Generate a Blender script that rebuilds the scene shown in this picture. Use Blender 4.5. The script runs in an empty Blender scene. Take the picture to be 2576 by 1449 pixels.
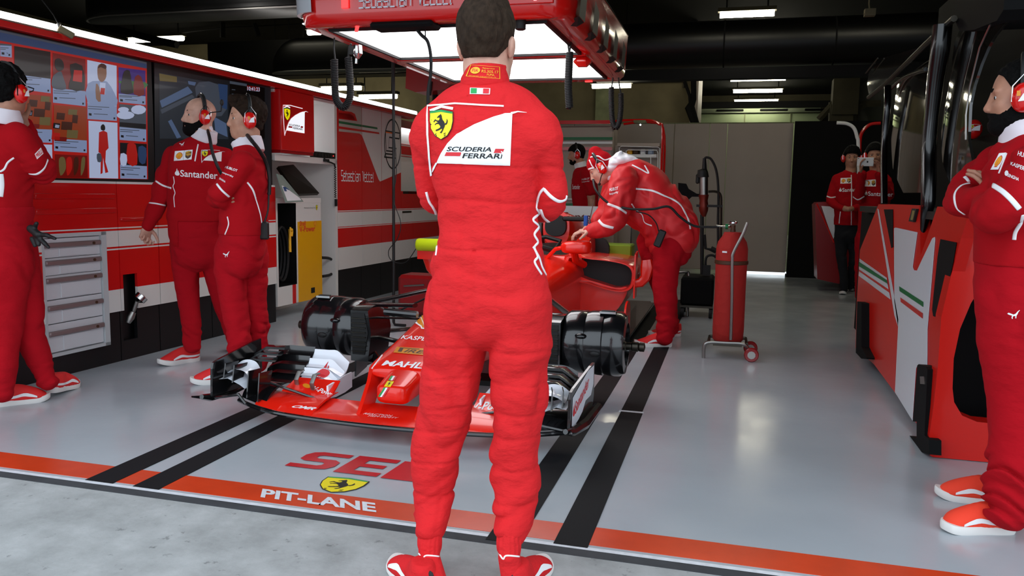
import bpy, bmesh, math, random
import numpy as np
from mathutils import Vector, Matrix, Euler, geometry
from mathutils.bvhtree import BVHTree
random.seed(7)
S = bpy.context.scene
COL = S.collection
PI = math.pi
# ---------------------------------------------------------------- camera
FP, CX, CY, H = 2009.0, 1288.0, 724.5, 1.16
_n = lambda v: v/np.linalg.norm(v)
_Y = _n(np.array([1841-CX, -(493-CY), -FP]))
_X = -_n(np.array([-6164-CX, -(356-CY), -FP])); _X = _n(_X-_Y*_X.dot(_Y)); _Z = np.cross(_X, _Y)
MC = np.array([_X, _Y, _Z]); CAM = np.array([0, 0, H])
cd = bpy.data.cameras.new('camera'); cam = bpy.data.objects.new('camera', cd); COL.objects.link(cam)
cd.sensor_width = 36; cd.lens = FP/2576*36; cd.clip_start = .05; cd.clip_end = 200
cam.matrix_world = Matrix([[*MC[0], 0], [*MC[1], 0], [*MC[2], H], [0, 0, 0, 1]])
S.camera = cam
# ---------------------------------------------------------------- world, light, exposure
w = bpy.data.worlds.new('world'); S.world = w; w.use_nodes = True
bg = w.node_tree.nodes['Background']; bg.inputs[0].default_value = (.80, .90, 1, 1); bg.inputs[1].default_value = 1.9
S.view_settings.view_transform = 'Standard'; S.view_settings.look = 'None'
S.view_settings.exposure = 0.12; S.view_settings.gamma = 1; S.view_settings.use_curve_mapping = False
def area(name, loc, rot, sx, sy, power, col=(1, 1, 1)):
    l = bpy.data.lights.new(name, 'AREA'); l.shape = 'RECTANGLE'; l.size = sx; l.size_y = sy; l.energy = power; l.color = col
    o = bpy.data.objects.new(name, l); COL.objects.link(o); o.location = loc; o.rotation_euler = rot; return o
CAN_E, LED_E, TUBE_E, SCR_E = 3.6, 8.0, 26.0, 1.0
# ---------------------------------------------------------------- rays of the survey: a photo position becomes a point in the place
def ray(px, py): return MC@np.array([px-CX, -(py-CY), -FP])
def P(px, py, x=None, y=None, z=None):
    d = ray(px, py)
    t = (z-H)/d[2] if z is not None else (x/d[0] if x is not None else y/d[1])
    return CAM+t*d
def depth(p): return float(-(MC.T@(np.array(p)-CAM))[2])
def R_(px, py, y, hw):
    p = P(px, py, y=y); return p, hw*depth(p)/FP
# ---------------------------------------------------------------- materials
def lin(h):
    h = h.lstrip('#'); c = [int(h[i:i+2], 16)/255 for i in (0, 2, 4)]
    return tuple((v/12.92 if v <= .04045 else ((v+.055)/1.055)**2.4) for v in c)+(1,)
MATS = {}
def mat(name, col, rough=.5, metal=0, spec=.5, emit=0, coat=0, bump=None, vary=None, ecol=None, weave=None):
    m = bpy.data.materials.new(name); m.use_nodes = True; nt = m.node_tree; b = nt.nodes['Principled BSDF']
    c = lin(col) if isinstance(col, str) else col
    b.inputs['Base Color'].default_value = c; b.inputs['Roughness'].default_value = rough
    b.inputs['Metallic'].default_value = metal; b.inputs['Specular IOR Level'].default_value = spec
    b.inputs['Coat Weight'].default_value = coat; b.inputs['Coat Roughness'].default_value = .05
    if emit:
        b.inputs['Emission Color'].default_value = lin(ecol) if ecol else c; b.inputs['Emission Strength'].default_value = emit
    tc = nt.nodes.new('ShaderNodeTexCoord')
    if vary:
        sc, am = vary
        n = nt.nodes.new('ShaderNodeTexNoise'); n.inputs['Scale'].default_value = sc; n.inputs['Detail'].default_value = 6
        nt.links.new(tc.outputs['Object'], n.inputs['Vector'])
        mx = nt.nodes.new('ShaderNodeMix'); mx.data_type = 'RGBA'
        mx.inputs[6].default_value = tuple(v*(1-am) for v in c[:3])+(1,); mx.inputs[7].default_value = tuple(min(1, v*(1+am)) for v in c[:3])+(1,)
        rmp = nt.nodes.new('ShaderNodeMapRange'); rmp.inputs[1].default_value = .3; rmp.inputs[2].default_value = .7
        nt.links.new(n.outputs[0], rmp.inputs[0]); nt.links.new(rmp.outputs[0], mx.inputs[0]); nt.links.new(mx.outputs[2], b.inputs['Base Color'])
    if bump:
        sc, st, di = bump[:3]
        n = nt.nodes.new('ShaderNodeTexNoise'); n.inputs['Scale'].default_value = sc; n.inputs['Detail'].default_value = 5
        src = tc.outputs['Object']
        if len(bump) > 3:
            mp = nt.nodes.new('ShaderNodeMapping'); mp.inputs['Scale'].default_value = bump[3]; nt.links.new(src, mp.inputs[0]); src = mp.outputs[0]
        nt.links.new(src, n.inputs['Vector'])
        bp = nt.nodes.new('ShaderNodeBump'); bp.inputs['Strength'].default_value = st; bp.inputs['Distance'].default_value = di
        nt.links.new(n.outputs[0], bp.inputs['Height']); nt.links.new(bp.outputs[0], b.inputs['Normal'])
    MATS[name] = m
    return m
M = {}
def mk(k, *a, **kw): M[k] = mat(k, *a, **kw)
mk('suit', (.66, .017, .021, 1), .85, spec=.2, bump=(13, .8, .02, (1, 1, 1.7)))
mk('team_red', (.40, .005, .010, 1), .95, spec=.12, bump=(14, .5, .014, (1, 1, 1.8)))
mk('pants_red', (.42, .005, .012, 1), .95, spec=.12, bump=(15, .6, .016, (1, 1, 1.6)))
mk('gloss_red', (.70, .008, .006, 1), .22, coat=.6)
mk('car_red', (.88, .014, .004, 1), .25, coat=.35)
mk('desk_red', (.62, .010, .005, 1), .3, spec=.3, coat=.12)
mk('deep_red', (.28, .004, .006, 1), .3)
mk('wall_red', (.62, .008, .008, 1), .24, coat=.3)
mk('wall_white', '#dcdad6', .3, coat=.2)
mk('white', '#eceef2', .45)
mk('gloss_white', '#eef2fa', .18, coat=.6)
mk('collar_white', '#e6dfe6', .9)
mk('black', '#0b0b0c', .35)
mk('matt_black', '#070708', .8, spec=.2)
mk('skirt_black', '#08090b', .4)
mk('drape', '#040404', .38, spec=.3)
mk('carbon', '#101012', .22, coat=.7, bump=(900, .15, .0004))
mk('rubber', '#0c0c0d', .6)
mk('steel', '#9a9894', .35, metal=1)
mk('dark_steel', '#4a463f', .4, metal=1)
mk('chrome', '#c8c8c8', .15, metal=1)
mk('alu_pink', '#93807f', .4, metal=.4)
mk('yellow', '#f5e000', .45)
mk('gold', '#f3b51e', .5)
mk('amber', '#e08a10', .35)
mk('brown', '#4a2a14', .6)
mk('orange', '#ff7a1a', .6)
mk('lime', '#c8e000', .5)
mk('lime_dark', '#7c9a12', .5)
mk('green', '#0c6b3a', .4)
mk('flag_green', '#1fa050', .6)
mk('ink', '#0a0a0a', .6)
mk('logo_red', '#d8202c', .5)
mk('text_white', '#f4f4f6', .6)
mk('skin', (.56, .28, .19, 1), .55, vary=(30, .12))
mk('skin_pale', (.62, .34, .25, 1), .5, vary=(30, .12))
mk('skin_tan', (.46, .22, .14, 1), .5, vary=(30, .12))
mk('eye', '#e8e4e0', .2)
mk('hair_black', '#040303', .8, spec=.15, bump=(120, 1, .004))
mk('hair_brown', (.018, .009, .005, 1), .8, spec=.15, bump=(150, 1, .004), vary=(60, .4))
mk('hair_driver', (.030, .018, .011, 1), .8, spec=.15, bump=(140, 1, .004, (1.6, 1.6, .35)), vary=(70, .35))
mk('navy', '#0a0c14', .9)
mk('sole_white', '#e9e6e2', .6)
mk('shoe_red', (.78, .02, .02, 1), .75, bump=(400, .3, .0008))
mk('shoe_orange', (.95, .055, .02, 1), .8, bump=(500, .4, .0008))
mk('shoe_dark', (.28, .01, .02, 1), .7)
mk('blue', '#1d55a8', .4)
mk('canvas', (.55, .02, .012, 1), .85, bump=(60, .4, .004))
mk('panel_beige', '#ac9f94', .5, vary=(1.2, .06))
mk('concrete_wall', '#6f664c', .9, vary=(1.5, .25), bump=(12, .3, .01))
mk('concrete_dark', '#3a3626', .9, vary=(1.5, .3))
mk('pillar', '#7a7f60', .9, vary=(4, .3))
mk('white_lit', '#f2ece6', .5)
mk('smoke_screen', '#1c1a17', .06, spec=.6, coat=1)
mk('glass_dark', '#050506', .2, coat=.4)
mk('tube_light', (1, .93, .72, 1), .5, emit=TUBE_E)
mk('tube_cool', (1, 1, 1, 1), .5, emit=TUBE_E)
mk('led', (1, .97, .92, 1), .5, emit=LED_E)
mk('canopy_light', (.97, .98, 1, 1), .5, emit=CAN_E)
mk('red_led', (1, .05, .05, 1), .4, emit=1.2)
mk('lamp_white', (.9, .95, 1, 1), .4, emit=3)
mk('daylight_gap', (.85, .95, 1, 1), .4, emit=1.2)
for k, c, e in (('s_red', '#c01a12', .55), ('s_red2', '#8c120c', .4), ('s_dark', '#1a0c0c', .15), ('s_white', '#8ea0c8', .6), ('s_pale', '#b8c4e4', .7), ('s_orange', '#b0461a', .4), ('s_brown', '#5a2a18', .3),
                ('s_grey', '#5c6676', .35), ('s_green', '#1c7a2c', .4), ('s_violet', '#4a2a9a', .35), ('s_blue', '#34507e', .42), ('s_map', '#20242a', .35), ('s_map2', '#343c46', .4), ('s_roof', '#5d7399', .5), ('s_skin', '#a87860', .4), ('s_black', '#08080a', .05), ('s_ink', '#20242e', .1), ('s_tan', '#8a7a4a', .35)):
    cc = lin(c); mk(k, tuple(v*.1 for v in cc[:3])+(1,), .28, emit=e*.78, ecol=c, coat=.12)
def floor_mat():
    m = mat('epoxy_floor', '#b2bac0', .2, spec=.5, vary=(1.3, .06)); nt = m.node_tree; b = nt.nodes['Principled BSDF']
    b.inputs['Coat Weight'].default_value = .0
    tc = nt.nodes.new('ShaderNodeTexCoord')
    n = nt.nodes.new('ShaderNodeTexNoise'); n.inputs['Scale'].default_value = 3.5; n.inputs['Detail'].default_value = 8
    nt.links.new(tc.outputs['Object'], n.inputs['Vector'])
    r = nt.nodes.new('ShaderNodeMapRange'); r.inputs[1].default_value = .3; r.inputs[2].default_value = .7; r.inputs[3].default_value = .13; r.inputs[4].default_value = .26
    nt.links.new(n.outputs[0], r.inputs[0]); nt.links.new(r.outputs[0], b.inputs['Roughness'])
    n2 = nt.nodes.new('ShaderNodeTexNoise'); n2.inputs['Scale'].default_value = 14; n2.inputs['Detail'].default_value = 3
    nt.links.new(tc.outputs['Object'], n2.inputs['Vector'])
    bp = nt.nodes.new('ShaderNodeBump'); bp.inputs['Strength'].default_value = .06; bp.inputs['Distance'].default_value = .01
    nt.links.new(n2.outputs[0], bp.inputs['Height']); nt.links.new(bp.outputs[0], b.inputs['Normal'])
    return m
M['floor'] = floor_mat()
def concrete_mat():
    m = mat('pit_concrete', '#a3a6a6', .8, bump=(40, .35, .004)); nt = m.node_tree; b = nt.nodes['Principled BSDF']
    tc = nt.nodes.new('ShaderNodeTexCoord')
    def noise(s, d, lo, hi):
        n = nt.nodes.new('ShaderNodeTexNoise'); n.inputs['Scale'].default_value = s; n.inputs['Detail'].default_value = d; n.inputs['Roughness'].default_value = .65
        nt.links.new(tc.outputs['Object'], n.inputs['Vector'])
        r = nt.nodes.new('ShaderNodeMapRange'); r.inputs[1].default_value = lo; r.inputs[2].default_value = hi; nt.links.new(n.outputs[0], r.inputs[0]); return r
    a = noise(4, 10, .3, .7); c = noise(18, 6, .62, .72)
    m1 = nt.nodes.new('ShaderNodeMix'); m1.data_type = 'RGBA'; m1.inputs[6].default_value = lin('#8e9190'); m1.inputs[7].default_value = lin('#b9bcbc')
    nt.links.new(a.outputs[0], m1.inputs[0])
    m2 = nt.nodes.new('ShaderNodeMix'); m2.data_type = 'RGBA'; m2.inputs[7].default_value = lin('#6d706f')
    nt.links.new(c.outputs[0], m2.inputs[0]); nt.links.new(m1.outputs[2], m2.inputs[6]); nt.links.new(m2.outputs[2], b.inputs['Base Color'])
    return m
M['concrete'] = concrete_mat()
mk('line_orange', '#d6441e', .25, vary=(6, .1))
mk('floor_red', '#c8202a', .25)
mk('tape_black', '#121417', .75, spec=.25)
mk('seam_dark', '#3b3e42', .8, vary=(12, .2))
mk('paint_white', '#dfe4ea', .4, vary=(30, .12))
# ---------------------------------------------------------------- helpers: objects
def tag(o, label=None, cat=None, group=None, kind=None):
    for k, v in (('label', label), ('category', cat), ('group', group), ('kind', kind)):
        if v: o[k] = v
    return o
def thing(name, label, cat, loc=(0, 0, 0), rz=0, group=None):
    o = bpy.data.objects.new(name, None); COL.objects.link(o); o.empty_display_size = .1
    o.location = loc; o.rotation_euler = (0, 0, rz); return tag(o, label, cat, group)
def inv(par):
    m = Matrix.Identity(4)
    while par is not None:
        m = Matrix.LocRotScale(par.location, par.rotation_euler, par.scale) @ m; par = par.parent
    return m.inverted()
class MB:
    def __init__(s): s.v = []; s.f = []; s.m = []; s.mi = 0
    def add(s, vs, fs, mi=None):
        o = len(s.v); s.v += [tuple(float(c) for c in p) for p in vs]; s.f += [tuple(i+o for i in f) for f in fs]; s.m += [s.mi if mi is None else mi]*len(fs); return s
    def box(s, c, d, rot=None, bev=0, mi=None):
        d = [abs(x)/2 for x in d]; r = (rot if isinstance(rot, Matrix) else Euler(rot).to_matrix()) if rot is not None else None
        if bev:
            b = min(bev, min(d)*.95); vs = []
            for sx in (-1, 1):
                for sy in (-1, 1):
                    for sz in (-1, 1):
                        vs += [(sx*(d[0]-b), sy*(d[1]-b), sz*d[2]), (sx*(d[0]-b), sy*d[1], sz*(d[2]-b)), (sx*d[0], sy*(d[1]-b), sz*(d[2]-b))]
            bm = bmesh.new(); [bm.verts.new(v) for v in vs]; bmesh.ops.convex_hull(bm, input=bm.verts[:]); bm.verts.index_update()
            vs = [v.co.copy() for v in bm.verts]; fs = [[v.index for v in f.verts] for f in bm.faces]; bm.free()
        else:
            vs = [(x*d[0], y*d[1], z*d[2]) for x in (-1, 1) for y in (-1, 1) for z in (-1, 1)]
            fs = [(0, 1, 3, 2), (4, 6, 7, 5), (0, 4, 5, 1), (2, 3, 7, 6), (0, 2, 6, 4), (1, 5, 7, 3)]
        out = []
        for v in vs:
            v = Vector(v)
            if r is not None: v = r @ v
            out.append((v.x+c[0], v.y+c[1], v.z+c[2]))
        return s.add(out, fs, mi)
    def bb(s, x0, x1, y0, y1, z0, z1, bev=0, mi=None): return s.box(((x0+x1)/2, (y0+y1)/2, (z0+z1)/2), (x1-x0, y1-y0, z1-z0), None, bev, mi)
    def loft(s, rings, cap=True, close=True, mi=None):
        n = len(rings[0]); vs = [p for r in rings for p in r]; fs = []
        for i in range(len(rings)-1):
            for j in range(n if close else n-1):
                k = (j+1) % n; fs.append((i*n+j, i*n+k, (i+1)*n+k, (i+1)*n+j))
        if cap and close: fs.append(tuple(range(n-1, -1, -1))); fs.append(tuple(range((len(rings)-1)*n, len(rings)*n)))
        return s.add(vs, fs, mi)
    def tube(s, pts, r, n=8, cap=True, mi=None, flat=1, up=None):
        pts = [Vector(p) for p in pts]; rr = r if hasattr(r, '__len__') else [r]*len(pts); rings = []; prev = None
        for i, p in enumerate(pts):
            t = (pts[min(i+1, len(pts)-1)]-pts[max(i-1, 0)]).normalized()
            if up is not None: a = t.cross(Vector(up)).normalized()
            elif prev is None: a = t.cross(Vector((0, 0, 1)) if abs(t.z) < .9 else Vector((1, 0, 0))).normalized()
            else: a = (prev-t*prev.dot(t)).normalized()
            prev = a; b = t.cross(a)
            rings.append([p+a*math.cos(2*PI*j/n)*rr[i]+b*math.sin(2*PI*j/n)*rr[i]*flat for j in range(n)])
        return s.loft(rings, cap, True, mi)
    def lathe(s, prof, c=(0, 0, 0), axis='z', n=24, mi=None):
        rings = []
        for r, h in prof:
            ring = []
            for j in range(n):
                a = 2*PI*j/n; u, v = r*math.cos(a), r*math.sin(a)
                p = {'z': (u, v, h), 'x': (h, u, v), 'y': (v, h, u)}[axis]; ring.append((p[0]+c[0], p[1]+c[1], p[2]+c[2]))
            rings.append(ring)
        return s.loft(rings, True, True, mi)
    def prism(s, poly, o, u, v, d, mi=None):
        """poly (2d) in frame o,u,v extruded by vector d"""
        o, u, v, d = map(Vector, (o, u, v, d)); a = [o+u*p[0]+v*p[1] for p in poly]; n = len(a)
        tri = geometry.tessellate_polygon([[Vector((p[0], p[1], 0)) for p in poly]])
        fs = [tuple(t) for t in tri]+[tuple(i+n for i in reversed(t)) for t in tri]+[(i, (i+1) % n, (i+1) % n+n, i+n) for i in range(n)]
        return s.add(a+[p+d for p in a], fs, mi)
    def ball(s, c, r, n=12, mi=None, rot=None):
        r = r if hasattr(r, '__len__') else (r, r, r); rt = Euler(rot).to_matrix() if rot else None; rings = []
        for i in range(n//2+1):
            a = -PI/2+PI*i/(n//2); ring = []
            for j in range(n):
                b = 2*PI*j/n; p = Vector((r[0]*max(.001, math.cos(a))*math.cos(b), r[1]*max(.001, math.cos(a))*math.sin(b), r[2]*math.sin(a)))
                if rt: p = rt @ p
                ring.append(p+Vector(c))
            rings.append(ring)
        return s.loft(rings, True, True, mi)
    def merge(s, o, mi=None):
        n = len(s.v); s.v += o.v; s.f += [tuple(i+n for i in f) for f in o.f]; s.m += o.m if mi is None else [mi]*len(o.f); return s
    def mirror(s, xc):
        n = len(s.v); s.v += [(2*xc-x, y, z) for x, y, z in s.v]; s.f += [tuple(i+n for i in reversed(f)) for f in s.f]; s.m += s.m; return s
    def mirrored(s, xc):
        o = MB(); o.v = [(2*xc-x, y, z) for x, y, z in s.v]; o.f = [tuple(reversed(f)) for f in s.f]; o.m = list(s.m); return o
    def build(s, name, mats, parent=None, smooth=35, world=True, label=None, fix=True):
        me = bpy.data.meshes.new(name); vs = s.v
        if parent is not None and world:
            iv = inv(parent); vs = [tuple(iv @ Vector(p)) for p in vs]
        off = Vector((0, 0, 0))
        me.from_pydata([tuple(v) for v in vs], [], s.f); me.update()
        for m in (mats if isinstance(mats, (list, tuple)) else [mats]): me.materials.append(M[m] if isinstance(m, str) else m)
        me.polygons.foreach_set('material_index', s.m)
        if fix:
            bm = bmesh.new(); bm.from_mesh(me); bmesh.ops.recalc_face_normals(bm, faces=bm.faces[:]); bm.to_mesh(me); bm.free()
        if smooth:
            me.polygons.foreach_set('use_smooth', [True]*len(me.polygons))
            if smooth < 180: me.set_sharp_from_angle(angle=math.radians(smooth))
        o = bpy.data.objects.new(name, me); COL.objects.link(o)
        if parent is not None: o.parent = parent
        elif world and vs:
            xs = [v[0] for v in vs]; ys = [v[1] for v in vs]; zs = [v[2] for v in vs]; c = Vector(((min(xs)+max(xs))/2, (min(ys)+max(ys))/2, min(zs)))
            me.transform(Matrix.Translation(-c)); o.location = c
        if label: o['label'] = label
        return o
def copy_tree(o, parent=None):
    c = o.copy(); COL.objects.link(c); c.parent = parent
    for ch in list(o.children): copy_tree(ch, c)
    return c
def struct(name, mb, m, **k):
    o = mb.build(name, m, **k); o['kind'] = 'structure'; return o
def cr(pts, n=6, closed=False):
    """catmull-rom resample of n-d points"""
    p = [np.array(q, float) for q in pts]; out = []; L = len(p)
    for i in range(L if closed else L-1):
        if closed: a, b, c, d = p[i-1], p[i], p[(i+1) % L], p[(i+2) % L]
        else: a, b, c, d = p[max(i-1, 0)], p[i], p[i+1], p[min(i+2, L-1)]
        for k in range(n):
            t = k/n; out.append(.5*((2*b)+(c-a)*t+(2*a-5*b+4*c-d)*t*t+(3*b-a-3*c+d)*t**3))
    if not closed: out.append(p[-1])
    return out
# ---------------------------------------------------------------- helpers: flat marks, lettering
class Art:
    """2-d shapes in a unit box, (material index, verts, faces, layer)"""
    def __init__(s): s.items = []
    def poly(s, pts, mi, layer=0, smooth=0):
        if smooth: pts = cr(pts, smooth, True)
        pts = [(float(p[0]), float(p[1])) for p in pts]
        tri = geometry.tessellate_polygon([[Vector((p[0], p[1], 0)) for p in pts]])
        s.items.append((mi, pts, [tuple(t) for t in tri], layer)); return s
    def rect(s, x0, y0, x1, y1, mi, layer=0, sh=0): return s.poly([(x0, y0), (x1, y0), (x1+sh, y1), (x0+sh, y1)], mi, layer)
    def line(s, pts, w, mi, layer=0, ax=1, taper=False):
        pts = [np.array(p, float) for p in pts]; L, Rr = [], []
        for i, p in enumerate(pts):
            t = pts[min(i+1, len(pts)-1)]-pts[max(i-1, 0)]; t = t/(np.linalg.norm(t)+1e-9); n = np.array([-t[1], t[0]])
            ww = w*(1-i/(len(pts)-1)*.9) if taper else w
            n = n*np.array([1, ax])*ww/2; L.append(p+n); Rr.append(p-n)
        for i in range(len(pts)-1): s.items.append((mi, [tuple(L[i]), tuple(L[i+1]), tuple(Rr[i+1]), tuple(Rr[i])], [(0, 1, 2, 3)], layer))
        return s
    def text(s, t, x0, y0, w, h, mi, layer=0, sh=0, bold=0, rot=None):
        vs, fs = text_mesh(t, bold)
        vs = [(x0+(p[0]+sh*p[1])*w, y0+p[1]*h) for p in vs]
        if rot:
            ca, sa = math.cos(rot), math.sin(rot); vs = [(x0+(p[0]-x0)*ca-(p[1]-y0)*sa, y0+(p[0]-x0)*sa+(p[1]-y0)*ca) for p in vs]
        s.items.append((mi, vs, fs, layer)); return s
    def place(s, other, x0, y0, w, h, layer=0, mmap=None):
        for mi, vs, fs, l in other.items: s.items.append((mi if mmap is None else mmap.get(mi, mi), [(x0+p[0]*w, y0+p[1]*h) for p in vs], fs, l+layer))
        return s
_tc = {}
def text_mesh(t, bold=0):
    if (t, bold) in _tc: return _tc[(t, bold)]
    cu = bpy.data.curves.new('t', 'FONT'); cu.body = t; cu.size = 1; cu.offset = bold; cu.resolution_u = 3
    ob = bpy.data.objects.new('t', cu); me = ob.to_mesh()
    vs = [(v.co.x, v.co.y) for v in me.vertices]; fs = [tuple(p.vertices) for p in me.polygons]; ob.to_mesh_clear()
    bpy.data.objects.remove(ob); bpy.data.curves.remove(cu)
    x0 = min(v[0] for v in vs); x1 = max(v[0] for v in vs); y0 = min(v[1] for v in vs); y1 = max(v[1] for v in vs)
    vs = [((v[0]-x0)/(x1-x0), (v[1]-y0)/(y1-y0)) for v in vs]; _tc[(t, bold)] = (vs, fs); return vs, fs
def flat_art(art, name, mats, o, u, v, parent=None, off=.002, label=None, step=.0006):
    o, u, v = map(lambda q: Vector(tuple(float(c) for c in q)), (o, u, v)); n = u.cross(v).normalized(); mb = MB()
    for mi, vs, fs, l in art.items: mb.add([o+u*p[0]+v*p[1]+n*(off+l*step) for p in vs], fs, mi)
    ob = mb.build(name, mats, parent, smooth=0, label=label, fix=False)
    return ob
def bvh_of(ob):
    bpy.context.view_layer.update()
    me = ob.data; mw = inv(ob).inverted() if ob.parent else Matrix.LocRotScale(ob.location, ob.rotation_euler, ob.scale)
    if ob.parent: mw = inv(ob).inverted()
    vs = [mw @ v.co for v in me.vertices]; return BVHTree.FromPolygons(vs, [tuple(p.vertices) for p in me.polygons])
def quad_px(q):
    """bilinear map unit square -> photo corners q = [bl, br, tr, tl]"""
    q = [np.array(a, float) for a in q]
    return lambda x, y: q[0]*(1-x)*(1-y)+q[1]*x*(1-y)+q[2]*x*y+q[3]*(1-x)*y
def hit(bv, px, off=.002, far=None):
    d = Vector(ray(px[0], px[1])); d.normalize(); loc, nor, i, dist = bv.ray_cast(Vector(CAM), d)
    if loc is None: return None
    if nor.dot(d) > 0: nor = -nor
    return loc+nor*off, dist
def skin_art(art, name, mats, bv, q, parent, off=.002, cell=.08, label=None):
    """cloth print: shapes cut into small cells and laid on the surface"""
    f = quad_px(q); mb = MB()
    cn = [hit(bv, f(a, b)) for a, b in ((.5, .5), (.3, .5), (.7, .5), (.5, .3), (.5, .7))]; ds = [c[1] for c in cn if c]
    if not ds: return None
    dm = min(ds)
    for mi, vs, fs, l in art.items:
        bm = bmesh.new(); bv_ = [bm.verts.new((p[0], p[1], 0)) for p in vs]
        for t in fs:
            try: bm.faces.new([bv_[i] for i in t])
            except ValueError: pass
        xs = [p[0] for p in vs]; ys = [p[1] for p in vs]
        for lo, hi, no in ((min(xs), max(xs), (1, 0, 0)), (min(ys), max(ys), (0, 1, 0))):
            k = math.ceil(lo/cell)
            while k*cell < hi:
                bmesh.ops.bisect_plane(bm, geom=bm.verts[:]+bm.edges[:]+bm.faces[:], plane_co=Vector(no)*(k*cell), plane_no=no); k += 1
        bm.verts.index_update(); pos = []
        for v in bm.verts:
            h = hit(bv, f(v.co.x, v.co.y), off+l*.0007)
            pos.append(h[0] if h and abs(h[1]-dm) < .3 else None)
        fl = [[v.index for v in fc.verts] for fc in bm.faces]; fl = [x for x in fl if all(pos[i] is not None for i in x)]
        mb.add([p if p is not None else (0, 0, 0) for p in pos], fl, mi); bm.free()
    # drop loose verts
    used = sorted({i for fc in mb.f for i in fc}); mp = {a: b for b, a in enumerate(used)}
    if not used: return None
    mb.v = [mb.v[i] for i in used]; mb.f = [tuple(mp[i] for i in fc) for fc in mb.f]
    return mb.build(name, mats, parent, smooth=180, label=label, fix=False)
def skin_line(pts, name, m, bv, parent, r=.004, n=8, flat=.5, label=None):
    """flat piping sewn along a surface"""
    segs = [[]]; last = None
    for p in cr(pts, n):
        d = Vector(ray(p[0], p[1])).normalized(); loc, nor, i, dist = bv.ray_cast(Vector(CAM), d)
        if loc is None: continue
        if nor.dot(d) > 0: nor = -nor
        if last is not None and abs(dist-last) > .12: segs.append([])
        segs[-1].append((loc, nor)); last = dist
    mb = MB()
    for s_ in segs:
        if len(s_) < 3: continue
        rings = []
        for i, (c, nn) in enumerate(s_):
            t = s_[min(i+1, len(s_)-1)][0]-s_[max(i-1, 0)][0]
            if t.length < 1e-6: continue
            no = (s_[max(i-1, 0)][1]+nn+s_[min(i+1, len(s_)-1)][1]).normalized(); sd_ = t.cross(no).normalized(); rings.append([c+sd_*math.cos(a)*r+no*(math.sin(a)*.0022+.0008) for a in np.linspace(0, 2*PI, 9)[:-1]])
        if len(rings) > 2: mb.loft(rings)
    return mb.build(name, m, parent, smooth=180, label=label) if mb.v else None
# ---------------------------------------------------------------- marks
HORSE = [(.50, 1), (.45, .95), (.36, .90), (.27, .82), (.29, .78), (.36, .81), (.43, .80), (.43, .73), (.38, .66), (.26, .66), (.15, .72), (.10, .68), (.03, .58), (.08, .56), (.15, .64), (.25, .60), (.33, .56), (.22, .53), (.12, .45), (.14, .41), (.22, .47), (.36, .48), (.43, .42), (.49, .34), (.44, .27), (.33, .22), (.20, .18), (.18, .12), (.25, .11), (.40, .16), (.53, .23), (.60, .22), (.55, .12), (.45, .03), (.54, .0), (.63, .11), (.70, .25), (.76, .36), (.78, .44), (.86, .44), (.94, .54), (.95, .66), (.89, .76), (.88, .64), (.85, .54), (.76, .50), (.72, .60), (.62, .70), (.58, .80), (.57, .90)]
def shield(bars=True):
    a = Art(); s = [(.0, .93), (.5, 1), (1, .93), (1.0, .62), (.93, .36), (.76, .13), (.5, 0), (.24, .13), (.07, .36), (0, .62)]
    a.poly([(.5+(x-.5)*1.06, .5+(y-.5)*1.05) for x, y in s], 2); a.poly(s, 3, 1)
    if bars: a.poly([(.0, .93), (.5, 1), (1, .93), (.99, .87), (.5, .93), (.01, .87)], 5, 2)
    a.poly([(.15+x*.68, .2+y*.66) for x, y in HORSE], 2, 2)
    a.line([(.3, .19), (.25, .15), (.32, .12), (.27, .09)], .03, 2, 2); a.line([(.7, .21), (.62, .18), (.7, .14), (.63, .1)], .03, 2, 2)
    return a
# palette order used by emblem(): 0 white, 1 red, 2 ink, 3 yellow, 4 grey-white, 5 green
EMB = ['text_white', 'logo_red', 'ink', 'yellow', 'text_white', 'flag_green']
def _e(x, y): return ((x-150)/450, (925-y)/395)
def emblem(text=True, solid=False):
    a = Art()
    sail = [_e(*p) for p in [(205, 848), (585, 855), (597, 584), (560, 586), (500, 604), (400, 645), (310, 696), (262, 745), (228, 798)]]
    a.line([_e(*p) for p in [(552, 549), (440, 545), (300, 538), (158, 553), (156, 600), (157, 700), (167, 820), (178, 915), (190, 880), (206, 846)]], .02, 0, 0, 1.1)
    a.poly(sail, 0); a.line([_e(*p) for p in [(590, 586), (625, 577), (672, 582)]], .03, 0, 0, 1, True)
    a.place(shield(), (172-150)/450, (925-724)/395, 118/450, 150/395, 1)
    a.line([_e(*p) for p in [(172, 580), (231, 556), (292, 566)]], .035, 0, 1)
    if text:
        a.text('SCUDERIA', (258-150)/450, (925-786)/395, 230/450, 24/395, 2, 1, .04, .02); a.text('FERRARI', (340-150)/450, (925-821)/395, 200/450, 26/395, 2, 1, .04, .02)
        a.rect((500-150)/450, (925-792)/395, (548-150)/450, (925-770)/395, 1, 1, .02); a.rect((248-150)/450, (925-811)/395, (325-150)/450, (925-791)/395, 1, 1, .02)
    return a
def circle(cx, cy, r, n=20, ry=None): return [(cx+r*math.cos(2*PI*i/n), cy+(ry or r)*math.sin(2*PI*i/n)) for i in range(n)]
def pecten():
    """0 white 1 red 2 ink 3 yellow"""
    a = Art(); sh = [(.28, .0), (.72, .0), (.76, .12), (.97, .3), (1, .55), (.88, .8), (.7, .94), (.5, 1), (.3, .94), (.12, .8), (0, .55), (.03, .3), (.24, .12)]
    a.poly(sh, 1); a.poly([(.5+(x-.5)*.86, .5+(y-.5)*.86) for x, y in sh], 3, 1)
    for x in (.14, .3, .5, .7, .86): a.line([(.5+(x-.5)*.3, .14), (x, .80 if abs(x-.5) > .3 else .9)], .025, 1, 2)
    return a
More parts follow.
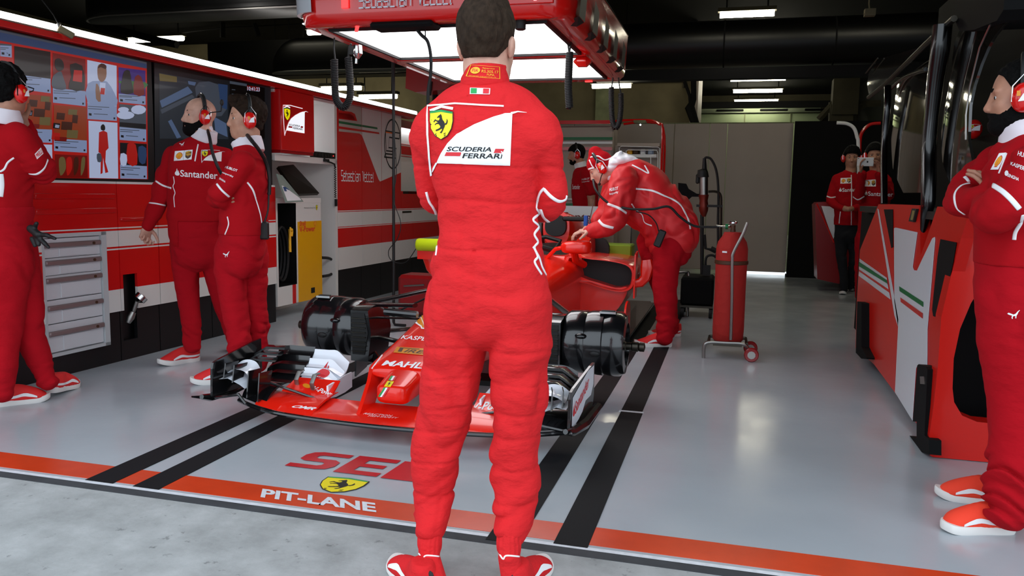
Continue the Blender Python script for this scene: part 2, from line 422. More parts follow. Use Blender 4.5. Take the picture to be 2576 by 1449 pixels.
def flame(mi=0):
    a = Art(); a.poly([(.0, .3), (.1, .5), (.3, .62), (.35, .8), (.45, 1), (.55, .7), (.66, .5), (.68, .75), (.8, .6), (.85, .45), (1, .3), (.95, .12), (.7, 0), (.3, 0), (.05, .12)], mi, 0, 3); return a
def bank(mi=0): return Art().place(flame(mi), 0, .12, .11, .95).text('Santander', .125, 0, .875, .9, mi, 0, 0, .012)
def puma(mi=0):
    a = Art(); a.poly([(0, .62), (.12, .72), (.3, .62), (.5, .52), (.66, .62), (.78, .82), (.95, 1), (1, .97), (.88, .8), (.8, .55), (.72, .38), (.70, .1), (.62, .12), (.64, .34), (.5, .36), (.42, .22), (.44, .05), (.36, .06), (.34, .24), (.38, .4), (.22, .46), (.1, .52)], mi); return a
def badge():
    """yellow shell and brown parcel shield on white patch: 0 white 1 red 2 ink 3 yellow 4 brown 5 gold"""
    a = Art().rect(0, 0, 1, 1, 0).place(pecten(), .09, .15, .38, .70, 1).line([(.53, .0), (.53, 1)], .012, 2, 1)
    a.poly([(.62, .82), (.78, .9), (.95, .82), (.95, .35), (.9, .22), (.78, .1), (.67, .22), (.62, .35)], 4, 1); a.poly([(.64, .80), (.80, .86), (.93, .78), (.8, .74), (.64, .68)], 5, 2); a.text('ups', .655, .36, .27, .3, 5, 2, 0, .02)
    return a
BADGE = ['text_white', 'logo_red', 'ink', 'gold', 'brown', 'gold']
# ---------------------------------------------------------------- figures: smooth distance field, meshed by surface nets
def vnoise(p):
    i = np.floor(p).astype(np.int64); f = p-i; f = f*f*(3-2*f)
    def hsh(a, b, c):
        h = (a*374761393+b*668265263+c*2147483647) & 0xffffffff; h = ((h ^ (h >> 13))*1274126177) & 0xffffffff; return ((h ^ (h >> 16)) & 0xffff)/32768.0-1
    r = 0
    for dx in (0, 1):
        for dy in (0, 1):
            for dz in (0, 1):
                w_ = (f[..., 0] if dx else 1-f[..., 0])*(f[..., 1] if dy else 1-f[..., 1])*(f[..., 2] if dz else 1-f[..., 2])
                r = r+w_*hsh(i[..., 0]+dx, i[..., 1]+dy, i[..., 2]+dz)
    return r
def fbm(p, o=2): return sum(vnoise(p*2**k+k*17.3)/2**k for k in range(o))
A_ = lambda v: np.array([float(c) for c in v])
class Fig:
    def __init__(s): s.p = []
    def seg(s, tg, a, b, ra, rb, side=None, k=.015, cut=False):
        """ra, rb scalar or (r along side, r across)"""
        a, b = A_(a), A_(b); ra = (ra, ra) if not hasattr(ra, '__len__') else ra; rb = (rb, rb) if not hasattr(rb, '__len__') else rb
        s.p.append(dict(t=tg, a=a, b=b, ra=ra, rb=rb, side=None if side is None else A_(side), k=k, cut=cut)); return s
    def chain(s, tg, pts, rads, side=None, k=.015, sub=3):
        rads = [(r, r) if not hasattr(r, '__len__') else r for r in rads]
        q = cr([list(A_(p))+list(r) for p, r in zip(pts, rads)], sub)
        for i, (a, b) in enumerate(zip(q[:-1], q[1:])): s.seg(tg, a[:3], b[:3], a[3:5], b[3:5], side, k if i < 2 else .004)
        return s
    def ell(s, tg, c, r, R=None, k=.015, cut=False):
        r = (r, r, r) if not hasattr(r, '__len__') else r
        s.p.append(dict(t=tg, c=A_(c), r=np.array(r, float), R=np.array(R) if R is not None else np.eye(3), k=k, cut=cut)); return s
    def mesh(s, tags, h=.006, infl=0, cut=None, disp=None, parent=None, name='body', mats='skin', label=None, inflt=None, minz=None, band=.03):
        pr = [p for p in s.p if p['t'] in tags]
        I = lambda p: (inflt or {}).get(p['t'], infl)
        lo, hi = [], []
        for p in pr:
            if p['cut']: continue
            if 'a' in p:
                m = max(*p['ra'], *p['rb'])+max(I(p), 0); lo.append(np.minimum(p['a'], p['b'])-m); hi.append(np.maximum(p['a'], p['b'])+m)
            else: m = max(p['r'])+max(I(p), 0); lo.append(p['c']-m); hi.append(p['c']+m)
        lo = np.min(lo, 0)-.03; hi = np.max(hi, 0)+.03
        if minz is not None: lo[2] = max(lo[2], minz-.02)
        N = np.ceil((hi-lo)/h).astype(int)+1; F = np.full(N, .2, np.float32); ax = [lo[i]+h*np.arange(N[i]) for i in range(3)]
        for p in pr:
            f = I(p); pad = .03+p['k']
            if 'a' in p: m = max(*p['ra'], *p['rb'])+max(f, 0)+pad; l, u = np.minimum(p['a'], p['b'])-m, np.maximum(p['a'], p['b'])+m
            else: m = max(p['r'])+max(f, 0)+pad; l, u = p['c']-m, p['c']+m
            i0 = np.clip(np.floor((l-lo)/h).astype(int), 0, N); i1 = np.clip(np.ceil((u-lo)/h).astype(int)+1, 0, N)
            if (i1 <= i0).any(): continue
            sl = tuple(slice(i0[i], i1[i]) for i in range(3))
            G = np.stack(np.meshgrid(*[ax[i][sl[i]] for i in range(3)], indexing='ij'), -1)
            if 'a' in p:
                ab = p['b']-p['a']; L = np.linalg.norm(ab)+1e-9; d_ = ab/L; q = G-p['a']; t = q@d_; tc = np.clip(t/L, 0, 1)
                if p['side'] is None:
                    r0, r1 = p['ra'][0]+f, p['rb'][0]+f; D = np.linalg.norm(q-tc[..., None]*ab, axis=-1)-(r0+(r1-r0)*tc)
                else:
                    sd = p['side']-d_*p['side'].dot(d_); sd = sd/(np.linalg.norm(sd)+1e-9); o = np.cross(d_, sd)
                    ru = p['ra'][0]+(p['rb'][0]-p['ra'][0])*tc+f; rv = p['ra'][1]+(p['rb'][1]-p['ra'][1])*tc+f
                    u_, v_ = q@sd, q@o; w_ = t-tc*L; rm = np.minimum(ru, rv)
                    k0 = np.sqrt((u_/ru)**2+(v_/rv)**2+(w_/rm)**2); k1 = np.sqrt((u_/ru**2)**2+(v_/rv**2)**2+(w_/rm**2)**2)+1e-9; D = k0*(k0-1)/k1; D = np.where(k0 < .3, -rm*.7, D)
            else:
                q = (G-p['c'])@p['R']; r = p['r']+f; k0 = np.linalg.norm(q/r, axis=-1); k1 = np.linalg.norm(q/r**2, axis=-1)+1e-9; D = k0*(k0-1)/k1; D = np.where(k0 < .3, -min(r)*.7, D)
            k = p['k']; S_ = F[sl]
            if p['cut']: D = -D; hh = np.maximum(k-np.abs(S_-D), 0)/k; F[sl] = np.maximum(S_, D)+hh*hh*k/4
            else: hh = np.maximum(k-np.abs(S_-D), 0)/k; F[sl] = np.minimum(S_, D)-hh*hh*k/4
        near = np.argwhere(np.abs(F) < band)
        if len(near) and (disp or cut):
            pt = near*h+lo; ix = tuple(near.T)
            if disp: F[ix] += disp(pt)
            if cut: F[ix] = np.maximum(F[ix], cut(pt))
        F[0] = F[-1] = .1; F[:, 0] = F[:, -1] = .1; F[:, :, 0] = F[:, :, -1] = .1
        v, q = nets(F, lo, h)
        me = bpy.data.meshes.new(name); iv = inv(parent); v = v@np.array(iv.to_3x3()).T+np.array(iv.translation)
        me.from_pydata([], [], []); me.vertices.add(len(v)); me.vertices.foreach_set('co', v.astype(np.float32).ravel())
        me.loops.add(len(q)*4); me.loops.foreach_set('vertex_index', q.ravel().astype(np.int32)); me.polygons.add(len(q)); me.polygons.foreach_set('loop_start', (np.arange(len(q))*4).astype(np.int32)); me.polygons.foreach_set('loop_total', np.full(len(q), 4, np.int32))
        me.polygons.foreach_set('use_smooth', np.ones(len(q), bool)); me.update(calc_edges=True); me.validate()
        for m in (mats if isinstance(mats, list) else [mats]): me.materials.append(M[m] if isinstance(m, str) else m)
        o = bpy.data.objects.new(name, me); COL.objects.link(o); o.parent = parent
        if label: o['label'] = label
        return o
def nets(F, lo, h):
    s = F < 0; c = s[:-1, :-1, :-1].astype(np.int8).copy()
    for a in (0, 1):
        for b in (0, 1):
            for d in (0, 1):
                if a or b or d: c += s[a:s.shape[0]-1+a, b:s.shape[1]-1+b, d:s.shape[2]-1+d]
    act = (c > 0) & (c < 8); idx = np.full(act.shape, -1, np.int64); cells = np.argwhere(act); idx[act] = np.arange(len(cells))
    acc = np.zeros((len(cells), 3)); cnt = np.zeros(len(cells)); cor = [(a, b, d) for a in (0, 1) for b in (0, 1) for d in (0, 1)]
    for A in cor:
        for ax in range(3):
            if A[ax]: continue
            B = list(A); B[ax] = 1; ia, ib = cells+A, cells+B; fa, fb = F[tuple(ia.T)], F[tuple(ib.T)]; m = (fa < 0) != (fb < 0)
            t = np.where(m, fa/(fa-fb+1e-12), 0); pt = np.array(A)+t[:, None]*(np.array(B)-np.array(A)); acc[m] += pt[m]; cnt[m] += 1
    v = lo+(cells+acc/cnt[:, None])*h; quads = []
    for ax in range(3):
        sl0 = [slice(1, -1)]*3; sl1 = [slice(1, -1)]*3; sl0[ax] = slice(0, -1); sl1[ax] = slice(1, None)
        f0, f1 = s[tuple(sl0)], s[tuple(sl1)]; e = np.argwhere(f0 != f1); off = np.array([1, 1, 1]); off[ax] = 0; e = e+off
        u, w_ = (ax+1) % 3, (ax+2) % 3; U = np.zeros(3, int); U[u] = 1; W = np.zeros(3, int); W[w_] = 1
        g = lambda q: idx[tuple(q.T)]; qd = np.stack([g(e-U-W), g(e-W), g(e), g(e-U)], 1)
        inside = s[tuple(e.T)]; qd[~inside] = qd[~inside][:, ::-1]; quads.append(qd)
    q = np.concatenate(quads); q = q[(q >= 0).all(1)]; return v, q
def frame(f, up=(0, 0, 1)):
    f = _n(A_(f)); up = A_(up); r = _n(np.cross(f, up)); u = np.cross(r, f); return np.stack([r, f, u], 1)   # columns: right, forward, up
def add_head(F, c, f, up=(0, 0, 1), sc=1.0, tg='head', nose=1, jaw=1):
    B = frame(f, up)*1.0; L = lambda x, y, z: A_(c)+B@np.array([x, y, z])*sc; e = lambda p, r, k=.02, cut=False: F.ell(tg, L(*p), [q*sc for q in r], B, k, cut)
    e((0, -.014, .035), (.074, .095, .086), .02); e((0, .018, -.03), (.060, .072, .082), .03); e((0, .053, -.088), (.030*jaw, .028, .022), .025)
    for sx in (-1, 1):
        e((sx*.043*jaw, .0, -.065), (.018, .045, .026), .03); e((sx*.036, .050, -.022), (.024, .022, .024), .02); e((sx*.028, .064, .025), (.024, .014, .009), .014)
        e((sx*.031, .086, .006), (.017, .016, .012), .012, True); e((sx*.031, .0640, .0125), (.0160, .0130, .0050), .003); e((sx*.031, .0610, -.0065), (.0145, .0120, .0040), .003)
        e((sx*.077, -.012, -.004), (.009, .020, .032), .006); e((sx*.082, -.018, .006), (.007, .017, .022), .006)
        e((sx*.0125, .090*nose, -.034), (.0085, .011, .008), .005)
    F.seg(tg, L(0, .074, .022), L(0, .101*nose, -.028), .0085*sc, .0105*sc, None, .012); e((0, .090, -.036), (.006, .012, .006), .006)
    e((0, .081, -.0605), (.024, .009, .0055), .005); e((0, .079, -.072), (.020, .009, .0065), .005); e((0, .0945, -.0665), (.022, .009, .0012), .003, True)
    return B, L
def eyes_(par, L, B, look=(0, 0), sc=1.0):
    mb = MB()
    for sx in (-1, 1):
        c = L(sx*.031, .0632, .0040); r = .0122*sc; mb.ball(c, r, 10, 0); d = B@_n(np.array([look[0], 1, look[1]])); mb.ball(c+d*r*.50, r*.64, 10, 1)
    return mb.build('eyes', ['eye', 'ink'], par, smooth=180)
def brows_(par, L, m='hair_black', sc=1.0, w=.0036):
    mb = MB()
    for sx in (-1, 1): mb.tube([L(sx*.012, .0805, .0255), L(sx*.028, .0785, .031), L(sx*.047, .0650, .027)], [w, w*1.1, w*.4], 6)
    return mb.build('eyebrows', m, par, smooth=180)
def hair_(par, L, B, hl, t=.012, m='hair_black', sc=1.0, h=.005, extra=(), amp=.004, fr=(70, 70, 40), name='hair'):
    G = Fig(); c0 = L(0, 0, 0)
    G.ell('h', L(0, -.014, .037), [(.075+t)*sc, (.095+t)*sc, (.087+t)*sc], B, .012); G.ell('h', L(0, -.032, -.01), [(.062+t*.6)*sc, (.066+t*.5)*sc, .07*sc], B, .012)
    for p, r in extra: G.ell('h', L(*p), [q*sc for q in r], B, .02)
    ys, zs = zip(*hl)
    def cut(p):
        q = (p-c0)@B/sc; return (np.interp(q[:, 1], ys, zs)-q[:, 2])*.7
    return G.mesh(['h'], h, 0, cut, lambda p: amp*fbm((p-c0)@B*np.array(fr), 2), par, name, m)
def beard_(par, L, B, m='hair_black', sc=1.0, full=.01, h=.004, top=-.02):
    G = Fig(); c0 = L(0, 0, 0); e = lambda p, r, k=.02, cut=False: G.ell('b', L(*p), [q*sc for q in r], B, k, cut)
    e((0, .018, -.033), (.060+full*.5, .072+full*.6, .084+full)); e((0, .055, -.090), (.034+full, .030+full, .024+full), .02)
    for sx in (-1, 1): e((sx*.043, .0, -.067), (.019+full*.6, .046, .028+full)); e((sx*.015, .080, -.049), (.017, .011, .006), .006)
    e((0, .095, -.067), (.019, .022, .007), .003, True)
    def cut(p):
        q = (p-c0)@B/sc; x = np.abs(q[:, 0]); z = np.interp(q[:, 1], [-.03, .0, .03, .06, .075, .12], [.01, .0, -.035, -.052, -.048, -.038])+top+.02
        return np.maximum(q[:, 2]-z, -.02-q[:, 1])
    return G.mesh(['b'], h, 0, cut, lambda p: .0015*fbm((p-c0)*180, 1), par, 'beard', m)
def hand_(F, wr, d, n, side=1, curl=(.5, .7, .5), thumb=.6, sc=1.0, tg='hand', spread=.12, tilt=None):
    """wr wrist, d finger direction, n palm normal (palm faces n), side: +1 thumb along d x n"""
    wr = A_(wr); d = _n(A_(d)); n = A_(n); n = _n(n-d*n.dot(d)); s = np.cross(d, n)*side
    F.seg(tg, wr-d*.015*sc, wr+d*.03*sc, (.026*sc, .019*sc), (.036*sc, .017*sc), s, .012); F.seg(tg, wr+d*.03*sc, wr+d*.078*sc, (.036*sc, .016*sc), (.041*sc, .013*sc), s, .012)
    def rot(v, a): return v*math.cos(a)+n*0+np.cross(s*side, v)*math.sin(a)*(-1)
    for i, (o, L, r) in enumerate(((.031, .92, .0092), (.0105, 1.02, .0096), (-.0105, .96, .0092), (-.031, .76, .0082))):
        p = wr+d*(.083-.006*abs(i-1.2))*sc+s*o*sc; cd_ = _n(d+s*(o/.031)*spread); a = 0; nn = n
        for j, l in enumerate((.045, .027, .022)):
            a += curl[j]*(1+.12*i); v = cd_*math.cos(a)+nn*math.sin(a); q = p+v*l*L*sc; F.seg(tg, p, q, (r-j*.0008)*sc, (r-(j+1)*.0008)*sc, None, .004); p = q
    p = wr+d*.02*sc+s*.028*sc; v = _n(s*1.0+d*.75+n*.35)
    for j, (l, r) in enumerate(((.036, .0125), (.032, .0105), (.026, .0092))):
        q = p+v*l*sc; F.seg(tg, p, q, r*sc, (r-.001)*sc, None, .008 if j == 0 else .004); p = q; v = _n(v+(d*.5+n*.55-s*.45)*thumb)
def shoe_(par, heel, ang, cols=('shoe_red', 'sole_white', 'shoe_dark'), L=.29, pitch=0, name='shoe', side=1, sw=1.0, h=.0045, zs=1.0):
    """heel = rear of the sole on the ground; ang = heading from +y (clockwise); pitch lifts the heel"""
    T = Matrix.Translation(Vector(tuple(float(c) for c in heel))) @ Matrix.Rotation(-ang, 4, 'Z') @ Matrix.Translation((0, L*.72, 0)) @ Matrix.Rotation(-pitch, 4, 'X') @ Matrix.Translation((0, -L*.72, 0))
    Q = lambda x, y, z: np.array(T @ Vector((x, y, z))); F = Fig(); X = np.array(T.to_3x3() @ Vector((1, 0, 0)))
    F.chain('s', [Q(0, .035, .05*zs), Q(0, .09, .056*zs), Q(side*.004, .15, .047*zs), Q(side*.006, .2, .036*zs), Q(side*.004, L-.045, .028*zs)], [(.033, .056*zs), (.036, .056*zs), (.040, .048*zs), (.042, .037*zs), (.035, .028*zs)], X, .02)
    F.seg('s', Q(0, .055, .06*zs), Q(0, .05, .105*zs), (.034, .044), (.036, .046), X, .02)
    Ti = np.array(T.inverted())
    def cut(p):
        q = p@Ti[:3, :3].T+Ti[:3, 3]; return np.maximum(.024*zs+.02*np.clip((q[:, 1]-.2)/.09, 0, 1)**2-q[:, 2], q[:, 2]-.105)
    sh = F.mesh(['s'], h, 0, cut, None, par, name, cols[0])
    out = cr([(-.028, .012), (.0, -.002), (.028, .012), (.035, .06), (.034, .11), (.044+.003*side, .18), (.043+.003*side, .23), (.026, L-.012), (0, L), (-.026, L-.012), (-.043+.003*side, .23), (-.044+.003*side, .18), (-.034, .11), (-.035, .06)], 4, True)
    def lift(y): return .022*max(0, (y-.2)/.09)**2
    rings = []
    for k, (z, g) in enumerate(((0, .90), (.006, .96), (.022*zs, .98), (.031*zs, .93))): rings.append([Q(x*g*sw, .14+(y-.14)*(1+(g-1)*.3), z+lift(y)) for x, y in out])
    MB().loft(rings).build('sole', cols[1], sh, smooth=60)
    hl = [(x, y) for x, y in out if y < .07]
    mb = MB()
    for i in range(5):
        y = .115+i*.02; zz = (.104-(y-.1)*.36)*zs+(.004 if zs < 1 else 0); mb.tube([Q(-.026, y-.003, zz-.017), Q(-.012, y+.002, zz-.003), Q(0, y+.004, zz), Q(.012, y+.002, zz-.003), Q(.026, y-.003, zz-.017)], .003, 5)
    mb.build('laces', cols[2], sh, smooth=180)
    bv = bvh_of(sh)
    for sx in (-1, 1):
        mb = MB(); top = [(.015, .05), (.06, .048), (.10, .05), (.14, .058), (.175, .05), (.2, .04)]; g = []
        for (y, z), wdt in zip(cr(top, 4), np.interp(np.arange(21), [0, 8, 14, 20], [.012, .014, .018, .008])):
            r = []
            for dz in (-1, 0, 1):
                o = Vector(Q(sx*.09, y, z-.004+dz*wdt/2)); dd = (Vector(Q(0, y, z-.004+dz*wdt/2))-o).normalized(); lc, no, i_, ds = bv.ray_cast(o, dd)
                if lc is None: break
                r.append(lc-dd*.0018)
            if len(r) == 3: g.append(r)
        if len(g) > 2:
            vs = [p for r in g for p in r]; fs = [(a*3+b, a*3+b+1, a*3+b+4, a*3+b+3) for a in range(len(g)-1) for b in (0, 1)]; mb.add(vs, fs)
            mb.build('side_stripe', 'text_white', sh, smooth=180, fix=False)
    return sh
# ================================================================ THE SETTING
struct('floor', MB().bb(-13, 6, 2.47, 27, -.1, 0), 'floor', smooth=0)
struct('ground', MB().bb(-13, 8, -8, 2.47, -.1, 0), 'concrete', smooth=0)
struct('trim_threshold', MB().bb(-13, 6, 2.425, 2.475, -.02, .0015), 'seam_dark', smooth=0)
mb = MB(); mb.bb(-13, 6, 2.475, 2.497, 0, .0012)
mb.bb(-13, 6, 2.476, 2.497, 0, .0014)
struct('trim_white_edge', mb, 'paint_white', smooth=0)
struct('trim_orange_line', MB().bb(-13, 6, 2.517, 2.663, 0, .0012), 'line_orange', smooth=0)
for nm, lb, x0, x1, y0, y1 in (('floor_tape', 'black grip tape strip on the grey floor, outermost on the left', -2.413, -2.285, 2.497, 9), ('floor_tape', 'black grip tape strip on the grey floor, inner one of the left pair', -2.189, -2.073, 2.497, 9),
                               ('floor_tape', 'black grip tape strip on the grey floor, inner one of the right pair', -.742, -.627, 2.45, 9), ('floor_tape', 'outermost right black tape on the floor, long rear length past the white gap', -.52, -.408, 4.218, 9), ('floor_tape', 'short front length of the outermost right black tape, reaching the orange line', -.518, -.403, 2.49, 4.185)):
    tag(MB().bb(x0, x1, y0, y1, .0003, .003).build(nm, 'tape_black', smooth=0), lb, 'floor tape', 'black tapes on the garage floor')
tag(MB().bb(-.53, -.40, 4.187, 4.216, .0003, .0025).build('floor_marker', 'paint_white', smooth=0), 'thin white marker strip crossing the outer black floor tape', 'floor marking')
# lettering on the floor
a = Art(); a.poly([(.02, .0), (.02, .2), (.62, .2), (.7, .26), (.7, .36), (.62, .41), (.2, .41), (.05, .5), (.03, .75), (.12, .93), (.3, 1), (1, 1), (1, .8), (.42, .8), (.34, .75), (.34, .65), (.42, .6), (.82, .6), (.97, .5), (1, .25), (.9, .06), (.7, 0)], 0)
s_o = flat_art(a, 'floor_lettering', ['floor_red'], (-1.765, 2.882, 0), (.21, 0, 0), (.018, .21, 0), off=.003)
def join_art(arts, name, mats, off=.003, parent=None, label=None):
    mb = MB()
    for art, o, u, v in arts:
        o, u, v = map(Vector, (o, u, v)); n = u.cross(v).normalized()
        for mi, vs, fs, l in art.items: mb.add([o+u*p[0]+v*p[1]+n*(off+l*.0005) for p in vs], fs, mi)
    return mb.build(name, mats, parent, smooth=0, label=label, fix=False)
bpy.data.objects.remove(s_o)
b_ = Art().poly([(0, 0), (0, 1), (1, 1), (1, .8), (.36, .8), (.36, .6), (.9, .6), (.9, .42), (.36, .42), (.36, .2), (1, .2), (1, 0)], 0)
b2 = Art().poly([(0, 0), (0, 1), (.8, 1), (.97, .9), (.97, .62), (.85, .52), (1, .42), (1, .1), (.82, 0)], 0)
so = join_art([(a, (-1.765, 2.885, 0), (.205, 0, 0), (.018, .205, 0)), (b_, (-1.535, 2.88, 0), (.195, 0, 0), (.018, .215, 0)), (b2, (-1.32, 2.875, 0), (.2, 0, 0), (.018, .215, 0))], 'floor_lettering', ['floor_red'])
tag(so, 'large red letters SEB painted on the grey floor before the orange line', 'floor lettering')
sh_o = flat_art(shield(), 'floor_emblem', EMB, (-1.52, 2.675, 0), (.175, -.0, 0), (.0, .155, 0), off=.003)
tag(sh_o, 'yellow shield with a black rearing horse on the floor below the red letters', 'emblem')
a = Art().text('PIT-LANE', 0, 0, 1, 1, 0, 0, -.06, .035)
tag(flat_art(a, 'floor_lettering', ['paint_white'], (-1.66, 2.548, 0), (.475, 0, 0), (-.012, .078, 0), off=.003), 'worn white letters PIT-LANE stencilled on the orange line', 'floor lettering')
# shell of the building
struct('ceiling', MB().bb(-13, 6, 2.4, 27.1, 4.35, 4.5), 'matt_black', smooth=0)
struct('wall_front', MB().bb(-13, 6, 2.2, 2.45, 2.75, 4.5).bb(-13, -4.1, 2.2, 2.45, 0, 2.75).bb(3.4, 6, 2.2, 2.45, 0, 2.75), 'concrete_dark', smooth=0)
struct('wall_back', MB().bb(-13, 6, 27, 27.15, 0, 4.4), 'concrete_dark', smooth=0)
struct('wall_far_left', MB().bb(-13.1, -13, 2.4, 27, 0, 4.4), 'concrete_dark', smooth=0)
struct('wall_far_right', MB().bb(3.4, 3.5, 2.4, 27, 0, 4.4), 'matt_black', smooth=0)
struct('wall_mid_left', MB().bb(-13, -.84, 16, 16.2, 0, 4.35), 'concrete_wall', smooth=0)
struct('wall_mid_return', MB().bb(-.84, -.70, 15.7, 17.5, 0, 4.35), 'panel_beige', smooth=0)
tag(MB().bb(-2.65, -2.35, 15.75, 16, 0, 4.2).build('wall_pillar', 'pillar', smooth=0), 'slim green grey pillar on the beige concrete wall', 'pillar')
mb = MB(); y = 15.95; mb.tube([(-2.3, y, 3.32), (-.98, y, 3.32)], .02, 6); mb.tube([(-.98, y, 3.34), (-.98, y, 3.2)], .03, 6)
tag(mb.build('wall_conduit', 'dark_steel'), 'thin dark pipe fixed across the beige concrete wall', 'pipe')
# far shutter
t = thing('roller_shutter', 'pale green roller shutter with slot vents in the far wall', 'shutter', (1.4, 25.9, 0))
x0, x1 = P(1760, 300, y=25.9)[0], P(2062, 300, y=25.9)[0]; z0, z1, z2, z3 = [P(1900, q, y=25.9)[2] for q in (313, 286, 284, 266)]
MB().bb(x0, x1, 25.85, 25.95, 0, z1).build('curtain', mat('shutter_green', '#9fb089', .7), t, smooth=0)
MB().bb(x0, x1, 25.8, 25.95, z2, z3).build('header_panel', mat('shutter_head', '#8f9a80', .7), t, smooth=0)
for i in range(3): MB().bb(x0+.5+i*1.28, x0+1.3+i*1.28, 25.78, 25.81, (z2+z3)/2-.07, (z2+z3)/2+.0, .02).build('vent_slot', 'matt_black', t, smooth=0)
mb = MB()
for i in range(1, 3): mb.bb(x0+i*1.33, x0+i*1.33+.03, 25.83, 25.86, 0, z1)
mb.build('joint_strip', 'pillar', t, smooth=0)
# beams and pipes overhead
t = tag(MB().bb(-2.3, 3.3, 13.6, 13.8, P(1800, 178, y=13.6)[2]-.13, P(1800, 178, y=13.6)[2]+.1).build('ceiling_beam', 'navy', smooth=0), 'dark blue steel beam crossing above the back of the garage', 'beam')
tag(MB().bb(-2.3, 3.3, 24.4, 24.6, P(1900, 262, y=24.4)[2]-.1, P(1900, 262, y=24.4)[2]+.08).build('ceiling_beam', 'matt_black', smooth=0), 'black beam just above the pale green shutter', 'beam')
mb = MB(); p0 = P(1720, 290, y=15.6); mb.tube([P(1745, 190, y=15.5), P(1745, 250, y=15.5), P(1735, 270, y=15.5), P(1755, 330, y=15.5)], [.05, .05, .09, .07], 8); mb.tube([P(1722, 205, y=15.5), P(1735, 240, y=15.5), P(1740, 300, y=15.5)], .035, 6)
mb.tube([P(1745, 190, y=15.5), (P(1745, 190, y=15.5)[0], 15.5, 4.35)], .04, 6)
tag(mb.build('cable_bundle', 'matt_black'), 'bundle of black cables down the corner of the beige wall', 'cables')
mb = MB(); y = 20
for a, b in (((2120, 185), (2120, 310)), ((2150, 200), (2150, 315)), ((2060, 300), (2115, 240)), ((2180, 260), (2100, 310)), ((2085, 265), (2215, 260))): mb.tube([P(*a, y=y), P(*b, y=y)], .08, 6)
mb.box(P(2125, 245, y=y), (.55, .4, .8)); mb.box(P(2115, 292, y=y), (.5, .3, .5))
c_ = P(2125, 245, y=y); mb.bb(c_[0]-.1, c_[0]+.1, y-.1, y+.1, c_[2], 4.35)
tag(mb.build('ventilation_unit', 'concrete_dark', smooth=0), 'dark ventilation unit with pipes high in the right rear corner', 'ventilation')
# fluorescent tubes
t0 = None
def tube_light(a, b, z, label, m='tube_light', w=.055):
    p, q = P(*a, z=z), P(*b, z=z)
    if p[0] < -.9 and p[1] > 15.4: p, q = P(*a, y=14.0), P(*b, y=14.0); z = (p[2]+q[2])/2; w *= .75
    y = (p[1]+q[1])/2; t = thing('fluorescent_light', label, 'light', ((p[0]+q[0])/2, y, z), 0, 'fluorescent ceiling lights')
    MB().bb(p[0]-.03, q[0]+.03, y-.07, y+.07, z+.035, z+.09).build('housing', 'concrete_dark', t, smooth=0)
    MB().tube([(p[0], y, z), (q[0], y, z)], w, 10).build('tube', m, t); MB().tube([(q[0]-.1, y, z+.09), (q[0]-.1, y, 4.35)], .012, 4).tube([(p[0]+.1, y, z+.09), (p[0]+.1, y, 4.35)], .012, 4).build('hanger', 'matt_black', t)
for a, b, lb in (((1811, 36), (1948, 32), 'topmost fluorescent light on the right, above the big black duct'), ((1836, 160), (1987, 159), 'fluorescent light directly below the big black duct, above the blue beam'), ((1838, 199), (1976, 197), 'fluorescent light just below the blue beam'), ((1845, 229), (1968, 227), 'second lowest fluorescent light of the right rear row'), ((1848, 254), (1957, 253), 'lowest and smallest fluorescent light, just above the green shutter'),
                 ((810, 222), (908, 222), 'fluorescent light over the left wall behind the left coiled hose'), ((905, 243), (998, 243), 'fluorescent light over the left wall right of the hose loop'), ((325, 100), (462, 96), 'fluorescent light over the video screens at the upper left'), ((682, 191), (740, 189), 'short fluorescent light left of the pair under the black hood'), ((752, 189), (785, 188), 'very short fluorescent light right of the pair under the black hood'), ((775, 81), (806, 80), 'fluorescent light end beside the left corner of the red gantry'), ((1490, 217), (1587, 215), 'fluorescent light behind the right rear corner of the red gantry')):
    tube_light(a, b, 4.0, lb)
for x_, y_, lb in ((-.1, 8.6, 'fluorescent light overhead between the gantry and the big duct'), (1.9, 8.6, 'fluorescent light high over the right desk'), (-6.2, 8.0, 'fluorescent light behind the left wall, nearest the front')):  # tubes above the view, added to brighten the back panels and floor
    t = thing('fluorescent_light', lb, 'light', (x_, y_, 4.0), 0, 'fluorescent ceiling lights'); MB().bb(x_-.63, x_+.63, y_-.07, y_+.07, 4.035, 4.09).build('housing', 'concrete_dark', t, smooth=0); MB().tube([(x_-.6, y_, 4), (x_+.6, y_, 4)], .055, 10).build('tube', 'tube_light', t); MB().bb(x_-.02, x_+.02, y_-.01, y_+.01, 4.09, 4.35).build('hanger', 'matt_black', t, smooth=0)
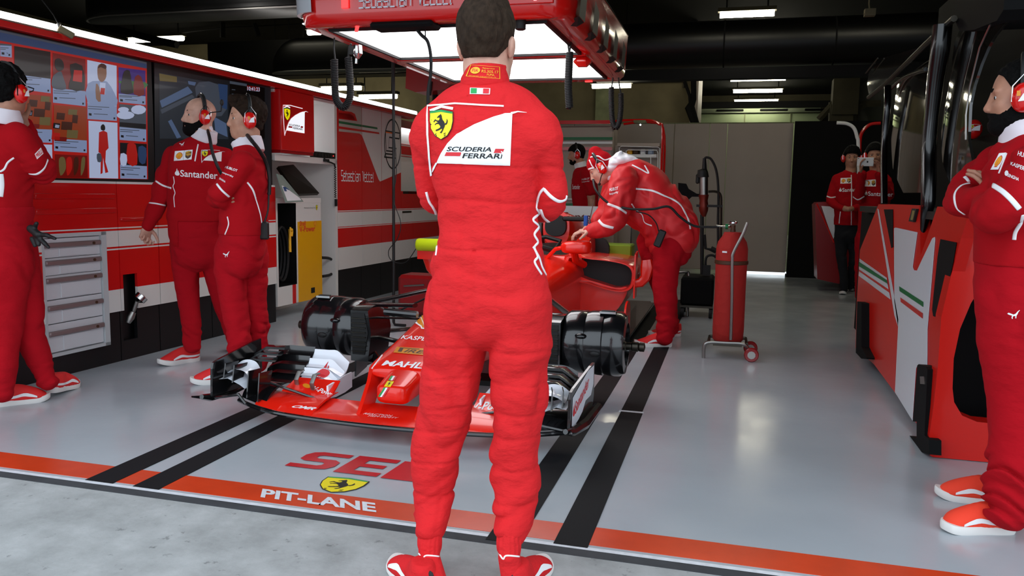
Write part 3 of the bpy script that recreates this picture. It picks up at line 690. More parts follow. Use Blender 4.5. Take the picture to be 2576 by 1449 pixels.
# black hoods and duct
def hood(name, label, x0, x1, yc, zb, ht, dp, rim=True, endr=.45, m='drape'):
    t = thing(name, label, 'duct', ((x0+x1)/2, yc, zb)); rings = []; R = []
    for i in range(25):
        u = i/24; x = x0+(x1-x0)*u; d = (x-x0); s = math.sqrt(max(0.0004, 1-(1-min(1, d/endr))**2)) if endr else 1
        ring = []
        for j in range(24):
            a = 2*PI*j/24; ca, sa = math.cos(a), math.sin(a); ring.append((x, yc+dp/2*s*math.copysign(abs(ca)**.7, ca), zb+ht/2*(1-s*0)+(ht/2)*s*math.copysign(abs(sa)**.7, sa)*(1 if sa > 0 else 1)))
        rings.append(ring)
    if endr:   # flat underside all the way to the rounded tip
        rings = []
        for i in range(40):
            u = (i/39)**2; x = x0+(x1-x0)*u; d = x-x0; s = math.sqrt(max(.0004, 1-(1-min(1, d/endr))**2)); ring = []
            for j in range(24):
                a = 2*PI*j/24; ca, sa = math.cos(a), math.sin(a); zz = ht/2+ht/2*math.copysign(abs(sa)**.6, sa); ring.append((x, yc+dp/2*math.copysign(abs(ca)**.6, ca)*s, zb+zz*s))
            rings.append(ring); R.append((x, yc-dp/2*s*.93, zb+.01))
    MB().loft(rings).build('shell', m, t, smooth=60)
    if rim: MB().tube(R, .009, 6).build('rim', 'steel', t)
    return t
hood('ceiling_hood', 'long black hood with silver rim over the left screens', -5.17, -2.6, 5.65, 2.48, .5, .5)
hood('ceiling_hood', 'black hood with curved silver rim between left wall and red gantry', -5.92, -3.3, 9.6, 2.65, .45, .4)
MB_ = MB().bb(-7.35, -2.2, 10.2, 10.5, 2.72, P(700, 100, y=10.2)[2])
tag(MB_.build('ceiling_banner', 'drape', smooth=0), 'flat black panel hanging behind the curved hood', 'panel')
t = thing('ceiling_duct', 'huge round black duct crossing the ceiling on the right', 'duct', (0, 11.2, 2.88))
MB().lathe([(.01, -2.9), (.30, -2.9), (.30, 3.35), (.01, 3.35)], (0, 11.2, 3.15), 'x', 40).build('tube', 'drape', t, smooth=40)
mb = MB()
for x in (-.2, 1.15, 2.6): mb.lathe([(.303, x), (.306, x+.01), (.303, x+.02)], (0, 11.2, 3.15), 'x', 40)
mb.build('seam_ring', 'matt_black', t)
mb = MB(); mb.box(P(2188, 32, y=8), (.09, .08, .06)); mb.tube([P(2172, 36, y=8), P(2188, 30, y=8)], .008, 5); mb.tube([P(2188, 30, y=8), P(2186, 10, y=8), tuple(P(2186, 10, y=8)[:2])+(4.35,)], .006, 5)
tag(mb.build('ceiling_sensor', 'concrete_wall', smooth=0), 'small pale box hanging in the dark at the upper right', 'sensor')
mb = MB()
for a, b in (((560, 50), (560, 95)), ((640, 60), (650, 90))): mb.tube([P(*a, y=14), P(*b, y=14)], .05, 6)
mb.tube([P(400, 90, y=14), P(560, 70, y=14), P(765, 60, y=14)], .012, 5); tag(MB().tube([P(240, 60, y=12), P(410, 105, y=12), P(445, 112, y=12)], .07, 6).build('ceiling_pipe', 'matt_black'), 'thick dark pipe sloping down under the left hood towards the lit tubes', 'pipe')
tag(mb.build('ceiling_pipe', 'matt_black'), 'thin dark pipes and struts below the concrete ceiling behind the left hood', 'pipes')
# back partition of white panels with a black part and a bright gap at the floor
t = thing('partition_wall', 'row of tall beige partition panels closing the back of the garage', 'partition', (-.4, 12.4, 0))
xs = [-4.2, -3.3, -2.4, P(1690, 500, y=12.4)[0], P(1778, 500, y=12.4)[0], P(1822, 500, y=12.4)[0], .815]
for i in range(len(xs)-1): MB().bb(xs[i]+.004, xs[i+1]-.004, 12.38, 12.44, .05, 2.22, .004).build('panel', 'panel_beige', t)
MB().bb(-4.2, .82, 12.385, 12.43, 2.22, 2.235).build('top_rail', 'pillar', t, smooth=0)
tag(MB().bb(.82, 2.6, 12.2, 12.28, 0, 2.23).build('partition_curtain', 'matt_black', smooth=0), 'black partition panel right of the beige ones', 'partition')
tag(MB().bb(P(1878, 692, y=12.36)[0], P(2030, 692, y=12.36)[0], 12.5, 12.52, .0, .05).build('gap_glow', 'daylight_gap', smooth=0), kind='structure')  # glowing strip standing for daylight in the gap under the partition
mb = MB().box(P(1980, 693, y=12.3), (.06, .05, .05)); tag(mb.build('floor_stopper', 'rubber'), 'small dark stopper at the bright gap under the partition', 'stopper')

# ================================================================ LEFT WALL
WX = lambda y: -3.888+.042*(y-3.55)
def Wm(mb): mb.v = [(WX(y)+x, y, z) for x, y, z in mb.v]; return mb
def WA(px, py, o=0):
    d = ray(px, py); t = (WX(0)+o)/(d[0]-.042*d[1]); return CAM+t*d
def wpoly(mb, pts, mi=0, o=.002): mb.prism_ = None; return mb.add([tuple(WA(x, y, o)) for x, y in pts], [tuple(t) for t in geometry.tessellate_polygon([[Vector((x, y, 0)) for x, y in pts]])], mi)
struct('wall_left', Wm(MB().bb(-.62, -.56, 2.6, 7.17, 0, 2.06)), 'wall_white', smooth=0)
struct('wall_left_middle', Wm(MB().bb(-.12, -.07, 7.2, 8.59, 0, 2.05)), 'wall_white', smooth=0)
struct('wall_left_end', Wm(MB().bb(-.72, -.66, 8.62, 12.3, 0, 2.05)), 'wall_white', smooth=0)
BANDS = [(.0, .337, 2), (.337, .483, 1), (.483, .742, 0), (.742, .752, 1), (.752, .764, 0), (.764, .868, 1), (.868, .881, 0), (.881, .889, 1), (.889, 1.17, 0), (1.17, 1.185, 1)]
def cabinet(y0, y1, label, louvre=(), z0=.0, hole=None, bands=BANDS):
    t = thing('tool_cabinet', label, 'cabinet', (WX(y0), (y0+y1)/2, 0), 0, 'striped cabinets along the left wall')
    mb = MB(); g = .003
    for a, b, c in bands:
        segs = [(y0+g, y1-g, a, b)]
        if hole:
            hy0, hy1, hz0, hz1 = hole; segs = []
            for ya, yb, ov in ((y0+g, hy0, False), (hy0, hy1, True), (hy1, y1-g, False)):
                if yb-ya < .004: continue
                if not ov: segs.append((ya, yb, a, b))
                else:
                    if a < hz0: segs.append((ya, yb, a, min(b, hz0)))
                    if b > hz1: segs.append((ya, yb, max(a, hz1), b))
        for s in segs: mb.bb(-.02-(.02 if c == 2 else 0), -.0-(.015 if c == 2 else 0), *s, 0, c)
    Wm(mb).build('front_panel', ['wall_red', 'wall_white', 'skirt_black'], t, smooth=0)
    Wm(MB().bb(-.42, -.06 if hole else -.02, y0+g, y1-g, 0, 1.18)).build('carcass', 'skirt_black', t, smooth=0)
    for (ya, yb, za, zb) in louvre:
        Wm(MB().box((.004, (ya+yb)/2, (za+zb)/2), (.02, yb-ya, zb-za), (0, .22, 0), .004)).build('louvre', 'wall_red', t)
    return t
cabinet(2.85, 3.72, 'striped cabinet at the left end, behind the man facing the screens')
cabinet(3.72, 4.36, 'striped cabinet with the five grey drawers', [(3.74, 4.34, 1.075, 1.105), (3.74, 4.34, .985, 1.015)], hole=(3.78, 4.255, .13, .865))
cabinet(4.36, 4.72, 'narrow striped cabinet with a black recess and hanging nozzle', [(4.38, 4.70, .93, .95)], hole=(4.385, 4.51, .13, .575))
cabinet(4.72, 5.28, 'striped cabinet behind the bearded man')
cabinet(5.28, 6.125, 'striped cabinet left of the fuel rig')
t = thing('drawer_unit', 'white drawer unit with five dull pink handles set in the striped cabinets', 'drawers', (-3.88, 4.02, .13))
Wm(MB().bb(-.05, .004, 3.78, 4.255, .13, .15).bb(-.05, .004, 3.78, 4.255, .845, .865).bb(-.05, .004, 4.215, 4.255, .13, .865).bb(-.05, .004, 3.775, 3.79, .13, .865)).build('frame', mat('drawer_frame', '#c2c6c8', .4), t, smooth=0)
hz = [.80, .695, .590, .425, .270]; bot = [.725, .620, .475, .33, .155]
tops = [.84, .722, .617, .470, .325]
for i, z in enumerate(hz):
    f = Wm(MB().bb(-.04, -.008, 3.79, 4.213, bot[i], tops[i], .003).bb(-.012, -.003, 3.90, 4.11, bot[i]+.005, z-.02, .002)).build('drawer', mat('drawer_white', '#d4d6da', .4) if i == 0 else M['drawer_white_'], t, smooth=0)
    if i == 0: M['drawer_white_'] = f.data.materials[0]
    Wm(MB().bb(-.005, .016, 3.79, 4.205, z-.014, z+.016, .006)).build('handle', 'alu_pink', f); Wm(MB().lathe([(.001, .015), (.009, .015), (.009, .022), (.001, .022)], (0, 4.14, z), 'x', 10)).build('lock', 'brown', f)
t = thing('fuel_nozzle', 'chrome cup nozzle hanging in the black cabinet recess', 'nozzle', (-3.8, 4.45, .25))
a, b, c, d = [Vector(WA(*p, o)) for p, o in (((322, 812), -.0), ((335, 785), .02), ((345, 758), .05), ((355, 748), .065))]
MB().tube([a, a*.5+b*.5, b], [.016, .026, .02], 14).build('grip', 'steel', t); MB().tube([b, c], .013, 12).build('tube', 'steel', t)
ax = (d-c).normalized(); MB().tube([c, c+ax*.015, c+ax*.017, c+ax*.05, c+ax*.055, c+ax*.05, c+ax*.02], [.015, .034, .041, .041, .036, .033, .02], 20, cap=True).build('cup', 'chrome', t)
# rail with the strip light
t = thing('strip_light', 'long bright strip light running along the top of the left wall', 'light', (-3.75, 5.8, 2.0))
Wm(MB().bb(-.12, .05, 2.7, 9.0, 2.0, 2.035, .004)).build('red_rail', 'wall_red', t); Wm(MB().bb(-.12, .045, 2.7, 9.0, 2.036, 2.045)).build('tray', 'steel', t, smooth=0)
Wm(MB().bb(-.03, .03, 2.7, 8.98, 2.046, 2.088, .01)).build('tube', 'led', t)
t = thing('clip_camera', 'small grey camera clipped to the strip light', 'camera', tuple(WA(165, 80, .06)))
p, q = Vector(WA(147, 70, .06)), Vector(WA(185, 92, .10)); MB().box((p+q)/2, ((q-p).length, .035, .035), (q-p).to_track_quat('X', 'Z').to_matrix(), .004).build('camera_body', 'concrete_wall', t)
MB().tube([q-(q-p)*.25, q], [.0, .0], 6).build('lens', 'ink', t) if 0 else None
MB().tube([Vector(WA(150, 72, .06)), Vector(WA(146, 60, .05)), Vector(WA(152, 60, .05))], .008, 6).build('clamp', 'steel', t)
MB().tube([WA(148, 62, .05), WA(135, 38, .0), WA(120, 18, -.05), WA(98, -10, -.1), WA(80, -60, -.1)], .004, 5).build('cable', 'ink', t)
# ---- screens
def screen(name, label, y0, y1, z0, z1):
    t = thing(name, label, 'screen', (WX(y0), (y0+y1)/2, z0))
    Wm(MB().bb(-.08, 0, y0, y1, z0, z1, .004)).build('bezel', 'black', t); return t
t = screen('video_screen', 'big wall screen showing a red feed of photo posts', 2.95, 4.715, 1.186, 2.0)
mb = MB(); SC = ['s_red', 's_red2', 's_dark', 's_white', 's_pale', 's_orange', 's_brown', 's_grey', 's_green', 's_violet', 's_blue', 's_skin', 's_black', 's_ink', 's_tan', 's_roof', 's_map', 's_map2']
sx = lambda n: SC.index(n)
C1 = lambda x, y: (x*.345, y*.345)   # crop 1 coordinates
def q1(pts, m, o=.004, s=0):
    pp = [C1(*p) for p in pts]
    if s: pp = [tuple(p) for p in cr(pp, s, True)]
    wpoly(mb, pp, sx(m), o)
q1([(-60, 205), (1070, 455), (1080, 1308), (-60, 1290)], 's_red', .002)
q1([(-60, 205), (1070, 455), (1070, 500), (-60, 285)], 's_blue', .003); q1([(-60, 205), (1070, 455), (1070, 468), (-60, 222)], 's_grey', .0035)
def tile(x0, x1, yt0, yt1, yi0, yi1, yb0, yb1, pic, txt='s_white'):
    """x range; picture top/bottom at both x edges, then caption bottom"""
    q1([(x0, yt0), (x1, yt1), (x1+1, yi1), (x0+1, yi0)], pic, .004); q1([(x0+1, yi0), (x1+1, yi1), (x1+2, yb1), (x0+2, yb0)], txt, .004)
    w_ = x1-x0; hgt = yb0-yi0
    for k, (a_, b_) in enumerate(((.1, .75), (.1, .5))): 
        yy = yi0+hgt*(.18+.14*k); q1([(x0+w_*a_*.3, yy), (x0+w_*b_, yy+w_*b_*.05), (x0+w_*b_, yy+w_*b_*.05+5), (x0+w_*a_*.3, yy+5)], 's_grey', .0045)
    q1([(x0+12, yi0+hgt*.62), (x0+32, yi0+hgt*.62+3), (x0+32, yi0+hgt*.62+20), (x0+12, yi0+hgt*.62+17)], 's_ink', .0045)
    q1([(x0+48, yi0+hgt*.65), (x0+w_*.7, yi0+hgt*.65+6), (x0+w_*.7, yi0+hgt*.65+11), (x0+48, yi0+hgt*.65+5)], 's_grey', .0045)
    q1([(x1-22, yb1-26), (x1-10, yb1-26), (x1-10, yb1-12), (x1-22, yb1-12)], 's_ink', .0045)
tile(104, 368, 335, 378, 540, 575, 645, 680, 's_dark'); tile(384, 622, 385, 432, 640, 665, 748, 775, 's_red2'); tile(636, 850, 437, 480, 752, 775, 868, 882, 's_pale'); tile(864, 1060, 490, 515, 682, 702, 745, 765, 's_violet')
tile(100, 378, 682, 700, 935, 945, 1030, 1042, 's_orange'); tile(392, 632, 765, 785, 1008, 1025, 1100, 1115, 's_orange'); tile(870, 1065, 758, 775, 925, 945, 1020, 1035, 's_grey'); tile(875, 1070, 1040, 1050, 1200, 1212, 1302, 1306, 's_ink')
tile(0, 84, 315, 325, 330, 335, 410, 420, 's_grey')
q1([(645, 880), (856, 895), (862, 1302), (652, 1298)], 's_pale'); q1([(400, 1125), (635, 1135), (640, 1298), (400, 1296)], 's_red2'); q1([(180, 1050), (380, 1055), (384, 1292), (180, 1290)], 's_pale')
q1([(384, 560), (440, 520), (460, 560), (480, 650), (384, 640)], 's_grey', .005, 3); q1([(400, 440), (430, 425), (460, 450), (465, 500), (430, 520), (402, 490)], 's_dark', .005, 3); q1([(510, 470), (600, 480), (615, 655), (500, 645), (520, 560)], 's_dark', .0048, 2); q1([(540, 510), (600, 515), (598, 600), (530, 590)], 's_red', .005)
q1([(712, 485), (740, 465), (772, 480), (775, 560), (745, 598), (715, 570)], 's_skin', .005, 3); q1([(710, 500), (738, 462), (775, 478), (770, 505), (735, 490)], 's_brown', .0055, 2); q1([(640, 610), (720, 590), (780, 595), (835, 680), (850, 772), (640, 750)], 's_white', .0045, 2); q1([(728, 602), (770, 606), (765, 690), (725, 685)], 's_pale', .0052); q1([(735, 640), (766, 643), (762, 690), (730, 686)], 's_red', .0056); q1([(700, 610), (725, 640), (735, 740), (700, 720)], 's_skin', .0054, 2)
q1([(862, 590), (1060, 600), (1060, 640), (940, 680), (900, 620)], 's_green', .0045, 2); q1([(905, 520), (945, 515), (960, 600), (970, 680), (880, 675), (890, 580)], 's_dark', .005, 2); q1([(985, 560), (1030, 560), (1055, 690), (975, 685)], 's_red2', .005, 2)
for ox, oy in ((0, 0), (200, 95)):
    for (x, y, w_, h_), m in (((215, 725, 60, 50), 's_brown'), ((300, 700, 65, 40), 's_tan'), ((190, 800, 50, 40), 's_ink'), ((205, 812, 30, 22), 's_pale'), ((250, 790, 80, 60), 's_brown'), ((290, 850, 80, 60), 's_tan'), ((180, 870, 60, 50), 's_red'), ((330, 740, 40, 60), 's_brown'), ((200, 900, 90, 30), 's_red2')): q1([(x+ox, y+oy), (x+ox+w_, y+oy+6), (x+ox+w_-6, y+oy+h_+6), (x+ox-5, y+oy+h_)], m, .005)
q1([(735, 920), (752, 905), (766, 922), (764, 950), (738, 948)], 's_dark', .005, 2); q1([(722, 965), (755, 952), (782, 966), (792, 1080), (772, 1100), (768, 1180), (790, 1255), (768, 1262), (752, 1150), (748, 1262), (733, 1270), (735, 1120), (718, 1110)], 's_red', .005, 1); q1([(706, 1125), (735, 1120), (742, 1175), (712, 1180)], 's_grey', .0055, 2)
for c in ((915, 840, 65, 30), (1010, 800, 55, 34), (900, 800, 40, 20)): q1([(c[0]+c[2]*math.cos(k), c[1]+c[3]*math.sin(k)) for k in np.linspace(0, 6, 12)], 's_pale', .005)
q1([(872, 890), (1064, 905), (1064, 940), (872, 922)], 's_ink', .0052); q1([(930, 1050), (990, 1055), (1000, 1200), (930, 1190)], 's_red', .005, 2); q1([(880, 1120), (925, 1130), (920, 1205), (880, 1200)], 's_pale', .005, 2); q1([(1010, 1070), (1066, 1080), (1060, 1190), (1015, 1180)], 's_blue', .005, 2)
for k in range(4): q1([(430+k*55, 1160), (470+k*50, 1150), (480+k*45, 1230), (440+k*50, 1280)], ('s_tan', 's_red', 's_brown', 's_tan')[k], .005, 3)
mb.build('picture', SC, t, smooth=0, fix=False)
t = screen('video_screen', 'dark wall screen with an aerial map and a red clock', 4.735, 6.085, 1.186, 2.0)
mb = MB()
q1([(1125, 495), (1975, 640), (1975, 1300), (1130, 1290)], 's_map', .003); q1([(1160, 530), (1660, 625), (1665, 1015), (1165, 1010)], 's_map2', .004); q1([(1675, 590), (1930, 640), (1930, 1010), (1675, 1000)], 's_black', .004)
q1([(1165, 735), (1370, 630), (1405, 675), (1180, 785)], 's_roof', .005); q1([(1225, 885), (1250, 870), (1320, 1000), (1290, 1010)], 's_roof', .005); q1([(1160, 535), (1290, 560), (1290, 600), (1165, 590)], 's_tan', .0045); q1([(1370, 590), (1430, 600), (1420, 625), (1375, 615)], 's_roof', .005); q1([(1560, 850), (1650, 900), (1660, 1000), (1570, 960)], 's_roof', .005); q1([(1450, 600), (1600, 620), (1650, 800), (1560, 850), (1430, 700)], 's_grey', .0045, 2); q1([(1590, 610), (1660, 620), (1655, 800), (1610, 780)], 's_blue', .005)
q1([(1170, 800), (1400, 690), (1420, 710), (1180, 830)], 's_grey', .0048); q1([(1675, 590), (1800, 612), (1800, 630), (1675, 610)], 's_grey', .0045); q1([(1800, 622), (1895, 635), (1895, 668), (1800, 655)], 's_red2', .0046)
for k in range(9): q1([(1690, 650+k*33), (1715, 652+k*33), (1715, 658+k*33), (1690, 656+k*33)], 's_grey', .005); q1([(1750, 655+k*33), (1850, 662+k*33), (1850, 667+k*33), (1750, 660+k*33)], 's_ink', .005)
mb.build('picture', SC, t, smooth=0, fix=False)
p0 = [WA(*C1(x, y), .003) for x, y in ((1802, 660), (1893, 668), (1802, 630))]
flat_art(Art().text('10:41:23', 0, 0, 1, 1, 0, 0, 0, .02), 'clock_digits', ['s_pale'], p0[0], p0[1]-p0[0], p0[2]-p0[0], t)
# ---- alcove, logo box, fuel rig
C3 = lambda x, y: (650+x*.4487, 150+y*.4487)
t = thing('display_housing', 'white housing with alcove above and around the yellow fuel rig', 'housing', (-3.78, 6.6, 0))
Wm(MB().bb(-.02, .0, 6.125, 7.165, 1.395, 1.45).bb(-.4, -.02, 6.125, 7.165, 1.40, 1.445)).build('shelf', 'wall_white', t, smooth=0)
Wm(MB().bb(-.45, 0, 7.12, 7.165, 0, 2.0)).build('side_panel', 'wall_white', t, smooth=0)
Wm(MB().bb(-.45, -.42, 6.125, 7.165, 0, 1.4).bb(-.45, -.42, 6.67, 7.165, 1.4, 2.0)).build('back_panel', 'wall_white', t, smooth=0)
Wm(MB().bb(-.45, 0, 6.125, 7.165, 1.97, 1.995)).build('top_panel', 'wall_white', t, smooth=0)
Wm(MB().bb(-.42, -.41, 6.72, 7.0, 1.5, 1.92)).build('lit_window', 'lamp_white', t, smooth=0)
mb = MB(); mb.bb(-.415, -.4, 6.71, 7.01, 1.49, 1.5).bb(-.415, -.4, 6.71, 7.01, 1.92, 1.93).bb(-.415, -.4, 7.0, 7.01, 1.5, 1.92)
for k in range(4): mb.tube([(-.405, 6.75+k*.06, 1.5+k*.02), (-.405, 6.72+k*.07, 1.6), (-.405, 6.78+k*.06, 1.9)], .006, 5)
Wm(mb).build('window_frame', 'concrete_wall', t)
t = thing('power_strip', 'black power strip with sockets on the white shelf', 'power strip', (-3.75, 6.95, 1.46))
Wm(MB().bb(-.03, .01, 6.72, 7.12, 1.452, 1.505, .004)).build('case', 'black', t)
mb = MB()
for k in range(6): mb.lathe([(.001, .01), (.015, .01), (.015, .013), (.001, .013)], (0, 6.76+k*.055, 1.478), 'x', 12)
mb2 = Wm(mb).build('socket', 'rubber', t); Wm(MB().lathe([(.001, .013), (.006, .013), (.006, .016), (.001, .016)], (0, 7.07, 1.478), 'x', 8)).build('indicator', 'red_led', t)
mb = MB(); mb.tube([(-.0, 6.92, 1.45), (.03, 6.93, 1.42), (.035, 7.0, 1.41), (.03, 7.06, 1.40), (.02, 7.09, 1.37)], .008, 6)
pts = [(.02+.008*math.cos(k*1.2), 7.09+.01*math.sin(k*1.2), 1.37-k*.004) for k in range(75)]; mb.tube(pts, .004, 5); mb.box((.02, 7.1, 1.03), (.02, .02, .07)); mb.box((.02, 6.93, 1.43), (.03, .06, .025))
Wm(mb).build('coiled_cord', 'ink', t)
t = thing('sign_box', 'glossy red box with the white sail emblem, glowing above the fuel rig', 'sign', (-3.75, 6.4, 1.48))
Wm(MB().bb(-.1, .06, 6.14, 6.66, 1.485, 1.998, .008)).build('box', 'wall_red', t)
Wm(MB().bb(-.1, .045, 6.14, 6.66, 1.46, 1.484)).build('base_lip', 'deep_red', t, smooth=0)
o = WA(*C3(140, 430), .062); e = WA(*C3(262, 425), .062); e[2] = o[2]; tp = WA(*C3(140, 245), .062); tp = np.array([o[0], o[1], tp[2]])
lit = mat('sign_white', (.1, .1, .1, 1), .4, emit=.9, ecol='#f4f6ff'); M['sign_white'] = lit; M['sign_yellow'] = mat('sign_yellow', (.1, .1, 0, 1), .4, emit=.8, ecol='#e8d800')
flat_art(emblem(), 'emblem', ['sign_white', 'logo_red', 'ink', 'sign_yellow', 'sign_white', 'flag_green'], o, e-o, tp-o, t, off=.001)
# fuel rig
t = thing('fuel_rig', 'white and yellow fuel rig with a sloping screen and black hose bay', 'fuel rig', (-3.78, 6.5, .1), 0)
Wm(MB().bb(-.36, 0, 6.435, 6.858, .13, 1.03, .004)).build('cabinet', 'wall_white', t)
Wm(MB().bb(-.001, .004, 6.455, 6.858, .13, .862)).build('yellow_panel', mat('rig_yellow', '#e6a60c', .35, coat=.3), t, smooth=0)
Wm(MB().bb(-.3, .0, 6.13, 6.435, .13, .30).bb(-.3, .0, 6.13, 6.15, .30, 1.03).bb(-.3, -.28, 6.13, 6.435, .30, 1.03)).build('hose_bay', 'wall_white', t, smooth=0)
Wm(MB().bb(-.27, -.02, 6.15, 6.432, .30, 1.03)).build('bay_lining', 'matt_black', t, smooth=0) if 0 else Wm(MB().bb(-.278, -.272, 6.15, 6.435, .30, 1.03).bb(-.27, .0, 6.428, 6.434, .3, 1.03).bb(-.27, 0, 6.151, 6.155, .3, 1.03).bb(-.27, 0, 6.15, 6.43, .3, .306)).build('bay_lining', 'matt_black', t, smooth=0)
Wm(MB().bb(.0, .005, 6.36, 6.41, .13, .30)).build('red_stripe', 'wall_red', t, smooth=0)
Wm(MB().bb(.004, .008, 6.66, 6.72, .19, .24)).build('latch', 'ink', t, smooth=0)
Wm(MB().bb(-.36, .0, 6.135, 6.858, 1.03, 1.075)).build('top_edge', 'wall_white', t, smooth=0)
sc = MB(); q = [Vector(WA(*C3(*p), o)) for p, o in (((100, 610), -.22), ((185, 600), -.26), ((330, 760), -.0), ((205, 765), .0))]
n = (q[1]-q[0]).cross(q[3]-q[0]).normalized(); sc.loft([q, [p-n*.03 for p in q]]); sc.build('sloping_screen', 'dark_steel', t, smooth=0)
c = sum(q, Vector())/4; MB().loft([[c+(p-c)*.86+n*.004 for p in q], [c+(p-c)*.86-n*.004 for p in q]]).build('display', 'glass_dark', t, smooth=0)
mb = MB()
for (u, v, w_) in ((.3, .3, .12), (.6, .3, .1), (.35, .6, .2), (.7, .7, .12)):
    p = q[0]+(q[1]-q[0])*u+(q[3]-q[0])*v; mb.loft([[p+n*.006+(q[1]-q[0])*a*w_+(q[3]-q[0])*b*w_*.4 for a, b in ((0, 0), (1, 0), (1, 1), (0, 1))], [p+(q[1]-q[0])*a*w_+(q[3]-q[0])*b*w_*.4 for a, b in ((0, 0), (1, 0), (1, 1), (0, 1))]])
mb.build('screen_keys', 's_tan', t, smooth=0)
MB().tube([Vector(WA(*C3(105, 640), -.1)), Vector(WA(*C3(245, 790), .05))], .0, 4) if 0 else None
o = WA(6, 6, 0); a = Art()
def wall_text(txt, p0, p1, hh, m, par, name='lettering', off=.006, bold=.01, sh=0):
    o = WA(*p0); e = WA(*p1); e[2] = o[2]; return flat_art(Art().text(txt, 0, 0, 1, 1, 0, 0, sh, bold), name, [m], o, e-o, (0, 0, hh), par, off=off)
wall_text('Shell', C3(228, 933), C3(262, 933), .045, 'logo_red', t); wall_text('V-Power', C3(228, 968), C3(315, 968), .052, 'logo_red', t)
wall_text('Development Racing Team', C3(254, 836), C3(316, 836), .014, 'ink', t, bold=0)
o = WA(*C3(308, 933)); flat_art(pecten(), 'emblem', ['text_white', 'logo_red', 'ink', 'gold'], o, (0, .045, 0), (0, 0, .045), t, off=.006); o = WA(*C3(321, 845)); flat_art(shield(), 'emblem', EMB, o, (0, .03, 0), (0, 0, .05), t, off=.003)
t = thing('clipboard', 'clear clipboard with printed sheets leaning on the fuel rig', 'clipboard', tuple(WA(*C3(200, 790), .1)))
q = [Vector(WA(*C3(*p), o)) for p, o in (((98, 640), .0), ((130, 650), -.02), ((250, 797), .10), ((150, 803), .13))]; n = (q[1]-q[0]).cross(q[3]-q[0]).normalized()
MB().loft([q, [p-n*.006 for p in q]]).build('board', mat('clear_board', '#8c9c94', .15), t, smooth=0)
f = quad_px(q); sg_ = 1 if n.dot(Vector(CAM)-q[0]) > 0 else -1; g = lambda x, y: f(x, y)+np.array(n)*(.002 if sg_ > 0 else -.008)
mb = MB(); mb.add([g(a, b) for a, b in ((.1, .42), (.9, .42), (.92, .95), (.1, .95))], [(0, 1, 2, 3)], 0); mb.add([g(a, b)+np.array(n)*.0012*sg_ for a, b in ((.15, .46), (.85, .46), (.85, .62), (.15, .62))], [(0, 1, 2, 3)], 1)
mb.build('paper_sheets', ['white', 's_blue'], t, smooth=0)
# hose coil inside bay
mb = MB()
for k in range(5):
    pts = []
    for i in range(25):
        a = 2*PI*i/24; pts.append((-.06-.03*k, 6.295+(.10-.006*k)*math.cos(a), .58+(.24-.012*k)*math.sin(a)))
    Wm(MB()); mb.tube(pts, .013, 8)
tag(Wm(mb).build('fuel_hose', 'rubber'), 'coiled black hose hanging in the bay of the fuel rig', 'hose')
mb = MB(); mb.tube([(.02, 6.32, .74), (.02, 6.33, .78), (.03, 6.31, .80)], .014, 8); mb.tube([(.02, 6.3, .72), (.02, 6.31, .82)], .008, 6); mb.tube([(.0, 6.33, .8), (.02, 6.3, .6)], .012, 8)
tag(Wm(mb).build('brass_coupling', 'gold'), 'small brass coupling in front of the coiled hose', 'coupling')
pts = [WA(*C3(*p), -.05) for p in ((355, 1110), (400, 1115), (428, 1140), (430, 1175), (405, 1205), (360, 1215))]
tag(MB().tube(cr(pts, 5), .014, 8).build('looped_cable', 'rubber'), 'black cable loop sticking out right of the yellow rig', 'cable')
# ---- livery panels
RB = [(.0, .362, 2), (.362, .584, 1), (.584, .775, 0), (.775, .783, 1), (.783, .79, 0), (.79, .935, 1), (.935, .942, 0), (.942, .95, 1), (.95, 1.9, 0)]
seams = [7.175, 7.665, 8.108, 8.60, 8.935, 9.9]
def clipw(mb, pts, y0, y1, mi, o):
    """polygon given in photo points, kept only between two seams of the wall"""
    q = [WA(*p) for p in pts]; q = [(p[1], p[2]) for p in q]
    for lim, sg in ((y0, 1), (y1, -1)):
        r = []
        for i in range(len(q)):
            a, b = q[i-1], q[i]; ia, ib = (a[0]-lim)*sg >= 0, (b[0]-lim)*sg >= 0
            if ia != ib: k = (lim-a[0])/(b[0]-a[0]); r.append((lim, a[1]+(b[1]-a[1])*k))
            if ib: r.append(b)
        q = r
        if len(q) < 3: return
    tri = geometry.tessellate_polygon([[Vector((a, b, 0)) for a, b in q]]); mb.add([(WX(a)+o, a, b) for a, b in q], [tuple(x) for x in tri], mi)
c3 = lambda *pp: [C3(*p) for p in pp]
GFX = [(c3((450, 240), (800, 318), (800, 632), (690, 680), (680, 683), (672, 670), (580, 425), (565, 414), (450, 402)), 1, .002),
       (c3((450, 283), (520, 293), (540, 305), (553, 345), (450, 332)), 0, .003), (c3((450, 296), (512, 304), (530, 314), (540, 340), (450, 326)), 0, .003),
       (c3((450, 343), (665, 380), (667, 391), (450, 357)), 5, .003), (c3((450, 373), (675, 408), (677, 418), (450, 387)), 0, .003)]
livs = []
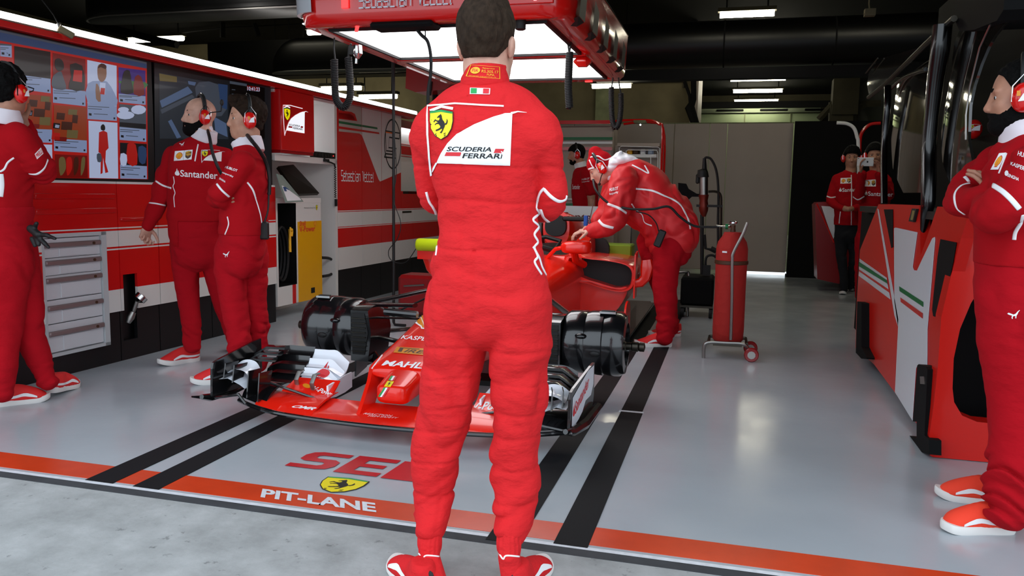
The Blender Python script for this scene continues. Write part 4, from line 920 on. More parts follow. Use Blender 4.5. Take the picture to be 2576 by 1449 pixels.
for i in range(3):
    y0, y1 = seams[i]+.003, seams[i+1]-.003
    t = thing('livery_panel', ['tall red and white wall panel with green and red stripes and a name', 'tall wall panel with the diagonal grey and red edge', 'tall wall panel with the black circled number five'][i], 'wall panel', (WX(y0), (y0+y1)/2, 0), 0, 'tall painted panels on the left wall')
    mb = MB()
    for a, b, c in RB: mb.bb(-.03-(.02 if c == 2 else 0), 0-(.015 if c == 2 else 0), y0, y1, a, b+(.1 if b == 1.9 else 0), 0, c)
    Wm(mb).build('panel', ['wall_red', 'wall_white', 'skirt_black'], t, smooth=0); mb = MB()
    for pts, c, o in GFX: clipw(mb, pts, y0, y1, c, o)
    mb.build('painted_graphic', ['wall_red', mat('livery_silver', '#bdb8ae', .3, coat=.3) if i == 0 else M['livery_silver'], 'ink', 'gold', 'ink', 'green'], t, smooth=0, fix=False) if mb.v else None
    if i == 0: M['livery_silver'] = t.children[-1].data.materials[1]
    livs.append(t)
for i in (3, 4):
    y0, y1 = seams[i]+.003, seams[i+1]-.003
    t = thing('low_cabinet', ['low red and white cabinet right of the circled number', 'low red and white cabinet at the far end of the left wall'][i-3], 'cabinet', (WX(y0), (y0+y1)/2, 0)); mb = MB()
    for a, b, c in RB[:-1]+[(.95, 1.15, 0)]: mb.bb(-.4-(.02 if c == 2 else 0), 0-(.015 if c == 2 else 0), y0, y1, a, b, 0, c)
    Wm(mb).build('body', ['wall_red', 'wall_white', 'skirt_black'], t, smooth=0); Wm(MB().bb(0, .006, y1-.3, y1-.06, .9, .92)).build('handle', 'dark_steel', t)
p0, p1 = C3(463, 652), C3(648, 686)
o = WA(*p0); e = WA(*p1)
# a squared thin display face, drawn stroke by stroke (x, y in letter boxes)
GL = {'S': [[(1, 1), (0, 1), (0, .5), (1, .5), (1, 0), (0, 0)]], 'e': [[(0, .4), (1, .4), (1, .72), (0, .72), (0, 0), (1, 0)]], 'b': [[(0, 1), (0, 0), (1, 0), (1, .7), (0, .7)]], 'a': [[(0, .72), (1, .72), (1, 0), (0, 0), (0, .4), (1, .4)]],
      's': [[(1, .72), (0, .72), (0, .38), (1, .38), (1, 0), (0, 0)]], 't': [[(0, 1), (0, 0), (1, 0)], [(0, .72), (1, .72)]], 'i': [[(.5, 0), (.5, .72)], [(.5, .9), (.5, 1)]], 'n': [[(0, 0), (0, .72), (1, .72), (1, 0)]], 'V': [[(0, 1), (.25, 1), (.6, 0), (1, 1)]], 'l': [[(.3, 1), (.3, 0), (.7, 0)]], ' ': []}
def name_art(mi=0):
    a = Art(); tx = 'Sebastian Vettel'; x = 0; W = {'i': .35, 'l': .45, ' ': .6}; tot = sum(W.get(c, .8)+.3 for c in tx)
    for c in tx:
        w_ = W.get(c, .8)
        for st in GL[c]:
            for p, q_ in zip(st[:-1], st[1:]):
                (ax_, ay), (bx, by) = p, q_; A = np.array([(x+ax_*w_)/tot, ay]); B = np.array([(x+bx*w_)/tot, by]); th = .11; 
                if abs(ay-by) < 1e-6: a.rect(min(A[0], B[0])-.003, ay-th/2, max(A[0], B[0])+.003, ay+th/2, mi)
                else:
                    dx = .0045; a.poly([(A[0]-dx, A[1]), (A[0]+dx, A[1]), (B[0]+dx, B[1]), (B[0]-dx, B[1])], mi)
        x += w_+.3
    return a
u = (e-o)/1.0; u[2] = 0
flat_art(name_art(), 'name_lettering', ['text_white'], (o[0], o[1], 1.245), u, (0, 0, .10), livs[0], off=.004)
# number five in a circle
a = Art(); a.line([(.5+.5*math.cos(k), .5+.5*math.sin(k)) for k in np.linspace(0, 2*PI, 41)], .035, 0, 0)
a.rect(.06, .735, .96, .76, 0).rect(.06, .71, .5, .735, 2).line([(.06, .62), (.06, .76)], .03, 0).line([(.94, .76), (.9, .63)], .03, 0).line([(.9, .63), (.28, .63), (.24, .42), (.72, .42), (.70, .22), (-.02, .22)], .03, 0).line([(.06, .62), (.10, .35), (.55, .35), (.54, .29), (.05, .29), (-.02, .22)], .03, 0)
o = WA(*C3(706, 565)); e = WA(*C3(797, 565)); flat_art(a, 'circled_number', ['ink', 'text_white', 'orange'], (o[0], o[1], 1.40), (e[0]-o[0], e[1]-o[1], 0), (0, 0, .54), livs[2], off=.004)
# lit wall beyond
t = thing('lit_display_unit', 'pale lit wall unit with a red band at the far end of the left wall', 'wall unit', (-3.7, 9.6, 1.15))
Wm(MB().bb(-.5, -.28, 8.65, 10.4, 1.15, 1.96)).build('panel', 'white_lit', t, smooth=0); Wm(MB().bb(-.278, -.27, 8.65, 10.4, 1.60, 1.70).bb(-.278, -.27, 8.65, 10.4, 1.575, 1.582).bb(-.278, -.27, 8.65, 10.4, 1.718, 1.725)).build('red_band', 'wall_red', t, smooth=0)
Wm(MB().bb(-.5, -.15, 8.65, 10.4, 1.90, 1.99)).build('red_top', 'deep_red', t, smooth=0); Wm(MB().bb(-.27, -.2, 8.7, 10.3, 1.88, 1.895)).build('strip_lamp', 'lamp_white', t, smooth=0); Wm(MB().bb(-.5, -.0, 8.65, 10.4, 1.12, 1.15)).build('counter', 'dark_steel', t, smooth=0)
p0 = P(990, 160, y=6.3); x, y = p0[0], p0[1]
mb = MB(); mb.tube([(x, y, 4.35), (x, y, 2.2), (x, y, .03)], .013, 8); mb.tube([(x, y, .03), (x+.02, y-.02, .012), (x+.12, y-.02, .012)], .012, 8)
tag(mb.build('hanging_cable', 'rubber'), 'thick black cable hanging straight down before the painted wall panels', 'cable')
pts = [P(px, py, y=6.28) for px, py in ((985, 60), (985, 160), (990, 300), (997, 430), (990, 500), (1008, 560), (1000, 600), (978, 630), (985, 655), (1020, 660), (1050, 620))]
tag(MB().tube(cr(pts, 6), .0035, 6).build('thin_wire', 'ink'), 'thin loose wire curling around the hanging black cable', 'wire')
# ================================================================ GANTRY
GX0, GX1, GY0, GY1, GZ = -2.50, -.90, 4.28, 6.86, 2.10
t = thing('overhead_gantry', 'red overhead gantry with two glowing light panels above the racing car', 'gantry', ((GX0+GX1)/2, 5.6, GZ))
def rr(x0, x1, y0, y1, r, n=6):
    out = []
    for cx, cy, a0 in ((x1-r, y1-r, 0), (x0+r, y1-r, 90), (x0+r, y0+r, 180), (x1-r, y0+r, 270)):
        for k in range(n+1): a = math.radians(a0+90*k/n); out.append((cx+r*math.cos(a), cy+r*math.sin(a)))
    return out
E0 = rr(GX0, GX1, GY0, GY1, .16); cxg, cyg = (GX0+GX1)/2, (GY0+GY1)/2
def ring(s, z, ex=0): return [(cxg+(p[0]-cxg)*s+ex*np.sign(p[0]-cxg), cyg+(p[1]-cyg)*s+ex*np.sign(p[1]-cyg), z) for p in E0]
def innr(d, z): return [(min(max(p[0], GX0+d), GX1-d), min(max(p[1], GY0+d*1.1), GY1-d), z) for p in E0]
mb = MB(); mb.loft([innr(.13, GZ+.05), innr(.12, GZ+.005), innr(.045, GZ-.005), ring(1, GZ+.02), ring(1.0, GZ+.06, .008), ring(1.0, GZ+.34, .02), ring(1, GZ+.40, -.03)], cap=False); mb.loft([ring(1, GZ+.40, -.03), ring(.5, GZ+.42)], cap=True)
mb.build('housing', 'gloss_red', t, smooth=50)
# grey corner cladding and outer panels
def corner(x0, x1, y0, y1, z0, z1, m, name):
    mbb = MB(); lo, hi = [], []
    for p in E0:
        if x0 <= p[0] <= x1 and y0 <= p[1] <= y1: lo.append((p[0], p[1], z0)); hi.append((p[0], p[1], z1))
    f = lambda L, e, zz=None: [(q[0]+e*np.sign(q[0]-cxg), q[1]+e*np.sign(q[1]-cyg), q[2]) for q in L]
    mbb.loft([f(lo, .016), f(lo, .030), f(hi, .040), f(hi, .016)], cap=False, close=False); return mbb.build(name, m, t, smooth=60)
corner(GX0-1, GX0+.165, GY0-1, GY0+.17, GZ+.065, GZ+.36, mat('clad_grey', '#b9bcc2', .3, coat=.3), 'corner_cladding'); M['clad_grey'] = t.children[-1].data.materials[0]
MB().bb(-1.20, -.955, GY0-.032, GY0-.01, GZ+.055, GZ+.36, .003).build('corner_cladding', 'clad_grey', t)
MB().bb(-1.06, -1.045, GY0-.036, GY0-.03, GZ+.07, GZ+.36).build('cladding_light', 'lamp_white', t, smooth=0)
# light panels
ix0, ix1 = GX0+.145, GX1-.155
ya, yb, yc, yd = GY0+.20, 5.50, 5.64, 6.68
MB().bb(ix0, ix1, ya, yb, GZ+.012, GZ+.03).build('light_panel', 'canopy_light', t, smooth=0); MB().bb(ix0, ix1, yc, yd, GZ+.012, GZ+.03).build('light_panel', 'canopy_light', t, smooth=0)
mb = MB()
for y0, y1 in ((ya, yb), (yc, yd)): mb.bb(ix0-.02, ix0, y0-.02, y1+.02, GZ-.004, GZ+.03).bb(ix1, ix1+.02, y0-.02, y1+.02, GZ-.004, GZ+.03).bb(ix0, ix1, y0-.02, y0, GZ-.004, GZ+.03).bb(ix0, ix1, y1, y1+.02, GZ-.004, GZ+.03)
mb.build('panel_frame', 'ink', t, smooth=0)
for q in ((yb+.02, yc-.02, GZ-.008, GZ+.04), (GY0+.1, ya-.02, GZ+.01, GZ+.06), (yd+.02, GY1-.05, GZ+.0, GZ+.06)): MB().bb(GX0+.1, GX1-.1, *q, .008).build('cross_member', 'gloss_red', t)
MB().bb(-2.03, -1.65, GY0+.01, GY0+.16, GZ-.03, GZ+.005, .012).build('service_box', 'matt_black', t)
MB().lathe([(.02, -.05), (.03, -.045), (.03, 0), (.02, .01)], (-1.17, GY0+.12, GZ), 'z', 12).build('socket', 'ink', t)
MB().bb(-2.185, -2.145, GY0-.022, GY0-.012, GZ+.08, GZ+.36).build('marker_lamp', 'red_led', t, smooth=0); MB().box((-2.16, GY0+.12, GZ-.008), (.02, .14, .01), (0, 0, .5)).build('marker_lamp', 'red_led', t, smooth=0); MB().box((-1.2, GY1-.1, GZ-.01), (.06, .03, .01)).build('marker_lamp', 'red_led', t, smooth=0)
flat_art(name_art(), 'name_lettering', [mat('silver_letter', '#c8c8d0', .3, metal=.3)], (-2.075, GY0-.02, GZ+.075), (.565, 0, .0), (0, 0, .075), t, off=.004)
for i in range(5):
    mb = MB(); y0 = GY0+.22+i*.44; mb.add([(GX1+.034, y0+.02, GZ+.04), (GX1+.034, y0+.20, GZ+.04), (GX1+.034, y0+.26, GZ+.20), (GX1+.034, y0+.10, GZ+.24)], [(0, 1, 2, 3)]); mb.add([(GX1-.06, y0+.06, GZ-.0), (GX1-.0, y0+.14, GZ+.006), (GX1+.03, y0+.20, GZ+.04), (GX1+.03, y0+.02, GZ+.04)], [(0, 1, 2, 3)])
    mb.build('air_vent', 'ink', t, smooth=0)
MB().tube([(GX0+.0, GY0+.1, GZ+.03), (GX0+.0, GY1-.1, GZ+.03)], .004, 6).build('edge_glint', 'lamp_white', t); MB().tube([(GX1+.018, GY0+.1, GZ+.35), (GX1+.018, GY1-.1, GZ+.35)], .006, 6).build('edge_trim', 'chrome', t)  # glowing line and chrome tube stand for white highlights along the gantry edges
MB().bb(-2.3, -2.2, 5.0, 5.1, GZ+.4, 4.35).bb(-1.2, -1.1, 5.0, 5.1, GZ+.4, 4.35).bb(-2.3, -2.2, 6.3, 6.4, GZ+.4, 4.35).bb(-1.2, -1.1, 6.3, 6.4, GZ+.4, 4.35).build('hanger', 'matt_black', t, smooth=0)
t = thing('side_gantry', 'smaller dark red overhead unit behind the left rear of the gantry', 'gantry', (-3.0, 7.6, 2.0))
q = [P(a, b, y=7.6) for a, b in ((1022, 172), (1020, 222), (1045, 232), (1120, 225), (1160, 190), (1100, 165))]
MB().loft([[tuple(p) for p in q], [(p[0], p[1]+.8, p[2]) for p in q]]).build('housing', 'deep_red', t, smooth=0); MB().tube([(-3.0, 7.9, 2.0), (-3.0, 7.9, 4.35)], .03, 8).build('hanger', 'matt_black', t); MB().tube([P(1085, 205, y=7.59), P(1082, 240, y=7.59)], .012, 6).build('cable', 'ink', t)
# coiled hoses
def coil(path, r, turns, w_=.007, name='coil'):
    path = [Vector(tuple(p)) for p in cr([tuple(p) for p in path], 20)]; d = [0]
    for a, b in zip(path[:-1], path[1:]): d.append(d[-1]+(b-a).length)
    L = d[-1]; out = []; N = turns*9; ref = Vector((.3, 1, .1)).normalized()
    for i in range(N+1):
        s = L*i/N; k = max(j for j in range(len(d)) if d[j] <= s+1e-9); k = min(k, len(path)-2); f = (s-d[k])/(d[k+1]-d[k]+1e-9); p = path[k].lerp(path[k+1], f)
        tg = (path[k+1]-path[k]).normalized(); a = (ref-tg*ref.dot(tg)).normalized(); b = tg.cross(a); an = 2*PI*i/9; out.append(p+a*math.cos(an)*r+b*math.sin(an)*r)
    return out
y = 4.62
t = thing('coiled_hose', 'black coiled hose hanging in a U loop under the left edge of the gantry', 'hose', tuple(P(865, 270, y=y)))
pth = [P(a, b, y=y) for a, b in ((841, 150), (842, 200), (846, 250), (865, 270), (880, 245), (880, 200), (876, 145))]
MB().tube(coil(pth, .018, 62), .0065, 5).build('coil', 'rubber', t, smooth=180)
MB().tube([P(841, 95, y=y), P(840, 120, y=y), P(843, 150, y=y)], .005, 6).tube([P(876, 145, y=y), P(878, 120, y=y), P(884, 110, y=y)], .007, 6).build('end_cable', 'ink', t)
p = Vector(P(900, 135, y=y)); MB().tube([p+Vector((0, 0, .05)), p, p+Vector((-.004, 0, -.03))], [.026, .03, .012], 12).tube([p+Vector((-.01, 0, -.03)), p+Vector((-.012, 0, -.06))], .011, 8).build('connector', 'chrome', t); MB().box(p+Vector((-.035, 0, .02)), (.04, .03, .05)).build('clamp', 'ink', t, smooth=0)
y = 5.15
t = thing('coiled_hose', 'straight black coiled hose hanging under the right front of the gantry', 'hose', tuple(P(1432, 270, y=y)))
MB().tube(coil([P(a, b, y=y) for a, b in ((1433, 132), (1432, 160), (1430, 220), (1433, 272))], .019, 34), .0075, 5).build('coil', 'rubber', t, smooth=180)
MB().tube([P(1430, 80, y=y), P(1428, 105, y=y), P(1432, 135, y=y)], .006, 6).tube([P(1433, 80, y=y), P(1436, 110, y=y), P(1432, 135, y=y)], .006, 6).build('end_cable', 'ink', t)
y = 6.55
t = thing('coiled_hose', 'black coiled hose loop at the right rear corner of the gantry', 'hose', tuple(P(1550, 320, y=y)))
MB().tube(coil([P(a, b, y=y) for a, b in ((1538, 220), (1538, 260), (1541, 305), (1549, 322), (1558, 305), (1562, 270), (1562, 235))], .017, 58), .007, 5).build('coil', 'rubber', t, smooth=180)
MB().tube([P(1542, 195, y=y), P(1541, 205, y=y), P(1538, 222, y=y)], .006, 6).tube([P(1556, 195, y=y), P(1558, 215, y=y), P(1562, 236, y=y)], .006, 6).build('end_cable', 'ink', t)
y = 4.4
tag(MB().tube(cr([P(a, b, y=y) for a, b in ((1045, 70), (1060, 88), (1076, 105), (1084, 145), (1083, 190), (1077, 235), (1078, 330), (1085, 480))], 5), .010, 8).tube([P(1070, 70, y=y), P(1070, 92, y=y)], .004, 5).build('drop_cable', 'rubber'), 'black cable dropping from the gantry box behind the driver', 'cable')
tag(MB().bb(P(1462, 150, y=5.6)[0]-.05, P(1462, 150, y=5.6)[0]+.07, 5.55, 5.65, 2.03, 2.1, .03).build('ceiling_spotlight', 'clad_grey'), 'grey rounded spotlight under the right side of the gantry', 'spotlight')
# ================================================================ RACING CAR
XC = -1.5
car = thing('racing_car', 'red single seat racing car without wheels, nose towards the camera behind the driver', 'racing car', (XC, 3.3, 0))
def foil(st, th=.014, camber=.25, n=8, mi=None, mb=None):
    """stations (x, yle, zle, yte, zte[, camber])"""
    rings = []; st = cr([tuple(s)+((camber,) if len(s) < 6 else ()) for s in st], 3) if len(st) < 12 else st
    for s in st:
        x, y0, z0, y1, z1 = s[:5]; cb = s[5] if len(s) > 5 else camber; L = math.hypot(y1-y0, z1-z0); up = []; dn = []
        ty, tz = (y1-y0)/L, (z1-z0)/L; ny, nz = -tz, ty
        if nz < 0: ny, nz = -ny, -nz
        for k in range(n+1):
            u = k/n; c = -cb*L*4*u*(1-u)*.5; h = th*(math.sqrt(max(0, u))*1.3*(1-u)+.12); up.append((x, y0+ty*L*u+ny*(c+h), z0+tz*L*u+nz*(c+h))); dn.append((x, y0+ty*L*u+ny*(c-h*.6), z0+tz*L*u+nz*(c-h*.6)))
        rings.append(up+dn[::-1])
    return (mb or MB()).loft(rings, mi=mi)
def sec(y, hw, zt, zb, n=28, e=.55, xc=None, skew=0):
    xc = XC if xc is None else xc; out = []
    for j in range(n):
        a = 2*PI*j/n; ca, sa = math.cos(a), math.sin(a); out.append((xc+hw*math.copysign(abs(ca)**e, ca), y+skew*sa, (zt+zb)/2+(zt-zb)/2*math.copysign(abs(sa)**e, sa)))
    return out
def secs(st, **k): return [sec(*q, **k) for q in [tuple(p) for p in cr(st, 4)]]
# monocoque, nose, engine cover
mb = MB(); mb.loft(secs([(3.55, .17, .285, .245), (3.60, .205, .315, .225), (3.8, .215, .36, .20), (4.1, .232, .42, .19), (4.6, .285, .50, .17), (5.1, .31, .575, .13), (5.6, .33, .62, .10), (6.1, .36, .655, .08), (6.45, .37, .67, .06)]))
nose = mb.build('nose_and_tub', 'car_red', car, smooth=50)
MB().loft(secs([(3.37, .045, .235, .185), (3.385, .068, .25, .17), (3.43, .080, .26, .155), (3.6, .088, .30, .165), (3.9, .12, .37, .20), (4.3, .14, .42, .25)], e=.45)).build('nose_tip', 'car_red', car, smooth=50)
mb = MB(); mb.loft(secs([(7.0, .12, 1.0, .70), (7.2, .15, .985, .60), (7.6, .17, .93, .5), (8.2, .12, .80, .4), (8.8, .05, .62, .3)], e=.7)); mb.loft(secs([(6.98, .26, .72, .1), (7.4, .42, .66, .08), (7.9, .38, .55, .08), (8.5, .2, .42, .08), (9.0, .12, .35, .08)], e=.7)); mb.build('engine_cover', 'car_red', car, smooth=50)
MB().loft([sec(6.96, .095, .96, .78, e=.8), sec(7.02, .10, .97, .77, e=.8)]).build('air_intake', 'ink', car)
MB().bb(XC-.11, XC+.11, 6.9, 7.4, .955, .985, .01).build('camera_bar', 'ink', car) if 0 else MB().bb(-1.42, -1.22, 6.86, 6.93, P(1420, 550, y=6.9)[2]-.02, P(1420, 550, y=6.9)[2]+.02, .012).build('roll_hoop_camera', 'ink', car)
mb = MB(); mb.loft([sec(6.3, .25, .66, .4, e=.8), sec(6.4, .27, .70, .4, e=.8), sec(7.0, .27, .72, .4, e=.8)]); mb.build('cockpit_lining', 'ink', car)
for s_ in (-1, 1): MB().loft([[(XC+s_*x, y, z) for x, z in ((.25, .62), (.36, .60), (.35, .70+dz), (.25, .71+dz))] for y, dz in ((6.35, -.02), (6.5, .03), (6.9, .09), (7.05, .10))]).build('headrest_surround', 'car_red', car, smooth=40)
MB().tube([(XC-.12, 6.32, .70), (XC, 6.25, .735), (XC+.12, 6.32, .70)], .022, 8).build('windscreen_rim', 'ink', car)
MB().tube([(XC-.10, 6.55, .70), (XC-.13, 6.58, .76), (XC, 6.6, .79), (XC+.13, 6.58, .76), (XC+.10, 6.55, .70)], .018, 8).build('steering_wheel', 'ink', car)
# nose marks
def on_nose(txt_art, px_q, name, mats, bv, cell=.05): return skin_art(txt_art, name, mats, bv, px_q, car, .003, cell)
bvn = bvh_of(nose); bvt = bvh_of([c for c in car.children if c.name.startswith('nose_tip')][0])
C4 = lambda x, y: (500+x*.3106, 700+y*.3106)
K4 = lambda *p: [C4(*q) for q in p]
on_nose(Art().text('MAHLE', 0, 0, 1, 1, 0, 0, .05, .03), K4((1480, 708), (1850, 740), (1880, 690), (1500, 668)), 'lettering', ['text_white'], bvn)
on_nose(Art().text('KASPERSKY', 0, 0, 1, 1, 0, 0, .03, .012), K4((1636, 494), (2000, 525), (2010, 490), (1650, 463)), 'lettering', ['text_white'], bvn)
on_nose(Art().rect(0, 0, 1, 1, 0).rect(.08, .2, .16, .8, 1, 1).rect(.08, .78, .5, .88, 1, 1).text('IRELLI', .2, .18, .72, .5, 1, 1, .1, .02), K4((1575, 605), (1960, 640), (1980, 582), (1605, 558)), 'lettering', ['amber', 'brown'], bvn)
on_nose(pecten(), K4((1740, 405), (1960, 430), (1990, 290), (1770, 275)), 'lettering', ['text_white', 'text_white', 'ink', 'amber'], bvn)
a = Art(); a.rect(0, .78, .34, 1, 5).rect(.34, .78, .67, 1, 0).rect(.67, .78, 1, 1, 1); a.rect(-.05, .48, 1.05, .74, 3).place(Art().poly(HORSE, 2), .25, .5, .5, .22, 1); a.rect(0, 0, .34, .44, 5).rect(.34, 0, .67, .44, 0).rect(.67, 0, 1, .44, 1)
on_nose(a, K4((1455, 958), (1500, 962), (1608, 797), (1558, 793)), 'emblem', EMB, bvt)
pl = []
bvc = bvn
ln = [C4(*p) for p in ((1372, 750), (1500, 580), (1620, 420), (1730, 270), (1800, 215), (1850, 150))]
for p in cr(ln, 5):
    h = hit(bvc, (p[0]+4, p[1]+2), 0); 
    if h: pl.append(h[0])
if len(pl) > 3: MB().tube(pl, .004, 5).build('white_pinstripe', 'text_white', car)
# front wing
fw = thing('front_wing', None, None, (XC, 3.3, .09)); fw.parent = None
bpy.data.objects.remove(fw)
LE = lambda dx: 3.262+.05*(dx/.55)**2*(1 if dx < .55 else 1)+max(0, dx-.55)**1.5*.42
ZL = lambda dx: .098+.012*max(0, dx-.5)
def mirror_build(mb, name, m, **k):
    mb.build(name, m, car, **k); mb.mirrored(XC).build(name, m, car, **k)
foil([(XC+s, LE(abs(s)), ZL(abs(s)), 3.50+.03*abs(s), .125, .05) for s in np.linspace(-.62, .62, 21)], .016).build('wing_main_plane', 'car_red', car)
mb = MB(); mb.tube([(XC+s, LE(abs(s))-.004, ZL(abs(s))-.012) for s in np.linspace(-.86, .86, 31)], .011, 8); mb.build('wing_black_lip', 'carbon', car)
mirror_build(foil([(XC-d, LE(d), ZL(d), 3.56, .15-.06*(d-.3), -.1) for d in (.36, .45, .55, .66, .72)], .012), 'wing_red_section', 'car_red')
mirror_build(foil([(XC-d, LE(d)+.02, .10+.0*d, 3.62, .16, -.25) for d in (.66, .72, .8, .86)], .012), 'wing_tunnel', 'carbon')
mirror_build(foil([(XC-d, 3.46+.01*(.62-d), .125+(d-.36)*.12, 3.60, .195, .1) for d in (.37, .45, .55, .62)], .010), 'wing_red_flap', 'car_red')
mirror_build(MB().tube([(XC-.38, 3.44, .128), (XC-.5, 3.455, .150), (XC-.62, 3.47, .172), (XC-.82, 3.52, .20)], .007, 6), 'wing_slot_edge', 'carbon')
for k, (dy, dz, hgt) in enumerate(((3.60, .205, .055), (3.655, .240, .06), (3.71, .275, .065))):
    white = [(XC-d, dy-.05, dz-.035-.1*max(0, .48-d)/.12*.6, dy+.05, dz+hgt*.6-.9*max(0, .47-d)*.9, .35) for d in (.40, .43, .47, .52, .57, .60)]
    mirror_build(foil(white, .007), 'wing_white_flap', 'gloss_white')
    blk = [(XC-.60-e, dy-.05, dz-.03-.4*max(0, e-.16), dy+.055, dz+hgt*.75-.6*max(0, e-.17), .3) for e in (0, .05, .10, .15, .19, .22)]
    mirror_build(foil(blk, .007), 'wing_black_flap', 'carbon')
# inner ends of the flaps curl down
mirror_build(MB().loft([[(XC-.395, y, z), (XC-.405, y, z), (XC-.405, y, z2), (XC-.395, y, z2)] for y, z, z2 in ((3.52, .185, .12), (3.6, .19, .11), (3.7, .20, .11), (3.78, .20, .12))]), 'flap_end_plate', 'gloss_white')
for d, yy in ((.58, 3.56), (.47, 3.52)): mirror_build(MB().tube([(XC-d, yy-.02, .165), (XC-d, yy-.03, .20), (XC-d, yy, .235), (XC-d, yy+.04, .235)], [.006, .006, .006, .005], 6, flat=2.2), 'flap_bracket', 'steel')
# endplates
def endp(s, xo):
    X = lambda y: XC+s*(.895-.0*(y-3.3)+((3.72-y)*.08 if s < 0 else -(3.72-y)*.05*2))
    out = [(3.33, .135), (3.335, .27), (3.345, .30), (3.38, .31), (3.66, .355), (3.715, .36), (3.72, .20), (3.70, .15), (3.6, .13)]
    mb = MB(); n = len(out); vs = [(X(y), y, z) for y, z in out]+[(X(y)+s*.012, y, z) for y, z in out]
    tri = geometry.tessellate_polygon([[Vector((y, z, 0)) for y, z in out]]); mb.add(vs, [tuple(t) for t in tri]+[tuple(n+i for i in reversed(t)) for t in tri]+[(i, (i+1) % n, (i+1) % n+n, i+n) for i in range(n)])
    ep = mb.build('endplate', 'carbon', car, smooth=0)
    w_ = [(3.355, .145), (3.358, .272), (3.40, .285), (3.50, .315), (3.60, .345), (3.70, .35), (3.70, .26), (3.66, .215), (3.57, .21), (3.52, .17), (3.46, .15), (3.40, .138)]
    MB().add([(X(y)+s*.0135, y, z) for y, z in w_], [tuple(t) for t in geometry.tessellate_polygon([[Vector((y, z, 0)) for y, z in w_]])]).build('white_facing', 'gloss_white', ep, smooth=0, fix=False)
    if s > 0:
        a = bank(0); flat_art(a, 'lettering', ['logo_red'], (X(3.37)+.0145, 3.365, .175), (X(3.62)-X(3.37), .245, .095), (0, 0, .062), ep, off=.001)
    MB().tube([(X(3.26)+s*.012, 3.27, .145), (X(3.33)+s*.02, 3.34, .125), (X(3.5)+s*.03, 3.5, .12), (X(3.72)+s*.03, 3.74, .14)], [.012, .020, .026, .022], 8).build('foot_plate', 'carbon', car)
    MB().tube([(X(3.25)+s*.045, 3.24, .15), (X(3.3)+s*.02, 3.30, .135)], [.004, .012], 6).build('foot_tip', 'carbon', car)
    c = MB(); c.loft([[(X(3.35)-s*q, y, z), (X(3.35)-s*q, y+.03, z-.004), (X(3.35)-s*q, y+.12, z2), (X(3.35)-s*q, y+.12, z2+.006)] for q, y, z, z2 in ((.015, 3.36, .215, .215), (.06, 3.37, .22, .225), (.12, 3.38, .19, .20), (.14, 3.39, .17, .18))]); c.build('cascade_lower', 'gloss_white', car, smooth=0)
    foil([(X(3.35)-s*q, 3.40, z, 3.50, z+.03, .3) for q, z in ((.03, .235), (.06, .255), (.10, .262), (.14, .25), (.165, .21))], .006).build('cascade_upper', 'gloss_white', car)
    for q, z0, z1, m in ((.035, .215, .29, 'carbon'), (.085, .20, .285, 'carbon'), (.165, .13, .262, 'carbon'), (.225, .115, .255, 'carbon')):
        MB().loft([[(X(3.35)-s*(q-.004), 3.37+.02*k, z), (X(3.35)-s*(q+.018*k), 3.45+.02*k, z), (X(3.35)-s*(q+.005+.018*k), 3.45+.02*k, z), (X(3.35)-s*(q+.002), 3.37+.02*k, z)] for k, z in ((0, z0), (.5, (z0+z1)/2), (1, z1))]).build('turning_vane', m, car)
    MB().tube([(X(3.3)-s*.02, 3.33, .13), (X(3.3)-s*.1, 3.30, .15), (X(3.3)-s*.17, 3.30, .165), (X(3.3)-s*.2, 3.31, .12)], .008, 6).build('tunnel_lip', 'carbon', car)
    for k in range(3):   # curled flap ends behind the cascade
        MB().tube([(X(3.5)-s*.03, 3.52+.06*k, .15), (X(3.5)-s*.04, 3.53+.06*k, .25+.02*k), (X(3.5)-s*.10, 3.54+.06*k, .29+.02*k), (X(3.5)-s*.2, 3.55+.06*k, .29+.02*k)], .012, 6, flat=3, up=(0, 1, 0)).build('flap_arch', 'carbon', car)
endp(-1, 0); endp(1, 0)
# pylons
mirror_build(MB().loft([[(XC-w0, y0, z), (XC-w0+.018, y0, z), (XC-w0+.018, y1, z), (XC-w0, y1, z)] for w0, y0, y1, z in ((.155, 3.34, 3.50, .11), (.158, 3.40, 3.56, .17), (.175, 3.50, 3.72, .235), (.20, 3.58, 3.85, .285))]), 'wing_pylon', 'car_red', smooth=60)
wing_objs = {}
for c in car.children: wing_objs.setdefault(c.name.split('.')[0], []).append(c)
bvm = bvh_of(wing_objs['wing_main_plane'][0]); bvr = bvh_of(wing_objs['wing_red_section'][0]); bvf = bvh_of(wing_objs['wing_red_flap'][0])
sp = skin_art(Art().text('OMR', 0, 0, 1, 1, 0, 0, .3, .03), 'lettering', ['text_white'], bvr, K4((735, 1045), (920, 1070), (925, 1045), (745, 1022)), car, .0015)
sp = skin_art(Art().text('OMR', 0, 0, 1, 1, 0, 0, .3, .03), 'lettering', ['text_white'], bvm, K4((735, 1045), (920, 1070), (925, 1045), (745, 1022)), car, .0015) if sp is None else sp
skin_art(Art().text('REACTION', 0, .55, .85, .45, 0, 0, .1).text('TRIM SAFETY', .1, 0, .9, .42, 0, 0, .1), 'lettering', ['text_white'], bvm, K4((1330, 1118), (1600, 1138), (1590, 1112), (1330, 1090)), car, .0015)
o = skin_art(Art().poly(circle(.12, .5, .12, 16, .45), 1).text('V-Power', .28, 0, .72, 1, 0, 0, .1, .02), 'lettering', ['text_white', 'amber'], bvf, K4((835, 880), (1095, 965), (1110, 930), (850, 845)), car, .0015)
bvf2 = bvh_of(wing_objs['wing_red_flap'][1]); skin_art(Art().text('V-Power', 0, 0, 1, 1, 0, 0, .1, .02), 'lettering', ['text_white'], bvf2, [(1180, 1035), (1285, 1030), (1285, 1010), (1182, 1012)], car, .0015)
